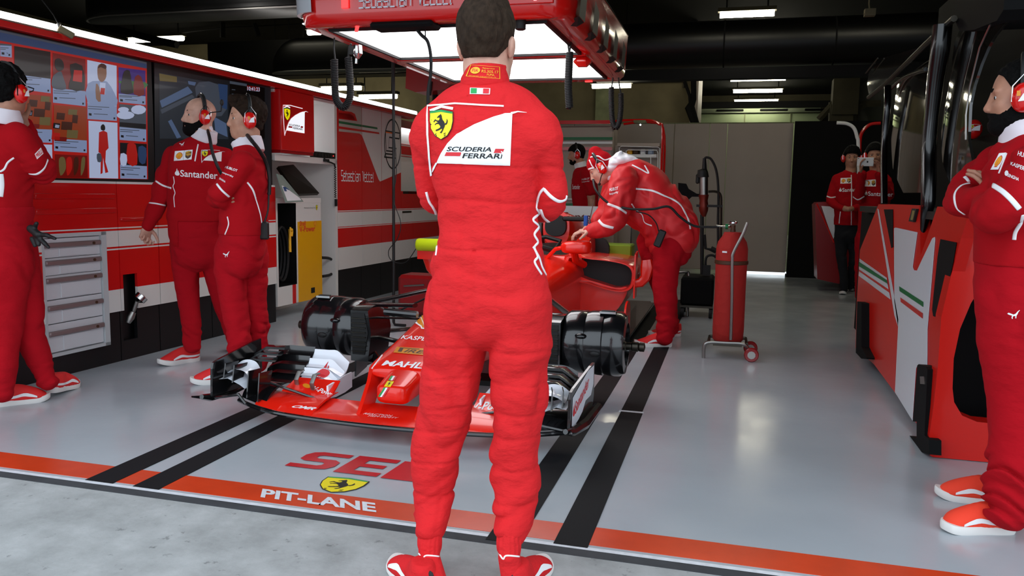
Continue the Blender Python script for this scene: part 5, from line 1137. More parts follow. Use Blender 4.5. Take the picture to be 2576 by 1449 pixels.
for i, wf in enumerate(wing_objs['wing_white_flap'][0::2]):
    bw = bvh_of(wf); q = K4((910, 820), (1050, 805), (1090, 665), (1020, 680)); a = flame(0); ft = Art()
    skin_art(a, 'lettering', ['logo_red'], bw, q, car, .0015)
# suspension, brake drums
for s in (-1, 1):
    up = thing('wheel_hub', None, None); bpy.data.objects.remove(up)
    cx, cy, cz = XC+s*.80, 4.42, .325
    mb = MB(); pr = [(.10, -.17), (.165, -.165), (.178, -.14), (.180, -.05), (.176, -.045), (.182, -.02), (.184, .05), (.176, .055), (.184, .09), (.182, .14), (.165, .17), (.12, .175), (.115, .12)]
    dr = mb.lathe([(r, s*h) for r, h in pr], (cx, cy, cz), 'x', 40).build('brake_drum', 'carbon', car, smooth=40)
    MB().lathe([(.01, s*.10), (.045, s*.11), (.03, s*.16), (.022, s*.17), (.022, s*.20), (.028, s*.205), (.028, s*.235), (.022, s*.24), (.026, s*.245), (.026, s*.27), (.01, s*.275)], (cx, cy, cz-.01), 'x', 20).build('axle_stub', 'dark_steel', dr)
    mb = MB(); mb.box((cx+s*.07, cy-.05, cz+.183), (.09, .05, .012)); mb.build('slot_frame', 'chrome', dr, smooth=0); MB().box((cx+s*.07, cy-.05, cz+.187), (.07, .03, .012)).build('slot', 'ink', dr, smooth=0)
    MB().ball((cx-s*.06, cy-.165, cz+.06), (.035, .02, .016)).build('bulge', 'carbon', dr); MB().ball((cx+s*.02, cy-.182, cz-.03), (.03, .008, .016)).build('hole', 'ink', dr)
    sc = MB(); x1 = cx-s*.17
    sc.loft([[(x1-s*a, cy-.02-.03*k, cz+z) for a, z in ((0, h), (.11, h), (.13, 0), (.11, -h2), (0, -h2))] for k, h, h2 in ((-4, .12, .16), (0, .155, .2), (3, .15, .19), (5.5, .13, .17))]); sc.build('brake_duct', 'carbon', car, smooth=60)
    MB().loft([[(x1-s*a, cy-.19, cz+z) for a, z in ((.012, .115), (.09, .115), (.112, .0), (.09, -.13), (.012, -.13))], [(x1-s*a, cy-.186, cz+z) for a, z in ((.012, .115), (.09, .115), (.112, .0), (.09, -.13), (.012, -.13))]]).build('duct_mouth', 'ink', car, smooth=0)
    for k in range(8): MB().bb(min(x1-s*.012, x1-s*.10), max(x1-s*.012, x1-s*.10), cy-.205, cy-.18, cz-.11+k*.028, cz-.107+k*.028).build('duct_slat', 'dark_steel', car, smooth=0)
    MB().loft([[(x1-s*.02, cy-.17, cz-.12), (x1-s*.02, cy+.02, cz-.12), (x1-s*.03, cy+.02, cz-.12), (x1-s*.03, cy-.17, cz-.12)], [(x1-s*.015, cy-.17, cz-.27), (x1-s*.015, cy-.02, cz-.24), (x1-s*.025, cy-.02, cz-.24), (x1-s*.025, cy-.17, cz-.27)]]).tube([(x1-s*.1, cy-.1, cz-.13), (x1-s*.14, cy-.12, cz-.18), (x1-s*.16, cy-.14, cz-.24), (x1-s*.13, cy-.16, cz-.25)], [.02, .028, .02, .008], 8).build('duct_winglet', 'carbon', car)
    hx = cx-s*.16
    def arm(a, b, w_=.026, name='wishbone'): MB().tube([a, b], w_, 10, flat=.5, up=(0, 0, 1)).build(name, 'carbon', car)
    arm((hx, cy+.0, cz+.14), (XC+s*.25, 4.3, cz+.17)); arm((hx, cy+.03, cz+.14), (XC+s*.27, 5.1, cz+.21)); arm((hx, cy, cz-.04), (XC+s*.2, 4.25, cz-.06)); arm((hx, cy+.03, cz-.04), (XC+s*.28, 5.15, cz-.08))
    arm((hx, cy+.06, cz+.0), (XC+s*.26, 4.75, cz+.2), .012, 'push_rod'); arm((hx, cy-.05, cz+.07), (XC+s*.22, 4.32, cz+.09), .014, 'steering_arm')
MB().tube([P(968, 784, y=4.25), P(1050, 792, y=4.25)], .022, 10).build('nose_camera_pod', 'carbon', car)
# sidepods with big dark inlets
for s in (1, -1):
    X = lambda d: XC+s*d
    outer = [(.26, .655), (.45, .652), (.62, .64), (.74, .615), (.79, .57), (.795, .50), (.78, .44), (.73, .405), (.66, .40), (.55, .42), (.42, .455), (.28, .48)]
    low = [(.28, .48), (.42, .455), (.55, .42), (.66, .40), (.72, .39), (.70, .30), (.62, .20), (.5, .12), (.3, .08)]
    cx_, cz_ = .53, .53
    def rg(y, k, e=0): return [(X(cx_+(a-cx_)*k), y, cz_+(b-cz_)*k+e) for a, b in cr([list(p) for p in outer], 3, True)]
    MB().loft([rg(6.55, .88), rg(6.26, .90), rg(6.22, .94), rg(6.22, 1.01), rg(6.27, 1.05), rg(6.5, 1.07), rg(7.2, .98, -.02), rg(7.9, .62, -.1)], cap=False).build('sidepod', 'car_red', car, smooth=60)
    MB().loft([rg(6.44, .93), rg(6.46, .93)]).build('radiator_inlet', 'ink', car)
    cs = [list(p) for p in [(.2, .50), (.45, .47), (.66, .42), (.76, .43), (.74, .34), (.66, .22), (.52, .12), (.2, .07)]]
    MB().loft([[(X(a*.97), y, b) for a, b in cr(cs, 3, True)] for y in (6.30, 6.34, 7.0)]+[[(X(a*.7), 8.0, b*.8) for a, b in cr(cs, 3, True)]]).build('sidepod_undercut', 'car_red', car, smooth=50)
    MB().bb(min(X(.12), X(.27)), max(X(.12), X(.27)), 6.2, 6.9, .2, .66, .03).build('cockpit_side', 'car_red', car)
    # mirror on its curved stalk
    zc = P(1455, 622, y=6.05)[2]; mx = XC+s*(P(1452, 620, y=6.05)[0]-XC)
    m_ = MB().loft([[(mx+s*dx*k, 6.0+yy, zc+dz*k) for dx, dz in cr([(-.115, -.015), (-.105, .035), (.0, .05), (.10, .045), (.11, -.02), (.08, -.045), (-.08, -.045)], 3, True)] for yy, k in ((-.05, .55), (-.04, .85), (0, 1), (.05, 1.02), (.055, .9))]).build('mirror', 'car_red', car, smooth=60)
    MB().loft([[(mx+s*dx, 6.0+.056+q, zc+dz) for dx, dz in ((-.09, -.035), (.09, -.035), (.095, .035), (-.09, .035))] for q in (0, .003)]).build('mirror_glass', 'chrome', m_, smooth=0)
    MB().tube([(mx-s*.06, 6.02, zc+.01), (mx-s*.17, 6.05, zc-.02), (mx-s*.24, 6.08, zc-.09), (mx-s*.25, 6.1, zc-.14)], .016, 8).tube([(mx-s*.02, 6.03, zc-.03), (mx-s*.02, 6.1, zc-.10), (mx+s*.02, 6.25, zc-.15)], .03, 10).build('mirror_stalk', 'car_red', m_)
    # vanes beside the sidepod
    xv = XC+s*.80
    MB().loft([[(xv, y, z0), (xv+s*.012, y, z0), (xv+s*.012, y, z1), (xv, y, z1)] for y, z0, z1 in ((6.16, .36, .70), (6.3, .36, .72))]).build('sidepod_vane', 'car_red', car)
    MB().tube([(xv, 6.2, .47), (xv+s*.05, 6.2, .48), (xv+s*.085, 6.2, .52), (xv+s*.10, 6.2, .60), (xv+s*.09, 6.2, .66)], [.016, .018, .02, .028, .02], 8, flat=2).build('curled_winglet', 'car_red', car)
    vv = cr([(5.95, .03), (5.93, .2), (5.97, .30), (6.05, .345), (6.18, .33), (6.24, .25), (6.24, .12), (6.12, .04)], 3, True)
    MB().prism([(a, b) for a, b in vv], (XC+s*.80, 0, 0), (-s*.12, 1, 0), (0, 0, 1), (s*.012, 0, 0)).build('barge_board', 'car_red', car) if 0 else MB().loft([[(XC+s*.76+q, a, b) for a, b in vv] for q in (0, .014)]).build('barge_board', 'car_red', car, smooth=0)
MB().bb(XC-.75, XC+.75, 5.5, 8.2, .05, .075).build('floor_plate', 'carbon', car, smooth=0)
for s in (-1, 1): MB().loft([[(XC+s*a, y, z) for a, z in ((.55, .075), (.8, .075), (.8, .09), (.55, .09))] for y in (6.0, 8.0)]).build('floor_edge', 'carbon', car, smooth=0)
for dz in (0, .022, .044): MB().bb(-1.38, -1.24, 6.14, 6.16, .50+dz, .508+dz).build('white_dash', 'text_white', car, smooth=0)
# rear wing
p = P(1600, 545, y=8.9); zt = p[2]
foil([(XC+x, 8.7, zt-.09, 9.0, zt+.03, .2) for x in (-.48, -.2, .2, .48)], .02).build('rear_wing_plane', 'gloss_white', car)
foil([(XC+x, 8.95, zt-.01, 9.05, zt+.10, .2) for x in (-.48, .48)], .014).build('rear_wing_flap', 'gloss_white', car)
flat_art(Art().text('Santander', 0, 0, 1, 1, 0), 'lettering', [mat('dark_brown_red', '#5a1512', .5)], (XC-.30, 8.69, zt-.075), (.62, 0, 0), (0, .10, .095), car, off=.022)
for s in (-1, 1): MB().loft([[(XC+s*.485, y, a), (XC+s*.497, y, a), (XC+s*.497, y, b), (XC+s*.485, y, b)] for y, a, b in ((8.5, zt-.3, zt), (8.6, .3, zt+.06), (9.2, .3, zt+.12))]).build('rear_endplate', 'carbon', car, smooth=0)
MB().bb(XC-.08, XC+.08, 8.6, 9.1, .25, .45).bb(XC-.02, XC+.02, 8.75, 8.95, .4, zt-.07).build('rear_crash_structure', 'carbon', car, smooth=0)
# lime covers, stands
a, b = P(1048, 615, y=6.15), P(1135, 615, y=6.15)
t = thing('cooling_roll', 'bright lime padded roll on the left sidepod beside the driver', 'padded roll', (a[0], 6.15, a[2]-.05)); MB().lathe([(.03, a[0]), (.046, a[0]+.006), (.052, a[0]+.02), (.052, b[0]), (.03, b[0]+.01)], (0, 6.15, a[2]), 'x', 20).build('roll', 'lime', t, smooth=60); MB().bb(a[0]+.01, b[0], 6.14, 6.18, .60, a[2]-.045).build('support', 'car_red', t)
a, b = P(1500, 628, y=7.3), P(1592, 628, y=7.3)
t = thing('cooling_pad', 'lime green pad lying behind the right mirror of the car', 'pad', (a[0], 7.3, .62)); MB().bb(a[0]-.05, b[0], 7.2, 7.45, a[2]-.07, a[2]+.06, .012).build('pad', 'lime_dark', t)
tag(MB().lathe([(.02, -.03), (.13, -.03), (.13, .03), (.02, .03)], tuple(P(1497, 628, y=7.05)), 'y', 24).build('cooling_fan', 'ink'), 'round black fan housing behind the right mirror', 'fan')
t = thing('wing_jack', 'black stand holding up the front of the car under the nose', 'jack', (XC, 4.6, 0)); MB().bb(XC-.16, XC+.16, 4.5, 4.7, .0, .03).build('base', 'ink', t, smooth=0); MB().tube([(XC, 4.6, .03), (XC, 4.6, .19)], .03, 10).build('post', 'dark_steel', t)
t = thing('rear_jack', 'dark stand under the rear of the car', 'jack', (XC, 8.3, 0)); MB().bb(XC-.2, XC+.2, 8.2, 8.4, 0, .08).build('base', 'ink', t, smooth=0)
t = thing('tyre_trolley', 'dark red leather padded case on the floor beyond the front suspension', 'case', tuple(P(1035, 720, y=6.9))); p = P(1040, 690, y=6.9)
MB().bb(p[0]-.12, p[0]+.25, 6.8, 7.1, .02, p[2]+.0, .03).build('case', 'deep_red', t); MB().tube([(p[0]-.05, 6.79, p[2]-.1), (p[0]+.15, 6.79, p[2]-.08)], .008, 6).build('strap', 'steel', t)
# ================================================================ PIT DESK ON THE RIGHT
C6 = lambda x, y: (2050+x*.4967, 480+y*.4967); C5 = lambda x, y: (2100+x*.4139, x*0+y*.4139)
def pxprism(pts, pl, th, C=None, off=0, sm=0):
    """outline surveyed on a vertical plane, given real thickness th = (dx, dy)"""
    if sm: pts = [tuple(p) for p in cr(pts, sm, True)]
    q = [P(*(C(*p) if C else p), **pl) for p in pts]; q = [(p[0]+off*(1 if 'x' in pl else 0), p[1]+off*(1 if 'y' in pl else 0), max(p[2], .003)) for p in q]
    i, j = (1, 2) if 'x' in pl else (0, 2); n = len(q); tri = geometry.tessellate_polygon([[Vector((p[i], p[j], 0)) for p in q]])
    mb = MB(); mb.add(q+[(p[0]+th[0], p[1]+th[1], p[2]) for p in q], [tuple(t) for t in tri]+[tuple(n+k for k in reversed(t)) for t in tri]+[(k, (k+1) % n, (k+1) % n+n, k+n) for k in range(n)]); return mb
D = .95
t = thing('pit_desk', 'big red console desk with white, green and red graphics at the right', 'desk', (1.2, 5, 0))
pxprism([(322, 68), (400, 68), (530, 74), (535, 330), (620, 80), (800, 90), (775, 130), (740, 240), (690, 430), (640, 640), (622, 900), (600, 1100), (582, 1235), (540, 1215), (405, 1022), (300, 880), (205, 795), (212, 560), (228, 300)], dict(x=D), (.05, 0), C6).build('side_panel', 'desk_red', t, smooth=0)
pxprism([(775, 130), (740, 240), (690, 430), (640, 640), (622, 900), (600, 1100), (580, 1240), (583, 1340), (595, 1368), (625, 1387), (897, 1410), (1200, 1420), (1200, 1190), (895, 1178), (820, 1170), (745, 1138), (705, 1070), (697, 1000), (703, 850), (735, 700), (790, 570), (870, 440), (960, 360), (1200, 360), (1200, 130)], dict(y=3.88), (0, .10), C6).merge(pxprism([(1190, 340), (1130, 330), (1120, 360), (1100, 500), (1100, 1100), (1120, 1200), (1195, 1210), (1200, 1400), (1330, 1400), (1330, 300), (1195, 130)], dict(y=3.885), (0, .09), C6)).build('front_panel', 'desk_red', t, smooth=0)
MB().bb(1.02, 2.3, 4.2, 7.0, .1, 1.05).build('inner_body', 'matt_black', t, smooth=0)
MB().bb(.96, 2.3, 4.0, 6.7, 1.06, 1.10).build('desk_top', 'ink', t, smooth=0)
pxprism([(403, 190), (412, 186), (522, 210), (498, 385), (505, 402), (520, 404), (545, 350), (598, 240), (610, 234), (612, 245), (585, 560), (573, 700), (572, 935), (560, 940), (555, 900), (545, 885), (525, 880), (515, 900), (497, 1165), (408, 1020), (424, 690), (405, 560)], dict(x=D), (.001, 0), C6, -.003).build('white_graphic', 'gloss_white', t, smooth=0)
pxprism([(318, 90), (325, 95), (425, 650), (424, 690), (405, 630)], dict(x=D), (.001, 0), C6, -.003).build('white_edge_line', 'gloss_white', t, smooth=0)
for pts, m in (([(432, 484), (554, 563), (554, 588), (434, 508)], 'green'), ([(438, 540), (551, 620), (551, 647), (440, 563)], 'wall_red')): pxprism(pts, dict(x=D), (.001, 0), C6, -.006).build('painted_stripe', m, t, smooth=0)
for pts, m in (([(228, 343), (365, 440), (374, 498), (226, 398)], 'gloss_white'), ([(226, 408), (378, 515), (384, 550), (224, 430)], 'gloss_white')): pxprism(pts, dict(x=D), (.001, 0), C6, -.003).build('painted_stripe', m, t, smooth=0)
pxprism([(228, 360), (368, 452), (371, 470), (227, 382)], dict(x=D), (.001, 0), C6, -.006).build('painted_stripe', 'green', t, smooth=0)
pxprism([(352, 94), (398, 94), (398, 285), (390, 290)], dict(x=D), (.001, 0), C6, -.004).build('black_cutout', 'matt_black', t, smooth=0)
pxprism([(640, 245), (722, 262), (705, 360), (680, 480), (645, 600), (620, 640), (603, 635), (598, 600), (610, 480), (626, 330)], dict(x=D), (.001, 0), C6, -.004).build('black_cutout', 'matt_black', t, smooth=0)
pxprism([(505, 90), (528, 92), (512, 158), (488, 155)], dict(x=D), (-.012, 0), C6, -.002).build('latch', 'ink', t, smooth=0)
pxprism([(510, 100), (521, 101), (510, 148), (500, 147)], dict(x=D), (-.002, 0), C6, -.014).build('latch_handle', 's_tan', t, smooth=0)
for pts in ([(518, 885), (525, 878), (560, 890), (570, 905), (555, 1240), (578, 1260), (578, 1335), (540, 1338), (520, 1325), (478, 1262), (478, 1248), (515, 1255), (515, 1168), (496, 1168)], [(214, 560), (236, 568), (236, 790), (262, 845), (260, 852), (235, 850), (207, 820)]): pxprism(pts, dict(x=.90), (.05, 0), C6).build('support_foot', 'matt_black', t, smooth=0)
pxprism([(531, 940), (552, 940), (556, 980), (533, 978)], dict(x=.895), (.01, 0), C6).build('foot_buckle', 'steel', t, smooth=0)
# posts and smoked panels
t = thing('smoked_screen', 'tall row of curved smoked glass panels between glossy black posts on the red desk', 'screen wall', (1.1, 5, 1.1))
for pts, x, r, fl in (([(322, 525), (320, 640), (306, 800), (300, 950), (300, 1240)], 1.0, .022, 1), ([(655, 150), (640, 300), (612, 500), (590, 700), (572, 900), (570, 1100), (566, 1240), (548, 1330), (530, 1440)], .965, [.045, .045, .040, .034, .036, .036, .034, .022, .008], 1), ([(338, 540), (420, 470), (552, 420)], 1.06, .012, 1)):
    MB().tube(cr([list(P(*C5(*q), x=x)) for q in pts], 4), [float(v) for v in np.interp(np.linspace(0, 1, (len(pts)-1)*4+1), np.linspace(0, 1, len(pts)), r if hasattr(r, '__len__') else [r]*len(pts))], 14).build('post', 'glass_dark', t)
pxprism([(720, 100), (730, 0), (1030, 0), (1025, 60), (985, 125), (850, 180), (760, 190)], dict(x=1.0), (.3, 0), C5).build('top_cover', 'matt_black', t, smooth=0)
pd_ = [o for o in bpy.data.objects if o.name == 'pit_desk'][0]
def curved(pts, x, name='smoked_panel', bul=.06, m='smoke_screen', C=C5):
    q = [P(*C(*p), x=x) for p in pts]; ys = [p[1] for p in q]; y0, y1 = min(ys), max(ys); zz = [p[2] for p in q]; z0, z1 = min(zz), max(zz)
    bm = bmesh.new(); f = bm.faces.new([bm.verts.new((p[1], p[2], 0)) for p in q])
    for k in range(1, 10):
        for co, no in (((y0+(y1-y0)*k/10, 0, 0), (1, 0, 0)), ((0, z0+(z1-z0)*k/10, 0), (0, 1, 0))): bmesh.ops.bisect_plane(bm, geom=bm.verts[:]+bm.edges[:]+bm.faces[:], plane_co=co, plane_no=no)
    bmesh.ops.triangulate(bm, faces=bm.faces[:]); bm.verts.index_update(); mb = MB(); vs = []
    for v in bm.verts: u = (v.co.x-y0)/(y1-y0); w_ = (v.co.y-z0)/(z1-z0); vs.append((x+bul*(2*u-1)**2*.5+bul*.6*w_*w_, v.co.x, v.co.y))
    fs = [tuple(v.index for v in f.verts) for f in bm.faces]; n = len(vs); ed = [e for e in bm.edges if len(e.link_faces) == 1]
    mb.add(vs+[(a+.012, b, c) for a, b, c in vs], fs+[tuple(i+n for i in reversed(f)) for f in fs]+[(e.verts[0].index, e.verts[1].index, e.verts[1].index+n, e.verts[0].index+n) for e in ed]); bm.free()
    return mb.build(name, m, t, smooth=60)
curved([(318, 520), (430, 440), (552, 340), (548, 700), (535, 1170), (415, 1172), (345, 1020), (318, 850)], 1.03)
curved([(655, 270), (725, 120), (840, 160), (948, 140), (905, 220), (880, 285), (850, 390), (820, 520), (802, 640), (797, 850), (822, 1036), (700, 1112), (640, 980), (603, 800), (620, 650), (655, 480)], 1.0)
curved([(190, 445), (258, 358), (400, 320), (550, 275), (440, 380), (300, 515), (205, 592), (188, 520)], 1.05, bul=.02)
MB().tube([P(*C5(188, 445), x=1.04), P(*C5(258, 358), x=1.04), P(*C5(262, 354), x=1.04)], .006, 6).tube([P(*C5(205, 592), x=1.03), P(*C5(310, 510), x=1.02), P(*C5(550, 272), x=1.0), P(*C5(725, 112), x=.98)], .016, 8).build('top_edge', 'dark_steel', t)
MB().tube([P(*C5(945, 150), x=.99), P(*C5(880, 290), x=.99), P(*C5(820, 530), x=.99), P(*C5(797, 700), x=.99), P(*C5(797, 850), x=.99)], .004, 6).build('edge_trim', 'steel', t)
tag(MB().bb(1.45, 2.35, 4.05, 6.9, 1.101, 2.6).build('dark_backing', 'matt_black', smooth=0), 'tall plain black cabinet standing on the red desk behind the smoked panels', 'cabinet')  # black box added to fill the dark behind the smoked panels
t = thing('ear_defenders', 'red ear defenders lying on the dark desk beyond the man at the right', 'ear defenders', tuple(P(2450, 345, x=1.3))); p = Vector(P(2450, 325, x=1.3))
MB().ball(p, (.045, .03, .055), 14).build('cup', 'gloss_red', t); flat_art(emblem(False), 'emblem', EMB, p+Vector((-.03, -.045, -.02)), (.05, 0, 0), (0, 0, .045), t)
MB().ball(p+Vector((0, .03, 0)), (.04, .02, .05), 12).build('cushion', 'rubber', t)
q = [P(*C5(*k), x=1.3) for k in ((810, 860), (975, 800), (1020, 830), (1020, 1050), (830, 1040))]
tag(MB().loft([[tuple(p) for p in q], [(p[0]+.1, p[1], p[2]) for p in q]]).build('desk_monitor', 'drape', smooth=0), 'dark monitor back standing behind the red ear defenders', 'monitor')
# far console and hoops
t = thing('far_console', 'dark red console with white panel behind the man holding a phone', 'desk', (1.2, 10.6, 0))
pxprism([(2050, 515), (2056, 509), (2080, 508), (2170, 512), (2170, 708), (2110, 714), (2056, 702)], dict(y=10.6), (0, .4)).build('body', 'deep_red', t, smooth=0)
pxprism([(2066, 518), (2100, 520), (2100, 590), (2095, 605)], dict(y=10.6), (0, .002), None, -.01).build('white_panel', 'white', t, smooth=0)
MB().tube([P(2054, 512, y=10.58), P(2070, 545, y=10.58), P(2098, 610, y=10.58)], .01, 6).build('edge', 'gloss_red', t)
y = 11.2
tag(MB().tube(cr([P(*p, y=y) for p in ((2105, 309), (2130, 311), (2148, 322), (2156, 345), (2159, 370), (2159, 520))]+[(P(2159, 520, y=y)[0], y, .0)], 5), .022, 8).build('garment_hoop', 'white'), 'white curved pipe arch in front of the black partition', 'pipe')
y = 11.6
tag(MB().tube(cr([P(*p, y=y) for p in ((2215, 310), (2190, 313), (2172, 328), (2164, 350), (2163, 400), (2163, 520))]+[(P(2163, 520, y=y)[0], y, .0)], 5), .022, 8).build('garment_hoop', 'wall_red', None), 'red curved pipe arch beside the white one', 'pipe')
# ================================================================ BACK OF THE GARAGE
y = 10.6
t = thing('tool_rack', 'red tube frame rack with white wire trays behind the bending mechanic', 'rack', (-1.0, y, 0))
x0, x1 = P(1539, 400, y=y)[0], P(1664, 400, y=y)[0]; zt = P(1600, 303, y=y)[2]
MB().tube(cr([(x0, y, zt-.02), (x0+.1, y, zt), (x1-.18, y, zt), (x1-.05, y, zt-.05), (x1, y, zt-.18), (x1, y, .7), (x1, y, .03)], 5), .016, 8).build('frame', 'gloss_red', t)
MB().tube(cr([(x0+.1, y+.3, zt-.02), (x1-.18, y+.3, zt), (x1, y+.3, zt-.18), (x1, y+.3, .7), (x1, y+.3, .03)], 5), .016, 8).build('frame', 'gloss_red', t)
for q in (((1558, 450), (1558, 372), (1563, 368), (1655, 370), (1660, 374), (1660, 450)), ((1575, 450), (1575, 380), (1580, 377), (1652, 378), (1655, 385), (1655, 445)), ((1637, 440), (1637, 395), (1650, 390))): MB().tube([P(*p, y=y-.02) for p in q], .006, 6).build('wire_tray', 'text_white', t)
for z_, a, b, m in ((P(1600, 364, y=y)[2], 1555, 1662, 'panel_beige'), (P(1600, 392, y=y)[2], 1560, 1655, 'white')): MB().bb(P(a, 300, y=y)[0], P(b, 300, y=y)[0], y, y+.28, z_-.02, z_+.02).build('shelf', m, t, smooth=0)
MB().bb(x0, x1, y+.26, y+.28, .2, zt-.3).build('back_sheet', 'panel_beige', t, smooth=0)
MB().bb(P(1595, 300, y=y)[0], P(1625, 300, y=y)[0], y-.05, y+.1, zt-.03, zt+.0).build('lamp_bracket', 'pillar', t, smooth=0); MB().ball(P(1611, 314, y=y), .012, 8).build('spot_bulb', 'lamp_white', t)
for k, (px, py, m) in enumerate(((1585, 385, 'gold'), (1600, 384, 'brown'), (1618, 385, 'white'), (1637, 384, 's_grey'))):
    p = P(px, py, y=y+.12); tag(MB().box((p[0], y+.12, P(1600, 392, y=y)[2]+.055), (.07, .1, .07), None, .012).build('parts_box', m), ['yellow parts box on the upper tray, leftmost of four', 'brown parts box on the upper tray, second from left', 'white parts box on the upper tray, third from left', 'grey parts box on the upper tray, rightmost of four'][k], 'box', 'small parts boxes on the rack')
y = 10.4
t = thing('service_cabinet', 'pale cabinet with a green and red band behind the man in the cap', 'cabinet', (-1.6, y, 0))
x0, x1 = P(1395, 400, y=y)[0], P(1533, 400, y=y)[0]; MB().bb(x0, x1, y+.3, y+.7, 0, P(1480, 312, y=y)[2], .02).build('body', 'panel_beige', t)
zz = lambda py: P(1480, py, y=y+.28)[2]
for a, b, m in ((352, 345, 'green'), (378, 370, 'wall_red'), (362, 356, 'white')): MB().bb(x0+.02, x1-.01, y+.28, y+.30, zz(a), zz(b)).build('painted_band', m, t, smooth=0)
MB().bb(x0, x1, y+.26, y+.3, zz(312), zz(303)).build('red_top', 'gloss_red', t, smooth=0)
MB().bb(x0-.3, x1+.1, y-.1, y+.28, zz(500)-.015, zz(500)).build('worktop', 'white', t, smooth=0); MB().bb(x0-.3, x1+.1, y-.08, y+.28, 0, zz(500)-.02).build('base', 'panel_beige', t, smooth=0)
for a, b, m in ((520, 512, 'green'), (533, 525, 'wall_red')): MB().loft([[(P(1432, 0, y=y-.1)[0], y-.09, zz(a)), (P(1475, 0, y=y-.1)[0], y-.09, zz(a)+.01), (P(1475, 0, y=y-.1)[0], y-.09, zz(b)+.01), (P(1432, 0, y=y-.1)[0], y-.09, zz(b))], [(P(1432, 0, y=y-.1)[0], y-.082, zz(a)), (P(1475, 0, y=y-.1)[0], y-.082, zz(a)+.01), (P(1475, 0, y=y-.1)[0], y-.082, zz(b)+.01), (P(1432, 0, y=y-.1)[0], y-.082, zz(b))]]).build('painted_band', m, t, smooth=0)
# starter motor on its stand
y = 7.9
Y = lambda px, py: tuple(P(px, py, y=y)); pm = lambda px: px*depth(P(1770, 500, y=y))/FP
t = thing('starter_trolley', 'engine starter on a tall black pole trolley with a cable loop', 'trolley', (P(1770, 700, y=y)[0], y, 0))
b = P(1770, 700, y=y); MB().bb(P(1716, 700, y=y)[0], P(1797, 700, y=y)[0], y-.2, y+.25, .12, P(1770, 695, y=y)[2], .02).build('base_box', 'matt_black', t)
MB().tube([Y(1766, 690), Y(1766, 540)], [.018, .018], 10).build('pole', 'ink', t)
MB().tube([Y(1770, 545), Y(1770, 530), Y(1770, 518), Y(1770, 505), Y(1770, 490)], [.02, pm(11), pm(12), pm(10), pm(13)], 16).build('motor_base', mat('copper_red', '#7a2c20', .35, metal=.5), t)
MB().tube([Y(1770, 490), Y(1770, 445)], pm(11), 16).build('motor_body', 'steel', t)
MB().tube([Y(1768, 446), Y(1768, 430), Y(1772, 425), Y(1772, 398)], [pm(15), pm(13), pm(6), pm(4)], 12).build('motor_head', 'ink', t)
MB().box(Y(1755, 450), (pm(9), .05, pm(24)), None, .01).build('grip', 'ink', t)
MB().tube(cr([Y(1772, 400), Y(1778, 396), Y(1790, 402), Y(1802, 430), (Y(1807, 480)), Y(1806, 560), Y(1806, 620), Y(1800, 650)], 6), pm(3), 8).build('cable', 'rubber', t)
MB().loft([[(p[0], p[1]+q, p[2]) for p in [Y(*k) for k in ((1706, 460), (1726, 462), (1732, 475), (1752, 487), (1760, 488), (1760, 495), (1740, 495), (1728, 506), (1706, 490))]] for q in (0, .05)]).build('bracket', 'matt_black', t, smooth=0)
MB().bb(P(1752, 518, y=y)[0], P(1818, 518, y=y)[0], y-.03, y+.03, P(1780, 521, y=y)[2], P(1780, 515, y=y)[2]).build('cross_bar', 'ink', t, smooth=0)
MB().tube(cr([Y(1782, 482), Y(1800, 482), Y(1812, 490), Y(1814, 520), Y(1813, 600), Y(1812, 690)], 5), .012, 8).build('guard_tube', 'dark_steel', t)
MB().tube([Y(1772, 590), Y(1775, 625), Y(1790, 628)], .014, 8).tube([Y(1788, 625), Y(1802, 632)], .025, 8).build('pedal', 'ink', t)
MB().tube(cr([Y(1775, 690), Y(1776, 650), Y(1790, 642), Y(1805, 648)], 5), pm(3), 8).box(Y(1778, 680), (.07, .06, .1)).build('plug', 'ink', t)
MB().tube(cr([Y(1706, 685), Y(1725, 685), Y(1733, 695)]+[(P(1735, 700, y=y)[0], y-.1, .0)], 4), .012, 8).build('side_handle', 'steel', t)
for xx in (1722, 1792):
    for dy in (-.15, .2): MB().lathe([(.01, -.015), (.055, -.015), (.055, .015), (.01, .015)], (P(xx, 700, y=y)[0], y+dy, .055), 'x', 16).build('wheel', 'rubber', t)
MB().bb(P(1716, 700, y=y)[0], P(1797, 700, y=y)[0], y-.2, y+.25, .10, .12).build('chassis', 'dark_steel', t, smooth=0)
# gas cylinder
y = 5.98; cxx = P(1838, 700, y=y)[0]; hw = (P(1878, 700, y=y)[0]-P(1798, 700, y=y)[0])/2
t = thing('gas_cylinder', 'red padded gas cylinder strapped to a steel hand cart', 'gas cylinder', (cxx, y, 0))
z = lambda py: P(1838, py, y=y)[2]
m = mat('quilted_canvas', (.38, .012, .008, 1), .85); nt = m.node_tree; bb = nt.nodes['Principled BSDF']; tc = nt.nodes.new('ShaderNodeTexCoord'); mp = nt.nodes.new('ShaderNodeMapping'); mp.inputs['Rotation'].default_value = (0, PI/4, 0); wv = nt.nodes.new('ShaderNodeTexVoronoi'); wv.inputs['Scale'].default_value = 22; bp = nt.nodes.new('ShaderNodeBump'); bp.inputs['Distance'].default_value = .008; bp.inputs['Strength'].default_value = .5
nt.links.new(tc.outputs['Object'], mp.inputs[0]); nt.links.new(mp.outputs[0], wv.inputs['Vector']); nt.links.new(wv.outputs[0], bp.inputs['Height']); nt.links.new(bp.outputs[0], bb.inputs['Normal']); M['quilt'] = m
MB().lathe([(hw*.8, .10), (hw*.97, .12), (hw, .2), (hw*.98, .5), (hw, z(660)), (hw, z(625)), (hw*.9, z(608)), (hw*.62, z(592)), (hw*.55, z(584)), (.02, z(583))], (cxx, y, 0), 'z', 32).build('padded_cover', 'quilt', t, smooth=50)
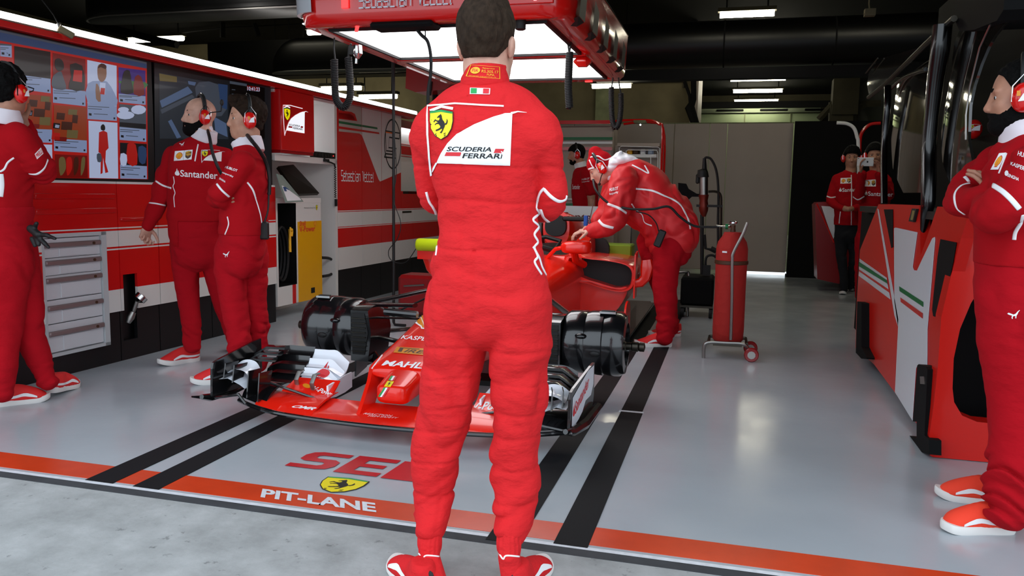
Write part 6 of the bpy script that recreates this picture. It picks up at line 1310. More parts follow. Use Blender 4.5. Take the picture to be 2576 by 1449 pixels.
MB().lathe([(.02, z(584)), (.016, z(575)), (.016, z(566))], (cxx, y, 0), 'z', 12).build('valve', 'brown', t); MB().lathe([(.02, z(556)), (.028, z(558)), (.028, z(562)), (.02, z(564))], (cxx, y, 0), 'z', 12).build('valve_wheel', 'chrome', t)
MB().lathe([(.008, 0), (.02, .0), (.02, .02), (.008, .02)], (cxx-.055, y, z(570)), 'x', 12).build('green_nut', 'green', t); MB().tube([(cxx-.05, y, z(570)), (cxx, y, z(570))], .008, 8).tube([(cxx-.055, y, z(570)), (cxx-.09, y, z(570)), (cxx-.12, y, z(570)+.004)], .005, 8).build('coupling', 'chrome', t)
MB().lathe([(hw+.001, z(664)), (hw+.007, z(663)), (hw+.007, z(655)), (hw+.001, z(654))], (cxx, y, 0), 'z', 32).build('strap', 'brown', t); MB().box((cxx-hw*.45, y-hw*.92, z(632)), (.035, .006, .012), (0, 0, -.4)).build('label_tag', 'white', t, smooth=0)
zb = P(1790, 858, y=y)[2]
MB().tube(cr([P(1880, 560, y=y-.16), P(1868, 590, y=y-.17), P(1845, 635, y=y-.17), P(1842, 660, y=y-.17), P(1841, 760, y=y-.17), P(1838, 855, y=y-.17)], 4), .011, 8).build('cart_handle', 'steel', t)
MB().tube(cr([(cxx-hw-.05, y-.17, 0), (cxx-hw-.05, y-.17, .08), (cxx-hw-.02, y-.17, .115), (cxx, y-.17, .12), (cxx+hw-.01, y-.17, .12), (cxx+hw+.03, y-.16, .09), (cxx+hw+.05, y-.15, .05)], 4), .012, 8).build('front_rail', 'steel', t)
MB().tube([(cxx-hw-.02, y-.17, .115), (cxx-hw-.02, y+.1, .115), (cxx+hw+.02, y+.1, .115), (cxx+hw+.02, y-.15, .115)], .012, 8).bb(cxx-hw*.9, cxx+hw*.9, y-.14, y+.1, .09, .105).build('carrier', 'dark_steel', t)
for dy in (-.19, .08): w_ = MB().lathe([(.015, -.016), (.045, -.018), (.05, -.012), (.05, .012), (.045, .018), (.015, .016)], (cxx+hw+.055, y+dy, .05), 'y', 20).build('wheel', 'deep_red', t); MB().lathe([(.004, -.02), (.028, -.02), (.028, .02), (.004, .02)], (cxx+hw+.055, y+dy, .05), 'y', 10).build('hub', 'steel', w_)
# ================================================================ PEOPLE
def pxm(p): return FP/depth(p)
class Man:
    def __init__(s, label, loc, skin='skin', group=None):
        s.e = thing('person', label, 'person', tuple(float(c) for c in loc), 0, group); s.F = Fig(); s.skin = skin
    def ch(s, tag_, pts, side=None, k=.02, sub=3):
        """pts: (px, py, y, halfwidth px[, thickness m])"""
        P_, R__ = [], []
        for q in pts:
            p, r = R_(*q[:4]); P_.append(p); R__.append((r, q[4] if len(q) > 4 else r))
        s.F.chain(tag_, P_, R__, side, k, sub); return P_
    def head(s, px, py, y, f, up=(0, 0, 1), sc=1.0, neck=None, nr=.055, nose=1, jaw=1):
        s.c = P(px, py, y=y); s.B, s.L = add_head(s.F, s.c, f, up, sc, 'head', nose, jaw); s.sc = sc
        if neck is not None: s.F.seg('head', s.L(0, -.022, -.05), neck, nr*.98, nr*1.1, None, .025)
    def body(s, h=.006, infl=-.014):
        ct = {t: infl for t in ('torso', 'arm', 'pelvis', 'leg', 'cuff', 'cuff2')}; tags = sorted({p['t'] for p in s.F.p} - {'collar', 'hood', 'cap'})
        return s.F.mesh(tags, h, 0, None, None, s.e, 'body', s.skin, inflt=ct)
    def headset(s, cable=None, cup='gloss_red', mic=None, em=True):
        L, sc = s.L, s.sc; e = tag(bpy.data.objects.new('headset', None)); COL.objects.link(e); e.parent = s.e
        mb = MB(); arc = [L(.088*math.sin(a), -.01, .02+.122*math.cos(a)) for a in np.linspace(-1.45, 1.45, 15)]
        hb = MB().tube(arc, .009*sc, 6, flat=1.6).build('headband', 'ink', s.e); hb.name = 'headband'
        bpy.data.objects.remove(e)
        MB().tube([p+s.B[:, 2]*.009 for p in arc], .003*sc, 5).build('band_wire', 'chrome', hb)
        for sx in (-1, 1):
            c = L(sx*.094, -.008, -.008); r = (.026*sc, .034*sc, .046*sc); F = Fig(); F.ell('c', c, r, s.B, .01); F.ell('c', L(sx*.085, -.008, -.008), (.016*sc, .036*sc, .048*sc), s.B, .01)
            cp = F.mesh(['c'], .004, 0, None, None, s.e, 'ear_cup', cup)
            MB().tube([L(sx*.100, -.040, -.02), L(sx*.102, -.040, .03), L(sx*.092, -.012, .07), L(sx*.102, .022, .03), L(sx*.100, .024, -.02)], .0028*sc, 5).build('wire_yoke', 'chrome', cp)
            if em and (L(sx*.12, 0, 0)-CAM)@s.B[:, 0]*sx < 0:
                o = L(sx*.1215, -.008-sx*.018*-1 if sx > 0 else -.008+.018, -.01); u = s.B[:, 1]*(.036*sc)*sx; v = s.B[:, 2]*(.034*sc); o = L(sx*.1205, -.008, -.012)-u*.5-v*.3
                flat_art(Art().poly([(.1, 0), (1, .05), (.95, 1), (.5, .7)], 0).poly([(.0, .5), (.3, .5), (.3, 1), (.0, 1)], 1), 'cup_emblem', ['text_white', 'amber'], o, u, v, cp, off=.002)
        if mic: MB().tube([P(*m) if len(m) == 2 else np.array(m) for m in mic], .004, 6).build('mic_boom', 'ink', s.e)
        return hb
    def shoe(s, h, t, side=1, pitch=0, L=.29, z=0, cols=('shoe_red', 'sole_white', 'shoe_dark'), name='shoe'):
        a, b = P(*h, z=z), P(*t, z=z); d = b-a; ang = math.atan2(d[0], d[1]); a = np.array([a[0], a[1], z]); return shoe_(s.e, a, ang, cols, L, pitch, name, side)
def folds(reg, seed=0):
    """creases: list of (zlo, zhi, amp, freq xyz)"""
    def f(p):
        out = np.zeros(len(p))
        for z0, z1, a, fr in reg:
            w_ = np.clip((p[:, 2]-z0)/.06, 0, 1)*np.clip((z1-p[:, 2])/.06, 0, 1); m = w_ > 0
            if m.any():
                q = p[m]+seed*.37; wp = np.stack([vnoise(q*5+31), vnoise(q*5+57), vnoise(q*5+83)], 1); fq = np.array(fr, float)
                th = vnoise(q*3.1+7)[:, None]*1.2; qs = q.copy(); qs[:, 2] += (th[:, 0])*(q[:, 0]-q[:, 0].mean())
                n1 = vnoise(qs*fq*1.25+wp*.9); n2 = vnoise(qs*fq*2.6+wp*1.5+40); out[m] += w_[m]*a*(.75-1.9*np.sqrt(n1*n1+.01)+.35*n2*.6)
        return out
    return f
def art(M_, a, name, mats, target, q, cell=.06, off=.002, label=None): return skin_art(a, name, mats, target, [tuple(p) for p in q], M_, off, cell, label)
# ---------------------------------------------------------------- driver
m = Man('driver seen from behind in a bright red racing suit, arms folded, facing the car', (P(1175, 1449, z=0)[0], 2.17, 0), 'skin_pale')
XS = (1, 0, 0); y = 2.2
tor = [(1228, 775, y, 156, .125), (1230, 730, y, 154, .13), (1230, 680, y, 146, .125), (1231, 630, y, 137, .115), (1226, 580, y, 126, .110), (1224, 510, y+.01, 126, .112), (1222, 430, y+.01, 140, .12), (1222, 350, y+.01, 151, .122), (1222, 310, y+.01, 152, .11), (1222, 284, y+.01, 142, .09), (1223, 262, y+.01, 116, .065), (1225, 245, y+.01, 78, .05)]
m.ch('torso', tor, XS, .02)
La = m.ch('arm', [(1090, 326, y, 44), (1073, 372, y+.01, 39), (1077, 440, y+.03, 34), (1088, 500, y+.06, 33), (1118, 500, y+.16, 32), (1170, 470, y+.24, 27)], None, .05)
Ra = m.ch('arm', [(1352, 332, y, 46), (1373, 376, y+.0, 41), (1383, 440, y+.02, 38), (1389, 510, y+.05, 37), (1352, 520, y+.16, 33), (1300, 480, y+.25, 28)], None, .05)
m.ch('leg', [(1150, 770, y, 80, .115), (1146, 850, y, 80, .105), (1139, 920, y, 76, .095), (1127, 990, y-.01, 71, .085), (1113, 1060, y-.01, 65, .078), (1099, 1130, y-.01, 60, .074), (1095, 1190, y-.01, 57, .072), (1088, 1250, y-.02, 50, .062), (1087, 1305, y-.05, 44, .055), (1083, 1338, y-.07, 36, .048)], XS, .012)
m.ch('leg', [(1308, 770, y, 79, .115), (1306, 850, y, 76, .105), (1302, 920, y, 72, .095), (1303, 990, y-.01, 67, .085), (1302, 1060, y-.01, 61, .078), (1297, 1130, y-.01, 58, .074), (1297, 1190, y-.01, 60, .072), (1296, 1260, y-.02, 52, .062), (1292, 1308, y-.05, 45, .055), (1284, 1340, y-.07, 36, .048)], XS, .012)
m.ch('cuff', [(1081, 1345, y-.08, 27), (1081, 1400, y-.10, 26)]); m.ch('cuff2', [(1281, 1345, y-.08, 28), (1280, 1405, y-.10, 27)])
m.head(1227, 122, y+.045, (.04, 1, -.05), (0, .04, 1), .97, P(1224, 205, y=y+.02), .056)
m.body(.007, -.012)
zq = [P(1222, v, y=y)[2] for v in (420, 505, 623)]; zl = [P(1222, v, y=y)[2] for v in (868, 948, 1020, 1077, 1157, 1240)]; xv = [P(v, 500, y=y)[0] for v in (1105, 1193, 1285)]; xl = [P(v, 1000, y=y)[0] for v in (1117, 1311)]
fd = folds([(.07, .32, .011, (7, 7, 20)), (.26, .55, .009, (8, 8, 11)), (.48, .90, .009, (6, 6, 8)), (.84, 1.10, .011, (4, 4, 10)), (1.05, 1.42, .007, (6, 6, 7))])
def ddisp(p):
    o = fd(p); n = .012*vnoise(p*7)
    for z0 in zq: o += .004*np.exp(-((p[:, 2]-z0+n)/.005)**2)*(p[:, 2] > .84)
    for z0 in zl: o += .004*np.exp(-((p[:, 2]-z0+n)/.005)**2)*(p[:, 2] < .84)
    for x0 in xv: o += .0035*np.exp(-((p[:, 0]-x0+n*.5)/.005)**2)*(p[:, 2] > .84)*(p[:, 2] < 1.42)
    for x0 in xl: o += .003*np.exp(-((p[:, 0]-x0+n*.5+(.8-p[:, 2])*.03*np.sign(x0+.7))/.005)**2)*(p[:, 2] < .8)
    xm = P(1222, 700, y=y)[0]; o += .005*np.exp(-((p[:, 0]-xm+n*.3)/.006)**2)*(p[:, 2] > .8)*(p[:, 2] < 1.0)
    return o
suit = m.F.mesh(['torso', 'arm', 'leg'], .0052, .002, None, ddisp, m.e, 'race_suit', 'suit')
for c_ in ('cuff', 'cuff2'): m.F.mesh([c_], .004, .0, None, lambda p: .0015*np.sin((np.arctan2(p[:, 1]-y, (p[:, 0]+.71) % .2-.1))*60), m.e, 'ankle_cuff', 'suit')
# collar
C = Fig(); c0, r0 = R_(1222, 208, y+.012, 62); c1, r1 = R_(1228, 172, y+.018, 47); C.seg('c', c0, c1, (r0, .068), (r1, .058), XS, .01)
cut = lambda p: np.maximum(p[:, 2]-(c1[2]+.005-.10*(p[:, 1]-y)), np.maximum(c0[2]-.012-p[:, 2], (.050**1-np.sqrt(((p[:, 0]-c1[0])/1.0)**2+((p[:, 1]-c1[1])/1.05)**2))*(p[:, 2] > c1[2]-.02)))
col = C.mesh(['c'], .004, .002, lambda p: np.maximum(p[:, 2]-(c1[2]+.006), c0[2]-.03-p[:, 2]), None, m.e, 'collar', 'suit')
bs, bc = bvh_of(suit), bvh_of(col)
C1b = lambda x, y_: (1000+x*.48335, y_*.48309); K = lambda *p: [C1b(*q) for q in p]
art(m.e, Art().line([(.02, .04), (.98, .04), (.98, .96), (.02, .96), (.02, .04)], .03, 0).poly(circle(.22, .55, .15, 14, .28), 0).text('FIA', .13, .42, .18, .25, 1, 1).text('RS.305.17', .42, .42, .52, .22, 0).text('Sparco', .42, .7, .4, .14, 0).text('PUMA', .6, .2, .22, .16, 0).text('www.sparco.it', .08, .07, .8, .08, 0), 'collar_label', ['gold', 'logo_red'], bc, [(1172, 193), (1258, 200), (1257, 168), (1185, 163)], .08)
art(m.e, Art().rect(-.03, -.06, 1.03, 1.06, 0).rect(0.02, .04, .34, .96, 1, 1).rect(.34, .04, .66, .96, 3, 1).rect(.66, .04, .98, .96, 2, 1), 'flag_patch', ['text_white', 'flag_green', 'logo_red', 'text_white'], bs, K((380, 490), (478, 492), (480, 464), (381, 461)), .1)
art(m.e, emblem(), 'back_emblem', EMB, bs, K((150, 925), (600, 932), (600, 535), (150, 530)), .05, .0025)
sl = 'piping'
skin_line(K((765, 980), (740, 1010), (722, 1080), (738, 1110), (705, 1145), (735, 1180), (712, 1220), (730, 1260), (712, 1290), (738, 1345), (752, 1390), (772, 1430)), sl, 'text_white', bs, m.e, .0042, 8)
skin_line([(1341, 620), (1352, 645), (1345, 660), (1362, 690)], sl, 'text_white', bs, m.e, .004)
skin_line(K((762, 985), (800, 1025), (840, 1048), (872, 1040), (880, 1020)), sl, 'text_white', bs, m.e, .005)
skin_line(K((745, 1090), (760, 1130), (785, 1155)), sl, 'text_white', bs, m.e, .006)
skin_line(K((150, 1000), (165, 1050), (185, 1080), (200, 1115), (185, 1150), (215, 1190), (205, 1230), (205, 1290), (200, 1330)), sl, 'text_white', bs, m.e, .004)
hair_(m.e, m.L, m.B, [(-.13, -.048), (-.06, -.040), (-.03, -.006), (.0, .02), (.05, .055), (.12, .08)], .005, 'hair_driver', .97, .004, [((0, -.045, .06), (.076, .072, .085)), ((0, .0, .085), (.068, .08, .082))], .005, (60, 60, 25))
bt = ('suit', 'sole_white', 'shoe_dark')
for hx, tx, sd in (((1080, 1518), (1012, 1440), -1), ((1282, 1520), (1350, 1444), 1)):
    a_, b_ = P(*hx, z=0), P(*tx, z=0); b = shoe_(m.e, a_, math.atan2(b_[0]-a_[0], b_[1]-a_[1]), ('suit', 'sole_white', 'text_white'), .27, 0, 'racing_boot', sd, zs=.8)
    hp = P(*hx, z=0); G = Fig(); q0 = np.array([hp[0], hp[1]+.045, .045]); G.seg('b', q0, P(hx[0]-1, 1402, y=y-.10), (.034, .044), .032, XS, .01)
    bb_ = G.mesh(['b'], .004, 0, None, None, b, 'boot_shaft', 'suit'); bvb = bvh_of(bb_); skin_line([(hx[0]-26, 1392), (hx[0]-16, 1406), (hx[0]-8, 1398), (hx[0]+24, 1400)], 'boot_trim', 'text_white', bvb, b, .0025)
    MB().ball(hp+np.array([0, .006, .045]), (.017, .008, .05), 12).build('heel_tab', 'ink', b)
# ---------------------------------------------------------------- crew in red pullovers
CREW = 'crew members in red team clothes'
def side_of(p): d = _n(np.array([p[0], p[1], 0.])); return np.array([d[1], -d[0], 0])   # image-right on the ground
# bearded man
m = Man('bald bearded man in a red pullover looking at the screens, one arm hanging', (P(500, 905, z=0)[0], 4.42, 0), 'skin_pale', None)
y = 4.42; sd = side_of(P(500, 500, y=y)); fw_ = np.array([-sd[1], sd[0], 0])*-1
m.ch('torso', [(497, 600, y, 62, .125), (495, 560, y, 66, .135), (495, 510, y, 67, .14), (497, 450, y, 68, .135), (500, 405, y, 67, .12), (503, 384, y, 56, .085), (508, 368, y, 34, .06)], sd)
m.ch('pelvis', [(496, 520, y, 60, .12), (497, 565, y, 62, .12), (497, 610, y, 62, .12), (497, 640, y, 56, .11)], sd)
m.ch('arm', [(440, 392, y, 24), (424, 430, y-.02, 22), (408, 480, y-.05, 21), (394, 520, y-.08, 19), (372, 568, y-.12, 13)])
m.ch('arm', [(562, 395, y+.08, 23), (576, 440, y+.12, 21), (586, 500, y+.12, 19), (580, 550, y+.05, 14)])
m.ch('leg', [(465, 610, y, 35, .10), (466, 670, y, 33, .09), (473, 745, y, 27, .07), (481, 810, y, 24, .06), (484, 868, y, 22, .055)], sd)
m.ch('leg', [(530, 610, y+.05, 37, .10), (545, 680, y+.1, 32, .09), (560, 750, y+.15, 27, .07), (582, 815, y+.22, 24, .06), (592, 852, y+.25, 22, .055)], sd)
m.head(500, 294, y, (-.56, -.82, .03), (0, .03, 1), .98, P(512, 342, y=y), .058, 1, 1.05)
w0 = P(372, 570, y=y-.12); hand_(m.F, w0, (P(360, 612, y=y-.13)-w0), (.5, -.2, -.1), -1, (.8, 1.0, .8), .5, .95)
m.body(.005)
fd = folds([(.08, .3, .010, (7, 7, 18)), (.3, .9, .006, (8, 8, 8)), (.85, 1.15, .006, (6, 6, 12)), (1.02, 1.5, .014, (7, 7, 9))], 3)
hem = P(500, 556, y=y)[2]
tr = m.F.mesh(['pelvis', 'leg', 'torso'], .0065, 0, lambda p: p[:, 2]-hem-.03, fd, m.e, 'trousers', 'pants_red')
pu = m.F.mesh(['torso', 'arm'], .006, .006, lambda p: np.where((p-P(448, 520, y=y))@sd < 0, -1., hem-p[:, 2]), fd, m.e, 'pullover', 'team_red')
def collar_(m, q0, q1, h0, h1, y, sdv, zup=.0, name='collar', mm='collar_white', dep=1.0):
    G = Fig(); a, ra = R_(*q0, y, h0); b, rb = R_(*q1, y, h1); G.seg('c', a, b, (ra, ra*dep), (rb, rb*dep), sdv, .01)
    d = _n(b-a); return G.mesh(['c'], .004, 0, lambda p: np.maximum((p-b)@d-.004, (a-p)@d-.015), lambda p: .004*vnoise(p*25), m.e, name, mm)
col = collar_(m, (513, 347), (520, 326), 32, 27, y+.01, sd)
bp_ = bvh_of(pu)
C4b = lambda x, y_: (340+x*.19324, 220+y_*.19324); K = lambda *p: [C4b(*q) for q in p]
art(m.e, badge(), 'chest_patch', BADGE, bp_, K((505, 958), (735, 938), (750, 812), (520, 830)), .08)
art(m.e, emblem(False), 'chest_emblem', EMB, bp_, K((850, 985), (1130, 995), (1130, 815), (860, 808)), .08)
art(m.e, bank(), 'chest_lettering', ['text_white'], bp_, K((520, 1155), (1070, 1195), (1070, 1090), (520, 1060)), .06)
art(m.e, puma(), 'chest_cat_mark', ['text_white'], bp_, K((575, 768), (645, 768), (645, 712), (575, 712)), .2)
skin_line(K((820, 740), (800, 840), (778, 962)), 'zip', 'text_white', bp_, m.e, .004)
skin_line(K((475, 730), (570, 670), (660, 640)), 'piping', 'text_white', bp_, m.e, .003); skin_line(K((1020, 655), (1120, 730), (1225, 795)), 'piping', 'text_white', bp_, m.e, .003)
skin_line(K((268, 1218), (360, 1275), (470, 1312)), 'piping', 'text_white', bp_, m.e, .006); skin_line([(372, 510), (392, 512), (416, 517)], 'piping', 'text_white', bp_, m.e, .005)
skin_line(K((500, 1160), (510, 1240), (495, 1290), (520, 1370), (505, 1430), (515, 1560)), 'piping', 'text_white', bp_, m.e, .003)
eyes_(m.e, m.L, m.B, (-.1, 0), .98); brows_(m.e, m.L, 'hair_black', .98); beard_(m.e, m.L, m.B, 'hair_black', .98, .014)
m.headset(mic=[tuple(m.L(-.10, .0, -.04)), tuple(m.L(-.125, -.03, .02)), tuple(P(556, 280, y=y-.05)), tuple(P(558, 262, y=y-.05))]); MB().ball(P(558, 258, y=y-.05), (.012, .012, .02), 10).build('microphone', 'ink', m.e)
MB().tube(cr([tuple(m.L(.0, -.05, -.06)), P(527, 345, y=y-.1), P(535, 385, y=y-.14), P(548, 420, y=y-.145), P(562, 445, y=y-.1)], 5), .010, 8).build('headset_cable', 'rubber', m.e)
m.shoe((502, 906), (446, 915), 1, 0, .29); m.shoe((590, 880), (640, 905), -1, 0, .28)
# dark haired man with folded arms
m = Man('dark haired man in a red pullover with folded arms, facing the bearded man', (P(600, 955, z=0)[0], 4.0, 0), 'skin_tan')
y = 4.02; sd = side_of(P(615, 500, y=y))
m.ch('torso', [(612, 600, y, 54, .16), (613, 560, y, 57, .165), (616, 510, y, 56, .17), (620, 460, y, 54, .18), (624, 425, y, 49, .17), (627, 402, y, 40, .13), (627, 388, y, 27, .08)], sd)
m.ch('pelvis', [(613, 545, y, 52, .15), (612, 580, y, 54, .155), (609, 620, y, 57, .15), (608, 650, y, 52, .14)], sd)
m.ch('arm', [(612, 408, y-.15, 29), (590, 440, y-.18, 27), (562, 475, y-.20, 27), (553, 492, y-.19, 26), (575, 505, y-.12, 23), (600, 498, y-.05, 19)])
m.ch('arm', [(630, 405, y+.16, 26), (600, 440, y+.18, 25), (560, 480, y+.1, 24), (545, 500, y+.0, 22), (580, 495, y-.08, 19)])
m.ch('leg', [(588, 630, y, 47, .115), (584, 690, y, 40, .10), (586, 745, y, 35, .085), (598, 820, y, 31, .07), (603, 880, y, 29, .065), (603, 925, y, 27, .06)], sd)
m.ch('leg', [(630, 630, y+.12, 42, .11), (636, 700, y+.13, 36, .09), (640, 760, y+.14, 31, .08), (648, 823, y+.15, 26, .07), (650, 870, y+.15, 23, .06), (650, 915, y+.15, 22, .055)], sd)
m.head(618, 302, y, (-.72, -.69, .0), (0, 0, 1), .97, P(628, 368, y=y), .055, .95, .92)
w0 = P(560, 508, y=y-.13); hand_(m.F, w0, P(592, 488, y=y-.18)-w0, (.2, 1, 0), 1, (.2, .5, .5), .3, .8)
m.body(.005)
fd = folds([(.08, .4, .012, (7, 7, 20)), (.35, .9, .007, (8, 8, 9)), (.85, 1.15, .006, (6, 6, 12)), (1.02, 1.5, .014, (7, 7, 9))], 11); hem = P(610, 590, y=y)[2]
tr = m.F.mesh(['pelvis', 'leg', 'torso'], .0065, 0, lambda p: p[:, 2]-hem-.03, fd, m.e, 'trousers', 'pants_red')
pu = m.F.mesh(['torso', 'arm'], .006, .004, lambda p: hem-p[:, 2], fd, m.e, 'pullover', 'team_red'); bp_ = bvh_of(pu)
collar_(m, (628, 380), (620, 354), 37, 39, y, sd)
art(m.e, Art().text('HUBLOT', 0, 0, 1, 1, 0, 0, 0, .02), 'sleeve_lettering', ['text_white'], bp_, K((1170, 1050), (1325, 1100), (1335, 1068), (1185, 1018)), .2)
art(m.e, Art().text('kaspersky', 0, 0, 1, 1, 0, 0, 0, .015), 'sleeve_lettering', ['text_white'], bp_, K((1130, 1120), (1275, 1180), (1282, 1148), (1140, 1095)), .2)
art(m.e, Art().text('SINGHA', 0, 0, 1, 1, 0, 0, 0, .015), 'sleeve_lettering', ['text_white'], bp_, K((1095, 1195), (1172, 1242), (1180, 1218), (1103, 1172)), .2)
skin_line(K((1062, 1255), (1130, 1340), (1225, 1425)), 'piping', 'text_white', bp_, m.e, .006); skin_line(K((1460, 1235), (1530, 1330), (1570, 1445)), 'piping', 'text_white', bp_, m.e, .005); skin_line([(642, 496), (655, 540), (660, 578)], 'piping', 'text_white', bp_, m.e, .004)
skin_line([(572, 545), (575, 565), (566, 590)], 'piping', 'text_white', bp_, m.e, .004)
art(m.e, puma(), 'cat_mark', ['text_white'], bvh_of(tr), [(561, 648), (578, 648), (578, 632), (561, 632)], .3)
eyes_(m.e, m.L, m.B, (0, 0), .97); brows_(m.e, m.L, 'hair_black', .97)
hair_(m.e, m.L, m.B, [(-.13, -.07), (-.05, -.055), (-.01, -.02), (.02, .0), (.04, .03), (.07, .07), (.12, .085)], .008, 'hair_brown', .97, .0045, [((0, .05, .112), (.046, .045, .032)), ((0, -.02, .10), (.062, .075, .045)), ((0, -.085, .06), (.055, .038, .05))], .006, (48, 48, 48))
m.headset()
MB().tube(cr([m.L(.10, -.01, -.06), P(634, 355, y=y-.18), P(652, 378, y=y-.1), P(670, 410, y=y-.02), P(678, 450, y=y), P(677, 490, y=y)], 5), .011, 8).build('headset_cable', 'rubber', m.e)
p = P(665, 580, y=y-.03); rd = MB().box(p, (.05, .035, .10), None, .008).build('radio_pouch', 'ink', m.e)
MB().tube(cr([P(676, 490, y=y), P(674, 530, y=y-.02), P(665, 560, y=y-.03)], 4), .005, 6).build('radio_cable', 'rubber', m.e)
m.shoe((603, 962), (528, 965), 1, 0, .28); m.shoe((660, 930), (600, 925), 1, 0, .28)
# man at the left edge
m = Man('dark haired man at the left edge seen from behind, hand on his chin', (P(20, 1010, z=0)[0], 3.35, 0), 'skin_tan')
y = 3.3; sd = side_of(P(20, 500, y=y))
m.ch('torso', [(-2, 600, y, 72, .15), (-5, 560, y, 74, .15), (-8, 500, y, 74, .15), (-8, 430, y, 78, .15), (-8, 375, y, 76, .14), (-5, 340, y, 62, .10), (0, 322, y, 38, .06)], sd)
m.ch('pelvis', [(-2, 500, y, 70, .14), (0, 560, y, 74, .15), (2, 620, y, 80, .15), (5, 660, y, 76, .14)], sd)
m.ch('arm', [(40, 345, y, 38), (70, 385, y+.04, 33), (98, 420, y+.10, 31), (112, 430, y+.16, 27), (90, 380, y+.2, 24), (62, 315, y+.2, 18)])
m.ch('arm', [(-50, 345, y+.0, 34), (-60, 420, y-.02, 30), (-56, 480, y+.0, 26), (-26, 475, y+.10, 20)])
m.ch('leg', [(5, 650, y-.05, 72, .14), (8, 740, y-.08, 56, .11), (8, 830, y-.1, 44, .085), (8, 920, y-.13, 33, .07), (6, 985, y-.14, 28, .06)], sd)
m.ch('leg', [(38, 650, y+.05, 52, .13), (58, 740, y+.05, 44, .10), (72, 830, y+.05, 36, .08), (98, 905, y+.08, 28, .065), (120, 960, y+.1, 23, .055)], sd)
m.head(18, 232, y+.02, (-.05, .98, .05), (0, 0, 1), 1.0, P(8, 295, y=y), .058)
w0 = P(58, 308, y=y+.17); hand_(m.F, w0, P(32, 272, y=y+.15)-w0, (-.6, .6, 0), -1, (.5, .7, .6), .4, .95)
m.body(.006)
fd = folds([(.05, .25, .012, (6, 6, 18)), (.2, .95, .008, (6, 6, 7)), (.85, 1.25, .009, (5, 5, 12)), (1.2, 1.5, .012, (7, 7, 8))], 5); hem = P(20, 535, y=y)[2]
tr = m.F.mesh(['pelvis', 'leg', 'torso'], .0065, 0, lambda p: p[:, 2]-hem-.03, fd, m.e, 'trousers', 'pants_red')
pu = m.F.mesh(['torso', 'arm'], .006, .004, lambda p: hem-p[:, 2], fd, m.e, 'pullover', 'team_red'); bp_ = bvh_of(pu)
collar_(m, (5, 300), (8, 272), 46, 38, y, sd)
Kl = lambda *p: [(q[0]*.3589, 120+q[1]*.3589) for q in p]
art(m.e, Art().rect(-.02, -.1, 1.02, 1.1, 0).text('PIRELLI', .05, .1, .9, .8, 1, 1, 0, .03), 'sleeve_lettering', ['text_white', 'logo_red'], bp_, Kl((258, 778), (300, 740), (285, 705), (244, 748)), .2)
skin_line(Kl((205, 885), (260, 885), (310, 845), (336, 785)), 'piping', 'text_white', bp_, m.e, .006); skin_line(Kl((0, 870), (30, 850), (55, 805), (98, 772)), 'piping', 'text_white', bp_, m.e, .005)
skin_line(Kl((8, 885), (14, 960), (5, 1045)), 'piping', 'text_white', bp_, m.e, .011)
hair_(m.e, m.L, m.B, [(-.13, -.065), (-.05, -.05), (-.02, -.01), (.02, .02), (.05, .05), (.12, .08)], .018, 'hair_black', 1.0, .005, [((0, -.01, .08), (.075, .09, .065))], .009, (60, 60, 60))
m.headset(mic=None); MB().tube([m.L(.10, .02, .03), m.L(.115, .05, .02), m.L(.105, .055, .01), m.L(.10, .03, .0)], .003, 5).build('glasses_hook', 'ink', m.e)
g = Fig(); b0 = P(80, 590, y=y-.02)
for a, b, r in (((78, 575), (95, 590), .02), ((88, 570), (92, 562), .012), ((92, 588), (118, 592), .013), ((118, 592), (138, 600), .010), ((92, 592), (112, 612), .013), ((112, 612), (122, 622), .010), ((90, 594), (97, 615), .013), ((80, 600), (88, 618), .011)): g.seg('g', P(*a, y=y-.04), P(*b, y=y-.05), r, r*.85, None, .008)
gl = g.mesh(['g'], .005, 0, None, None, None, 'work_gloves', 'rubber'); c_ = Vector(tuple(b0)); gl.data.transform(Matrix.Translation(-c_)); gl.location = c_; tag(gl, 'black work gloves tucked in the back pocket of the man at the left edge', 'gloves')
m.shoe((-20, 1024), (88, 1010), 1, 0, .27); m.shoe((128, 1000), (195, 968), 1, .12, .28)
# man at the right edge
m = Man('dark bearded man at the right edge with folded arms and white collar', (P(2520, 1340, z=0)[0], 3.0, 0), 'skin_tan')
y = 3.08; sd = side_of(P(2570, 500, y=y))
m.ch('torso', [(2578, 690, y, 108, .17), (2576, 640, y, 110, .175), (2575, 580, y, 108, .175), (2578, 510, y, 104, .185), (2586, 450, y, 98, .185), (2590, 405, y, 80, .15), (2592, 375, y, 54, .09)], sd)
m.ch('pelvis', [(2578, 610, y, 100, .16), (2578, 660, y, 106, .165), (2576, 710, y, 112, .165), (2576, 750, y, 106, .15)], sd)
m.ch('arm', [(2610, 410, y-.16, 56), (2580, 460, y-.20, 54), (2535, 510, y-.22, 52), (2500, 540, y-.18, 47), (2488, 520, y-.06, 42), (2492, 480, y+.04, 30)])
m.ch('arm', [(2520, 405, y+.20, 42), (2470, 450, y+.24, 44), (2425, 490, y+.2, 42), (2432, 508, y+.10, 38), (2480, 500, y+.0, 34), (2530, 480, y-.05, 28)])
m.ch('leg', [(2572, 740, y-.05, 104, .13), (2566, 860, y-.06, 92, .115), (2566, 980, y-.06, 80, .10), (2562, 1080, y-.07, 68, .09), (2552, 1170, y-.08, 62, .08), (2545, 1240, y-.08, 60, .075), (2545, 1285, y-.08, 50, .065)], sd)
m.ch('leg', [(2590, 740, y+.16, 96, .13), (2585, 860, y+.16, 84, .11), (2580, 980, y+.16, 72, .095), (2565, 1100, y+.17, 58, .08), (2545, 1190, y+.18, 50, .07), (2540, 1225, y+.18, 44, .065)], sd)
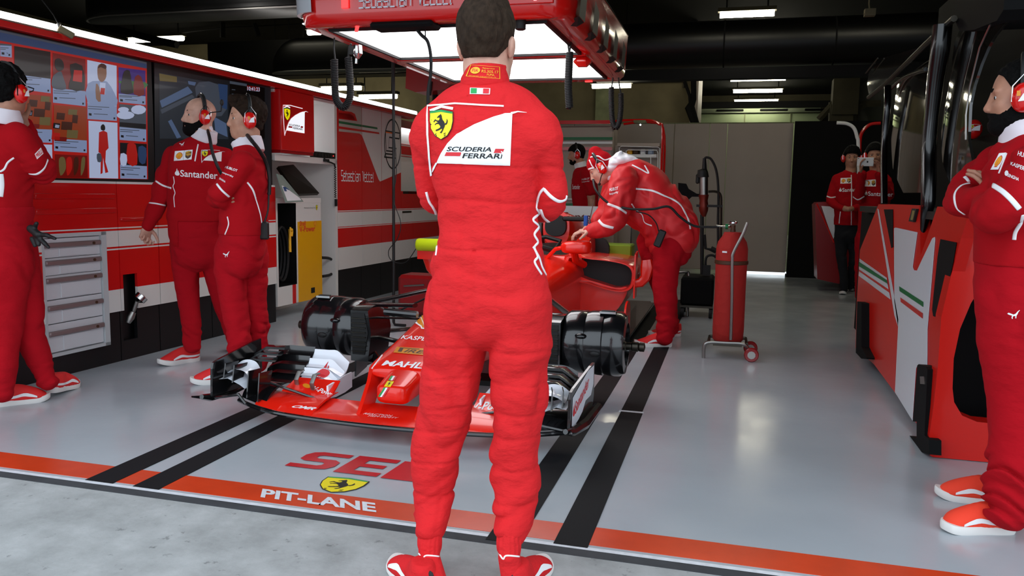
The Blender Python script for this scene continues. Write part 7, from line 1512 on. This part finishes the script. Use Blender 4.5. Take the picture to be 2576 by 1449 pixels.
m.head(2568, 246, y, (-.95, .30, -.05), (-.04, 0, 1), 1.0, P(2588, 335, y=y), .06, .97, 1.0)
w0 = P(2528, 515, y=y+.03); hand_(m.F, w0, P(2470, 436, y=y+.07)-w0, (-.6, .7, -.3), 1, (.05, .25, .35), .2, .98, 'hand', .08)
m.body(.005)
fd = folds([(.03, .32, .022, (5, 5, 22)), (.28, .9, .008, (6, 6, 6)), (.85, 1.1, .007, (5, 5, 12)), (1.05, 1.45, .013, (7, 7, 12))], 21); hem = P(2560, 665, y=y)[2]
tr = m.F.mesh(['pelvis', 'leg', 'torso'], .006, 0, lambda p: p[:, 2]-hem-.03, fd, m.e, 'trousers', 'pants_red')
pu = m.F.mesh(['torso', 'arm'], .0055, .004, lambda p: hem-p[:, 2], fd, m.e, 'pullover', 'team_red'); bp_ = bvh_of(pu)
collar_(m, (2588, 350), (2580, 302), 66, 56, y, sd)
Kr = lambda *p: [(2360+q[0]*.3243, 130+q[1]*.3243) for q in p]
art(m.e, Art().rect(0, 0, 1, 1, 0).place(pecten(), .12, .15, .76, .7, 1), 'chest_patch', ['text_white', 'logo_red', 'ink', 'gold'], bp_, Kr((410, 915), (470, 915), (530, 785), (475, 790)), .15)
art(m.e, Art().text('HUBLOT', 0, 0, 1, 1, 0, 0, 0, .02), 'sleeve_lettering', ['text_white'], bp_, Kr((618, 805), (745, 850), (750, 815), (625, 772)), .2)
art(m.e, Art().text('KASPERSKY', 0, 0, 1, 1, 0, 0, 0, .015), 'sleeve_lettering', ['text_white'], bp_, Kr((562, 882), (720, 950), (728, 918), (568, 855)), .2)
art(m.e, Art().poly(circle(.12, .6, .13, 8, .5), 0).text('SINGHA', .22, .1, .78, .6, 0, 0, 0, .02), 'sleeve_lettering', ['text_white'], bp_, Kr((515, 965), (622, 1010), (635, 970), (525, 922)), .2)
skin_line(Kr((422, 1035), (500, 1085), (570, 1150), (630, 1220)), 'piping', 'text_white', bp_, m.e, .008); skin_line(Kr((245, 1020), (180, 1040), (135, 1090), (128, 1150), (150, 1220), (205, 1262)), 'piping', 'text_white', bp_, m.e, .005)
skin_line(Kr((205, 970), (225, 990), (238, 1010)), 'piping', 'text_white', bp_, m.e, .006); skin_line(Kr((660, 1265), (640, 1330), (600, 1400), (590, 1460)), 'piping', 'text_white', bp_, m.e, .006); skin_line(Kr((530, 790), (500, 870), (472, 945)), 'piping', 'text_white', bp_, m.e, .003)
art(m.e, puma(), 'cat_mark', ['text_white'], bvh_of(tr), [(2534, 803), (2566, 803), (2566, 780), (2534, 780)], .3)
eyes_(m.e, m.L, m.B, (0, -.1)); brows_(m.e, m.L, 'hair_black', 1, .0055); beard_(m.e, m.L, m.B, 'hair_black', 1, .009)
hair_(m.e, m.L, m.B, [(-.13, -.06), (-.04, -.04), (0, .0), (.02, .02), (.05, .07), (.07, .085), (.12, .09)], .006, 'hair_black', 1, .004, (), .004)
m.headset()
m.shoe((2550, 1338), (2400, 1336), 1, 0, .262, 0, ('shoe_orange', 'sole_white', 'shoe_dark')); m.shoe((2548, 1275), (2430, 1258), -1, 0, .27, 0, ('shoe_orange', 'sole_white', 'shoe_dark'))
# mechanic bending over the car
m = Man('mechanic in a red beanie and padded jacket bending over the cockpit', (P(1690, 872, z=0)[0], 6.2, 0), 'skin_pale')
y = 6.2; tc_ = _n(np.array([.15, 1, 0]))
m.ch('torso', [(1690, 600, y, 52, .19), (1686, 568, y, 60, .20), (1655, 530, y, 62, .21), (1618, 495, y, 60, .22), (1592, 468, y, 50, .21), (1575, 452, y, 38, .15)], tc_, .03)
m.ch('pelvis', [(1690, 580, y, 50, .18), (1690, 610, y, 50, .17), (1688, 630, y, 44, .16)], tc_)
m.ch('arm', [(1570, 455, y-.18, 34), (1556, 500, y-.22, 32), (1545, 545, y-.24, 28), (1520, 572, y-.24, 22), (1488, 580, y-.22, 16)])
m.ch('arm', [(1560, 455, y+.2, 30), (1540, 500, y+.22, 27), (1525, 540, y+.2, 24), (1500, 560, y+.12, 15)])
m.ch('leg', [(1688, 615, y-.06, 44, .12), (1676, 670, y-.08, 35, .105), (1674, 736, y-.08, 33, .09), (1676, 800, y-.09, 29, .075), (1672, 848, y-.10, 26, .065)], tc_)
m.ch('leg', [(1692, 610, y+.12, 44, .12), (1655, 600, y+.14, 30, .10), (1632, 600, y+.15, 26, .09), (1650, 680, y+.2, 28, .085), (1680, 760, y+.25, 26, .07), (1690, 825, y+.28, 22, .06)], tc_)
m.head(1512, 425, y-.02, (-.80, -.12, -.56), (-.55, 0, .82), 1.0, P(1548, 432, y=y), .058)
w0 = P(1486, 580, y=y-.22); hand_(m.F, w0, P(1450, 582, y=y-.24)-w0, (-.1, .2, -1), 1, (.35, .5, .4), .5, 1.0)
w0 = P(1500, 562, y=y+.12); hand_(m.F, w0, P(1478, 570, y=y+.08)-w0, (-.1, .1, -1), -1, (.6, .6, .4), .5, 1.0)
m.body(.0055)
fd = folds([(.05, .3, .014, (6, 6, 18)), (.25, .85, .010, (6, 6, 9)), (.8, 1.5, .014, (9, 6, 9))], 31)
tr = m.F.mesh(['pelvis', 'leg'], .007, 0, None, fd, m.e, 'trousers', 'pants_red')
pu = m.F.mesh(['torso', 'arm'], .006, .010, None, fd, m.e, 'padded_jacket', mat('jacket_red', (.62, .008, .012, 1), .6, bump=(30, .3, .004))); bp_ = bvh_of(pu)
Kb = lambda *p: [(1350+q[0]*.27599, 350+q[1]*.27599) for q in p]
skin_line(Kb((905, 452), (1050, 470), (1160, 515), (1250, 555), (1310, 600), (1350, 665), (1385, 740), (1402, 820)), 'piping', 'text_white', bp_, m.e, .0075)
skin_line(Kb((645, 590), (700, 610), (760, 635), (820, 675)), 'piping', 'text_white', bp_, m.e, .010); skin_line(Kb((565, 740), (610, 785), (700, 810)), 'piping', 'text_white', bp_, m.e, .011)
skin_line(Kb((865, 590), (900, 640), (960, 690), (985, 760), (1050, 790)), 'piping', 'text_white', bp_, m.e, .006); skin_line(Kb((870, 235), (950, 275), (1020, 310), (985, 240)), 'piping', 'text_white', bp_, m.e, .006)
art(m.e, Art().text('HUBLOT', 0, 0, 1, 1, 0, 0, 0, .02), 'sleeve_lettering', ['text_white'], bp_, Kb((665, 478), (745, 460), (745, 432), (665, 448)), .2)
art(m.e, Art().text('kaspersky', 0, 0, 1, 1, 0, 0, 0, .015), 'sleeve_lettering', ['text_white'], bp_, Kb((665, 515), (745, 498), (745, 470), (665, 488)), .2)
g = Fig()
for p, r in (((1545, 408), .05), ((1565, 402), .055), ((1585, 402), .05), ((1603, 406), .035), ((1560, 392), .035), ((1540, 425), .05), ((1536, 445), .045)): g.ell('h', P(*p, y=y), (r*1.1, r*1.9, r*.75), None, .03)
g.seg('h', P(1552, 395, y=y-.05), P(1562, 383, y=y-.05), .02, .008, None, .02)
g.mesh(['h'], .006, 0, None, lambda p: .014*(np.abs(vnoise(p*np.array([16, 10, 24])))-.3), m.e, 'hood', 'white')
eyes_(m.e, m.L, m.B)
g = Fig(); g.ell('c', m.L(0, -.014, .045), (.084, .103, .092), m.B, .02); g.ell('c', m.L(0, -.03, .13), (.045, .05, .05), m.B, .03); g.ell('c', m.L(0, -.05, -.02), (.07, .06, .05), m.B, .02)
def ccut(p):
    q = (p-m.c)@m.B; return np.interp(q[:, 1], [-.12, -.04, .02, .12], [-.05, -.02, .02, .035])-q[:, 2]
cp = g.mesh(['c'], .005, 0, ccut, lambda p: .003*vnoise(p*30), m.e, 'beanie', 'gloss_red'); cp.data.materials[0] = M['team_red']
bvb = bvh_of(cp); skin_line(Kb((455, 285), (510, 265), (560, 290)), 'beanie_stripe', 'text_white', bvb, m.e, .007); skin_line(Kb((480, 190), (510, 250), (560, 290)), 'beanie_stripe', 'text_white', bvb, m.e, .005); skin_line(Kb((490, 165), (560, 155), (620, 190), (680, 170)), 'beanie_stripe', 'text_white', bvb, m.e, .005)
m.headset(mic=[tuple(P(1520, 425, y=y-.12)), tuple(P(1512, 445, y=y-.12)), tuple(P(1508, 462, y=y-.12))]); MB().ball(P(1508, 463, y=y-.12), .012, 8).build('microphone', 'ink', m.e)
p = P(1660, 600, y=y-.24); MB().box(p, (.055, .04, .13), (0, .35, 0), .008).build('radio_pouch', 'ink', m.e); MB().tube(cr([P(1600, 532, y=y-.26), P(1630, 540, y=y-.27), P(1650, 560, y=y-.26), P(1657, 582, y=y-.25)], 4), .005, 6).build('radio_cable', 'rubber', m.e)
w0 = P(1476, 582, y=y-.22); MB().tube([w0+np.array([0, -.03, .04]), w0+np.array([-.01, -.045, .0]), w0+np.array([0, -.03, -.04]), w0+np.array([.01, .03, -.03]), w0+np.array([.01, .03, .03])], .011, 8).build('wristwatch', 'ink', m.e) if 0 else MB().lathe([(.034, -.012), (.038, -.008), (.038, .008), (.034, .012)], tuple(P(1480, 581, y=y-.22)), 'x', 20).build('wristwatch', 'ink', m.e)
m.shoe((1690, 872), (1622, 872), 1, 0, .30); m.shoe((1712, 845), (1650, 848), 1, 0, .30)
pth = [P(*q_, y=yy) for q_, yy in (((1492, 452), 6.0), ((1500, 480), 5.92), ((1530, 510), 5.9), ((1580, 525), 5.88), ((1640, 526), 5.88), ((1682, 520), 5.9), ((1710, 545), 5.93), ((1745, 568), 5.96), ((1785, 571), 5.98), ((1803, 571), 5.98))]
tag(MB().tube(cr(pth, 6), .009, 8).build('air_hose', 'rubber'), 'black hose running from the gas cylinder across the bending mechanic', 'hose')
p = P(1474, 552, y=6.2); t = thing('spray_bottle', 'small blue and silver tool held over the cockpit', 'tool', tuple(p-np.array([0, 0, .06]))); MB().tube([p-np.array([0, 0, .05]), p+np.array([0, 0, .03])], .018, 10).build('handle', 'blue', t); MB().tube([p+np.array([.03, 0, .0]), p+np.array([.035, 0, -.07])], .010, 8).tube([p+np.array([.03, 0, .0]), p+np.array([.06, 0, .15])], .004, 6).build('spout', 'steel', t)
# far man in profile
m = Man('bare armed man in a red shirt and black cap standing behind the car', (P(1470, 500, y=9.8)[0], 9.8, 0), 'skin_tan'); y = 9.8
m.ch('torso', [(1476, 590, y, 30, .17), (1474, 530, y, 31, .17), (1471, 480, y, 33, .18), (1468, 449, y, 28, .16), (1464, 434, y, 18, .08)], (1, 0, 0))
m.ch('pelvis', [(1476, 575, y, 30, .17), (1477, 620, y, 30, .16)], (1, 0, 0)); m.ch('leg', [(1475, 610, y-.08, 24), (1476, 690, y-.08, 17), (1480, 760, y-.08, 14)]); m.ch('leg', [(1482, 610, y+.08, 24), (1484, 690, y+.08, 17), (1486, 755, y+.08, 14)])
m.ch('arm', [(1476, 435, y-.16, 16), (1483, 462, y-.18, 15), (1486, 482, y-.18, 14)]); m.ch('hand', [(1486, 480, y-.18, 10), (1488, 520, y-.18, 9), (1482, 555, y-.2, 7)]); m.ch('arm', [(1465, 435, y+.16, 15), (1460, 480, y+.18, 13)]); m.ch('hand', [(1460, 478, y+.18, 9), (1450, 530, y+.14, 8)])
m.head(1449, 390, y, (-.95, -.28, -.12), (0, 0, 1), 1.0, P(1462, 418, y=y), .055); m.body(.007)
m.F.mesh(['pelvis', 'leg'], .009, 0, None, None, m.e, 'trousers', 'pants_red'); pu = m.F.mesh(['torso', 'arm'], .008, .004, None, folds([(.8, 1.6, .006, (7, 7, 9))]), m.e, 'shirt', 'team_red'); bp_ = bvh_of(pu)
hair_(m.e, m.L, m.B, [(-.13, -.06), (-.03, -.04), (0, .0), (.05, .05), (.12, .06)], .014, 'hair_black', 1, .007); beard_(m.e, m.L, m.B, 'hair_black', 1, .003, .006); m.headset(em=False); eyes_(m.e, m.L, m.B)
collar_(m, (1462, 421), (1459, 410), 16, 15, y, (1, 0, 0), mm='white')
art(m.e, Art().text('HUBLOT', 0, .6, 1, .4, 0).text('kaspersky', 0, 0, 1, .4, 0), 'sleeve_lettering', ['text_white'], bp_, Kb((412, 400), (482, 390), (482, 350), (412, 360)), .3)
art(m.e, Art().text('Santander', 0, 0, 1, 1, 0), 'chest_lettering', ['text_white'], bp_, [(1440, 476), (1459, 476), (1459, 464), (1440, 464)], .3)
for px_, yy in ((1486, 9.7), (1490, 9.9)): shoe_(m.e, (P(px_, 700, y=yy)[0]+.03, yy, 0), -1.45, L=.28)
# man in the shadows with dark trousers
m = Man('young man in a red zip jacket and dark trousers standing in the shadow', (P(2125, 742, z=0)[0], 10.3, 0), 'skin_tan'); y = 10.3
m.ch('torso', [(2130, 566, y, 29, .13), (2130, 520, y, 28, .13), (2131, 470, y, 32, .13), (2134, 452, y, 28, .10), (2138, 442, y, 16, .06)], (1, 0, 0))
m.ch('pelvis', [(2130, 560, y, 28, .12), (2130, 590, y, 29, .12)], (1, 0, 0)); m.ch('leg', [(2117, 590, y, 16), (2116, 640, y, 13), (2122, 690, y, 11), (2123, 728, y, 9)]); m.ch('leg', [(2143, 590, y+.02, 16), (2148, 640, y+.03, 12), (2142, 690, y+.1, 10), (2138, 722, y+.2, 8)])
m.ch('arm', [(2106, 450, y, 11), (2095, 480, y-.02, 10), (2090, 505, y-.06, 10), (2108, 520, y-.16, 8), (2122, 524, y-.2, 6)]); m.ch('arm', [(2160, 452, y, 11), (2170, 482, y-.02, 10), (2172, 505, y-.06, 10), (2160, 520, y-.16, 8), (2146, 524, y-.2, 6)])
m.ch('hand', [(2122, 524, y-.2, 6), (2134, 526, y-.24, 6), (2146, 524, y-.2, 6)])
m.head(2143, 397, y, (-.1, -1, -.12), (0, -.1, 1), 1.0, P(2140, 430, y=y), .055); m.body(.008); hem = P(2130, 566, y=y)[2]
m.F.mesh(['pelvis', 'leg'], .009, 0, None, folds([(.1, .9, .008, (7, 7, 10))]), m.e, 'trousers', 'navy'); pu = m.F.mesh(['torso', 'arm'], .008, .006, lambda p: hem-p[:, 2], folds([(.8, 1.6, .006, (7, 7, 9))]), m.e, 'zip_jacket', 'team_red'); bp_ = bvh_of(pu)
hair_(m.e, m.L, m.B, [(-.13, -.06), (-.03, -.04), (0, .0), (.05, .05), (.12, .07)], .02, 'hair_black', 1, .007, (), .01); m.headset(em=False); eyes_(m.e, m.L, m.B); brows_(m.e, m.L)
collar_(m, (2140, 436), (2140, 424), 12, 11, y, (1, 0, 0), mm='white')
Kc = lambda *p: [(1950+q[0]*.40046, 200+q[1]*.40028) for q in p]
art(m.e, badge(), 'chest_patch', BADGE, bp_, Kc((410, 655), (478, 652), (478, 617), (412, 620)), .3); art(m.e, bank(), 'chest_lettering', ['text_white'], bp_, Kc((402, 708), (560, 700), (560, 675), (402, 680)), .2)
skin_line(Kc((478, 600), (480, 700), (478, 915)), 'zip', 'text_white', bp_, m.e, .005); skin_line(Kc((322, 733), (350, 742), (380, 738)), 'piping', 'text_white', bp_, m.e, .008); skin_line(Kc((410, 830), (405, 870), (402, 905)), 'piping', 'text_white', bp_, m.e, .006)
m.shoe((2125, 736), (2117, 745), 1, 0, .28, 0, ('rubber', 'sole_white', 'ink')); m.shoe((2142, 728), (2138, 737), 1, 0, .28, 0, ('rubber', 'sole_white', 'ink'))
# man photographing
m = Man('man in red team clothes holding a white phone in front of his face', (P(2195, 600, y=9.5)[0], 9.5, 0), 'skin_tan'); y = 9.5
m.ch('torso', [(2196, 590, y, 34, .13), (2198, 530, y, 34, .13), (2199, 470, y, 37, .13), (2200, 452, y, 32, .10), (2202, 441, y, 18, .06)], (1, 0, 0))
m.ch('pelvis', [(2194, 580, y, 33, .13), (2192, 610, y, 34, .13)], (1, 0, 0)); m.ch('leg', [(2172, 600, y, 20), (2166, 680, y, 15), (2164, 745, y, 12)]); m.ch('leg', [(2208, 600, y, 20), (2208, 680, y, 15), (2208, 745, y, 12)])
m.ch('arm', [(2174, 455, y-.02, 13), (2163, 485, y-.10, 12), (2160, 500, y-.16, 12), (2164, 470, y-.24, 10), (2168, 438, y-.28, 9)]); m.ch('arm', [(2228, 455, y-.02, 13), (2236, 490, y-.10, 12), (2225, 470, y-.22, 10), (2212, 440, y-.28, 9)])
w0 = P(2168, 436, y=y-.28); hand_(m.F, w0, P(2164, 408, y=y-.29)-w0, (.8, -.3, 0), -1, (.3, .5, .5), .5, 1.0); w0 = P(2212, 436, y=y-.28); hand_(m.F, w0, P(2210, 410, y=y-.29)-w0, (-.8, -.3, 0), 1, (.3, .5, .5), .5, 1.0)
m.head(2200, 392, y, (-.1, -1, -.02), (0, 0, 1), 1.0, P(2203, 428, y=y), .055); m.body(.008); hem = P(2196, 590, y=y)[2]
m.F.mesh(['pelvis', 'leg'], .009, 0, None, folds([(.1, .9, .008, (7, 7, 10))]), m.e, 'trousers', 'pants_red'); pu = m.F.mesh(['torso', 'arm'], .008, .006, lambda p: hem-p[:, 2], folds([(.8, 1.6, .006, (7, 7, 9))]), m.e, 'pullover', 'team_red'); bp_ = bvh_of(pu)
hair_(m.e, m.L, m.B, [(-.13, -.06), (-.03, -.04), (0, .0), (.05, .05), (.12, .07)], .014, 'hair_black', 1, .007); m.headset(em=False); eyes_(m.e, m.L, m.B)
art(m.e, badge(), 'chest_patch', BADGE, bp_, Kc((562, 672), (632, 672), (634, 628), (564, 632)), .3); art(m.e, bank(), 'chest_lettering', ['text_white'], bp_, Kc((562, 730), (740, 736), (740, 705), (562, 700)), .2)
skin_line(Kc((490, 738), (520, 755), (560, 735)), 'piping', 'text_white', bp_, m.e, .008)
m.shoe((2168, 772), (2160, 785), 1, 0, .28); m.shoe((2212, 772), (2206, 785), 1, 0, .28)
a_, b_ = P(2156, 407, y=y-.31), P(2198, 407, y=y-.31); ph = thing('smartphone', 'white smartphone held sideways by the man in the shadow at the right', 'phone', tuple((a_+b_)/2)); MB().bb(a_[0], b_[0], y-.314, y-.306, a_[2]-.046, a_[2]+.046, .004).build('case', 'white', ph); MB().box(((a_[0]+b_[0])/2+.02, y-.3145, a_[2]), (.014, .002, .018)).box((a_[0]+.012, y-.3145, a_[2]+.036), (.01, .002, .008)).build('back_mark', 'ink', ph, smooth=0)
for o in bpy.data.objects:
    if o.type == 'MESH' and not o.data.vertices: bpy.data.objects.remove(o)
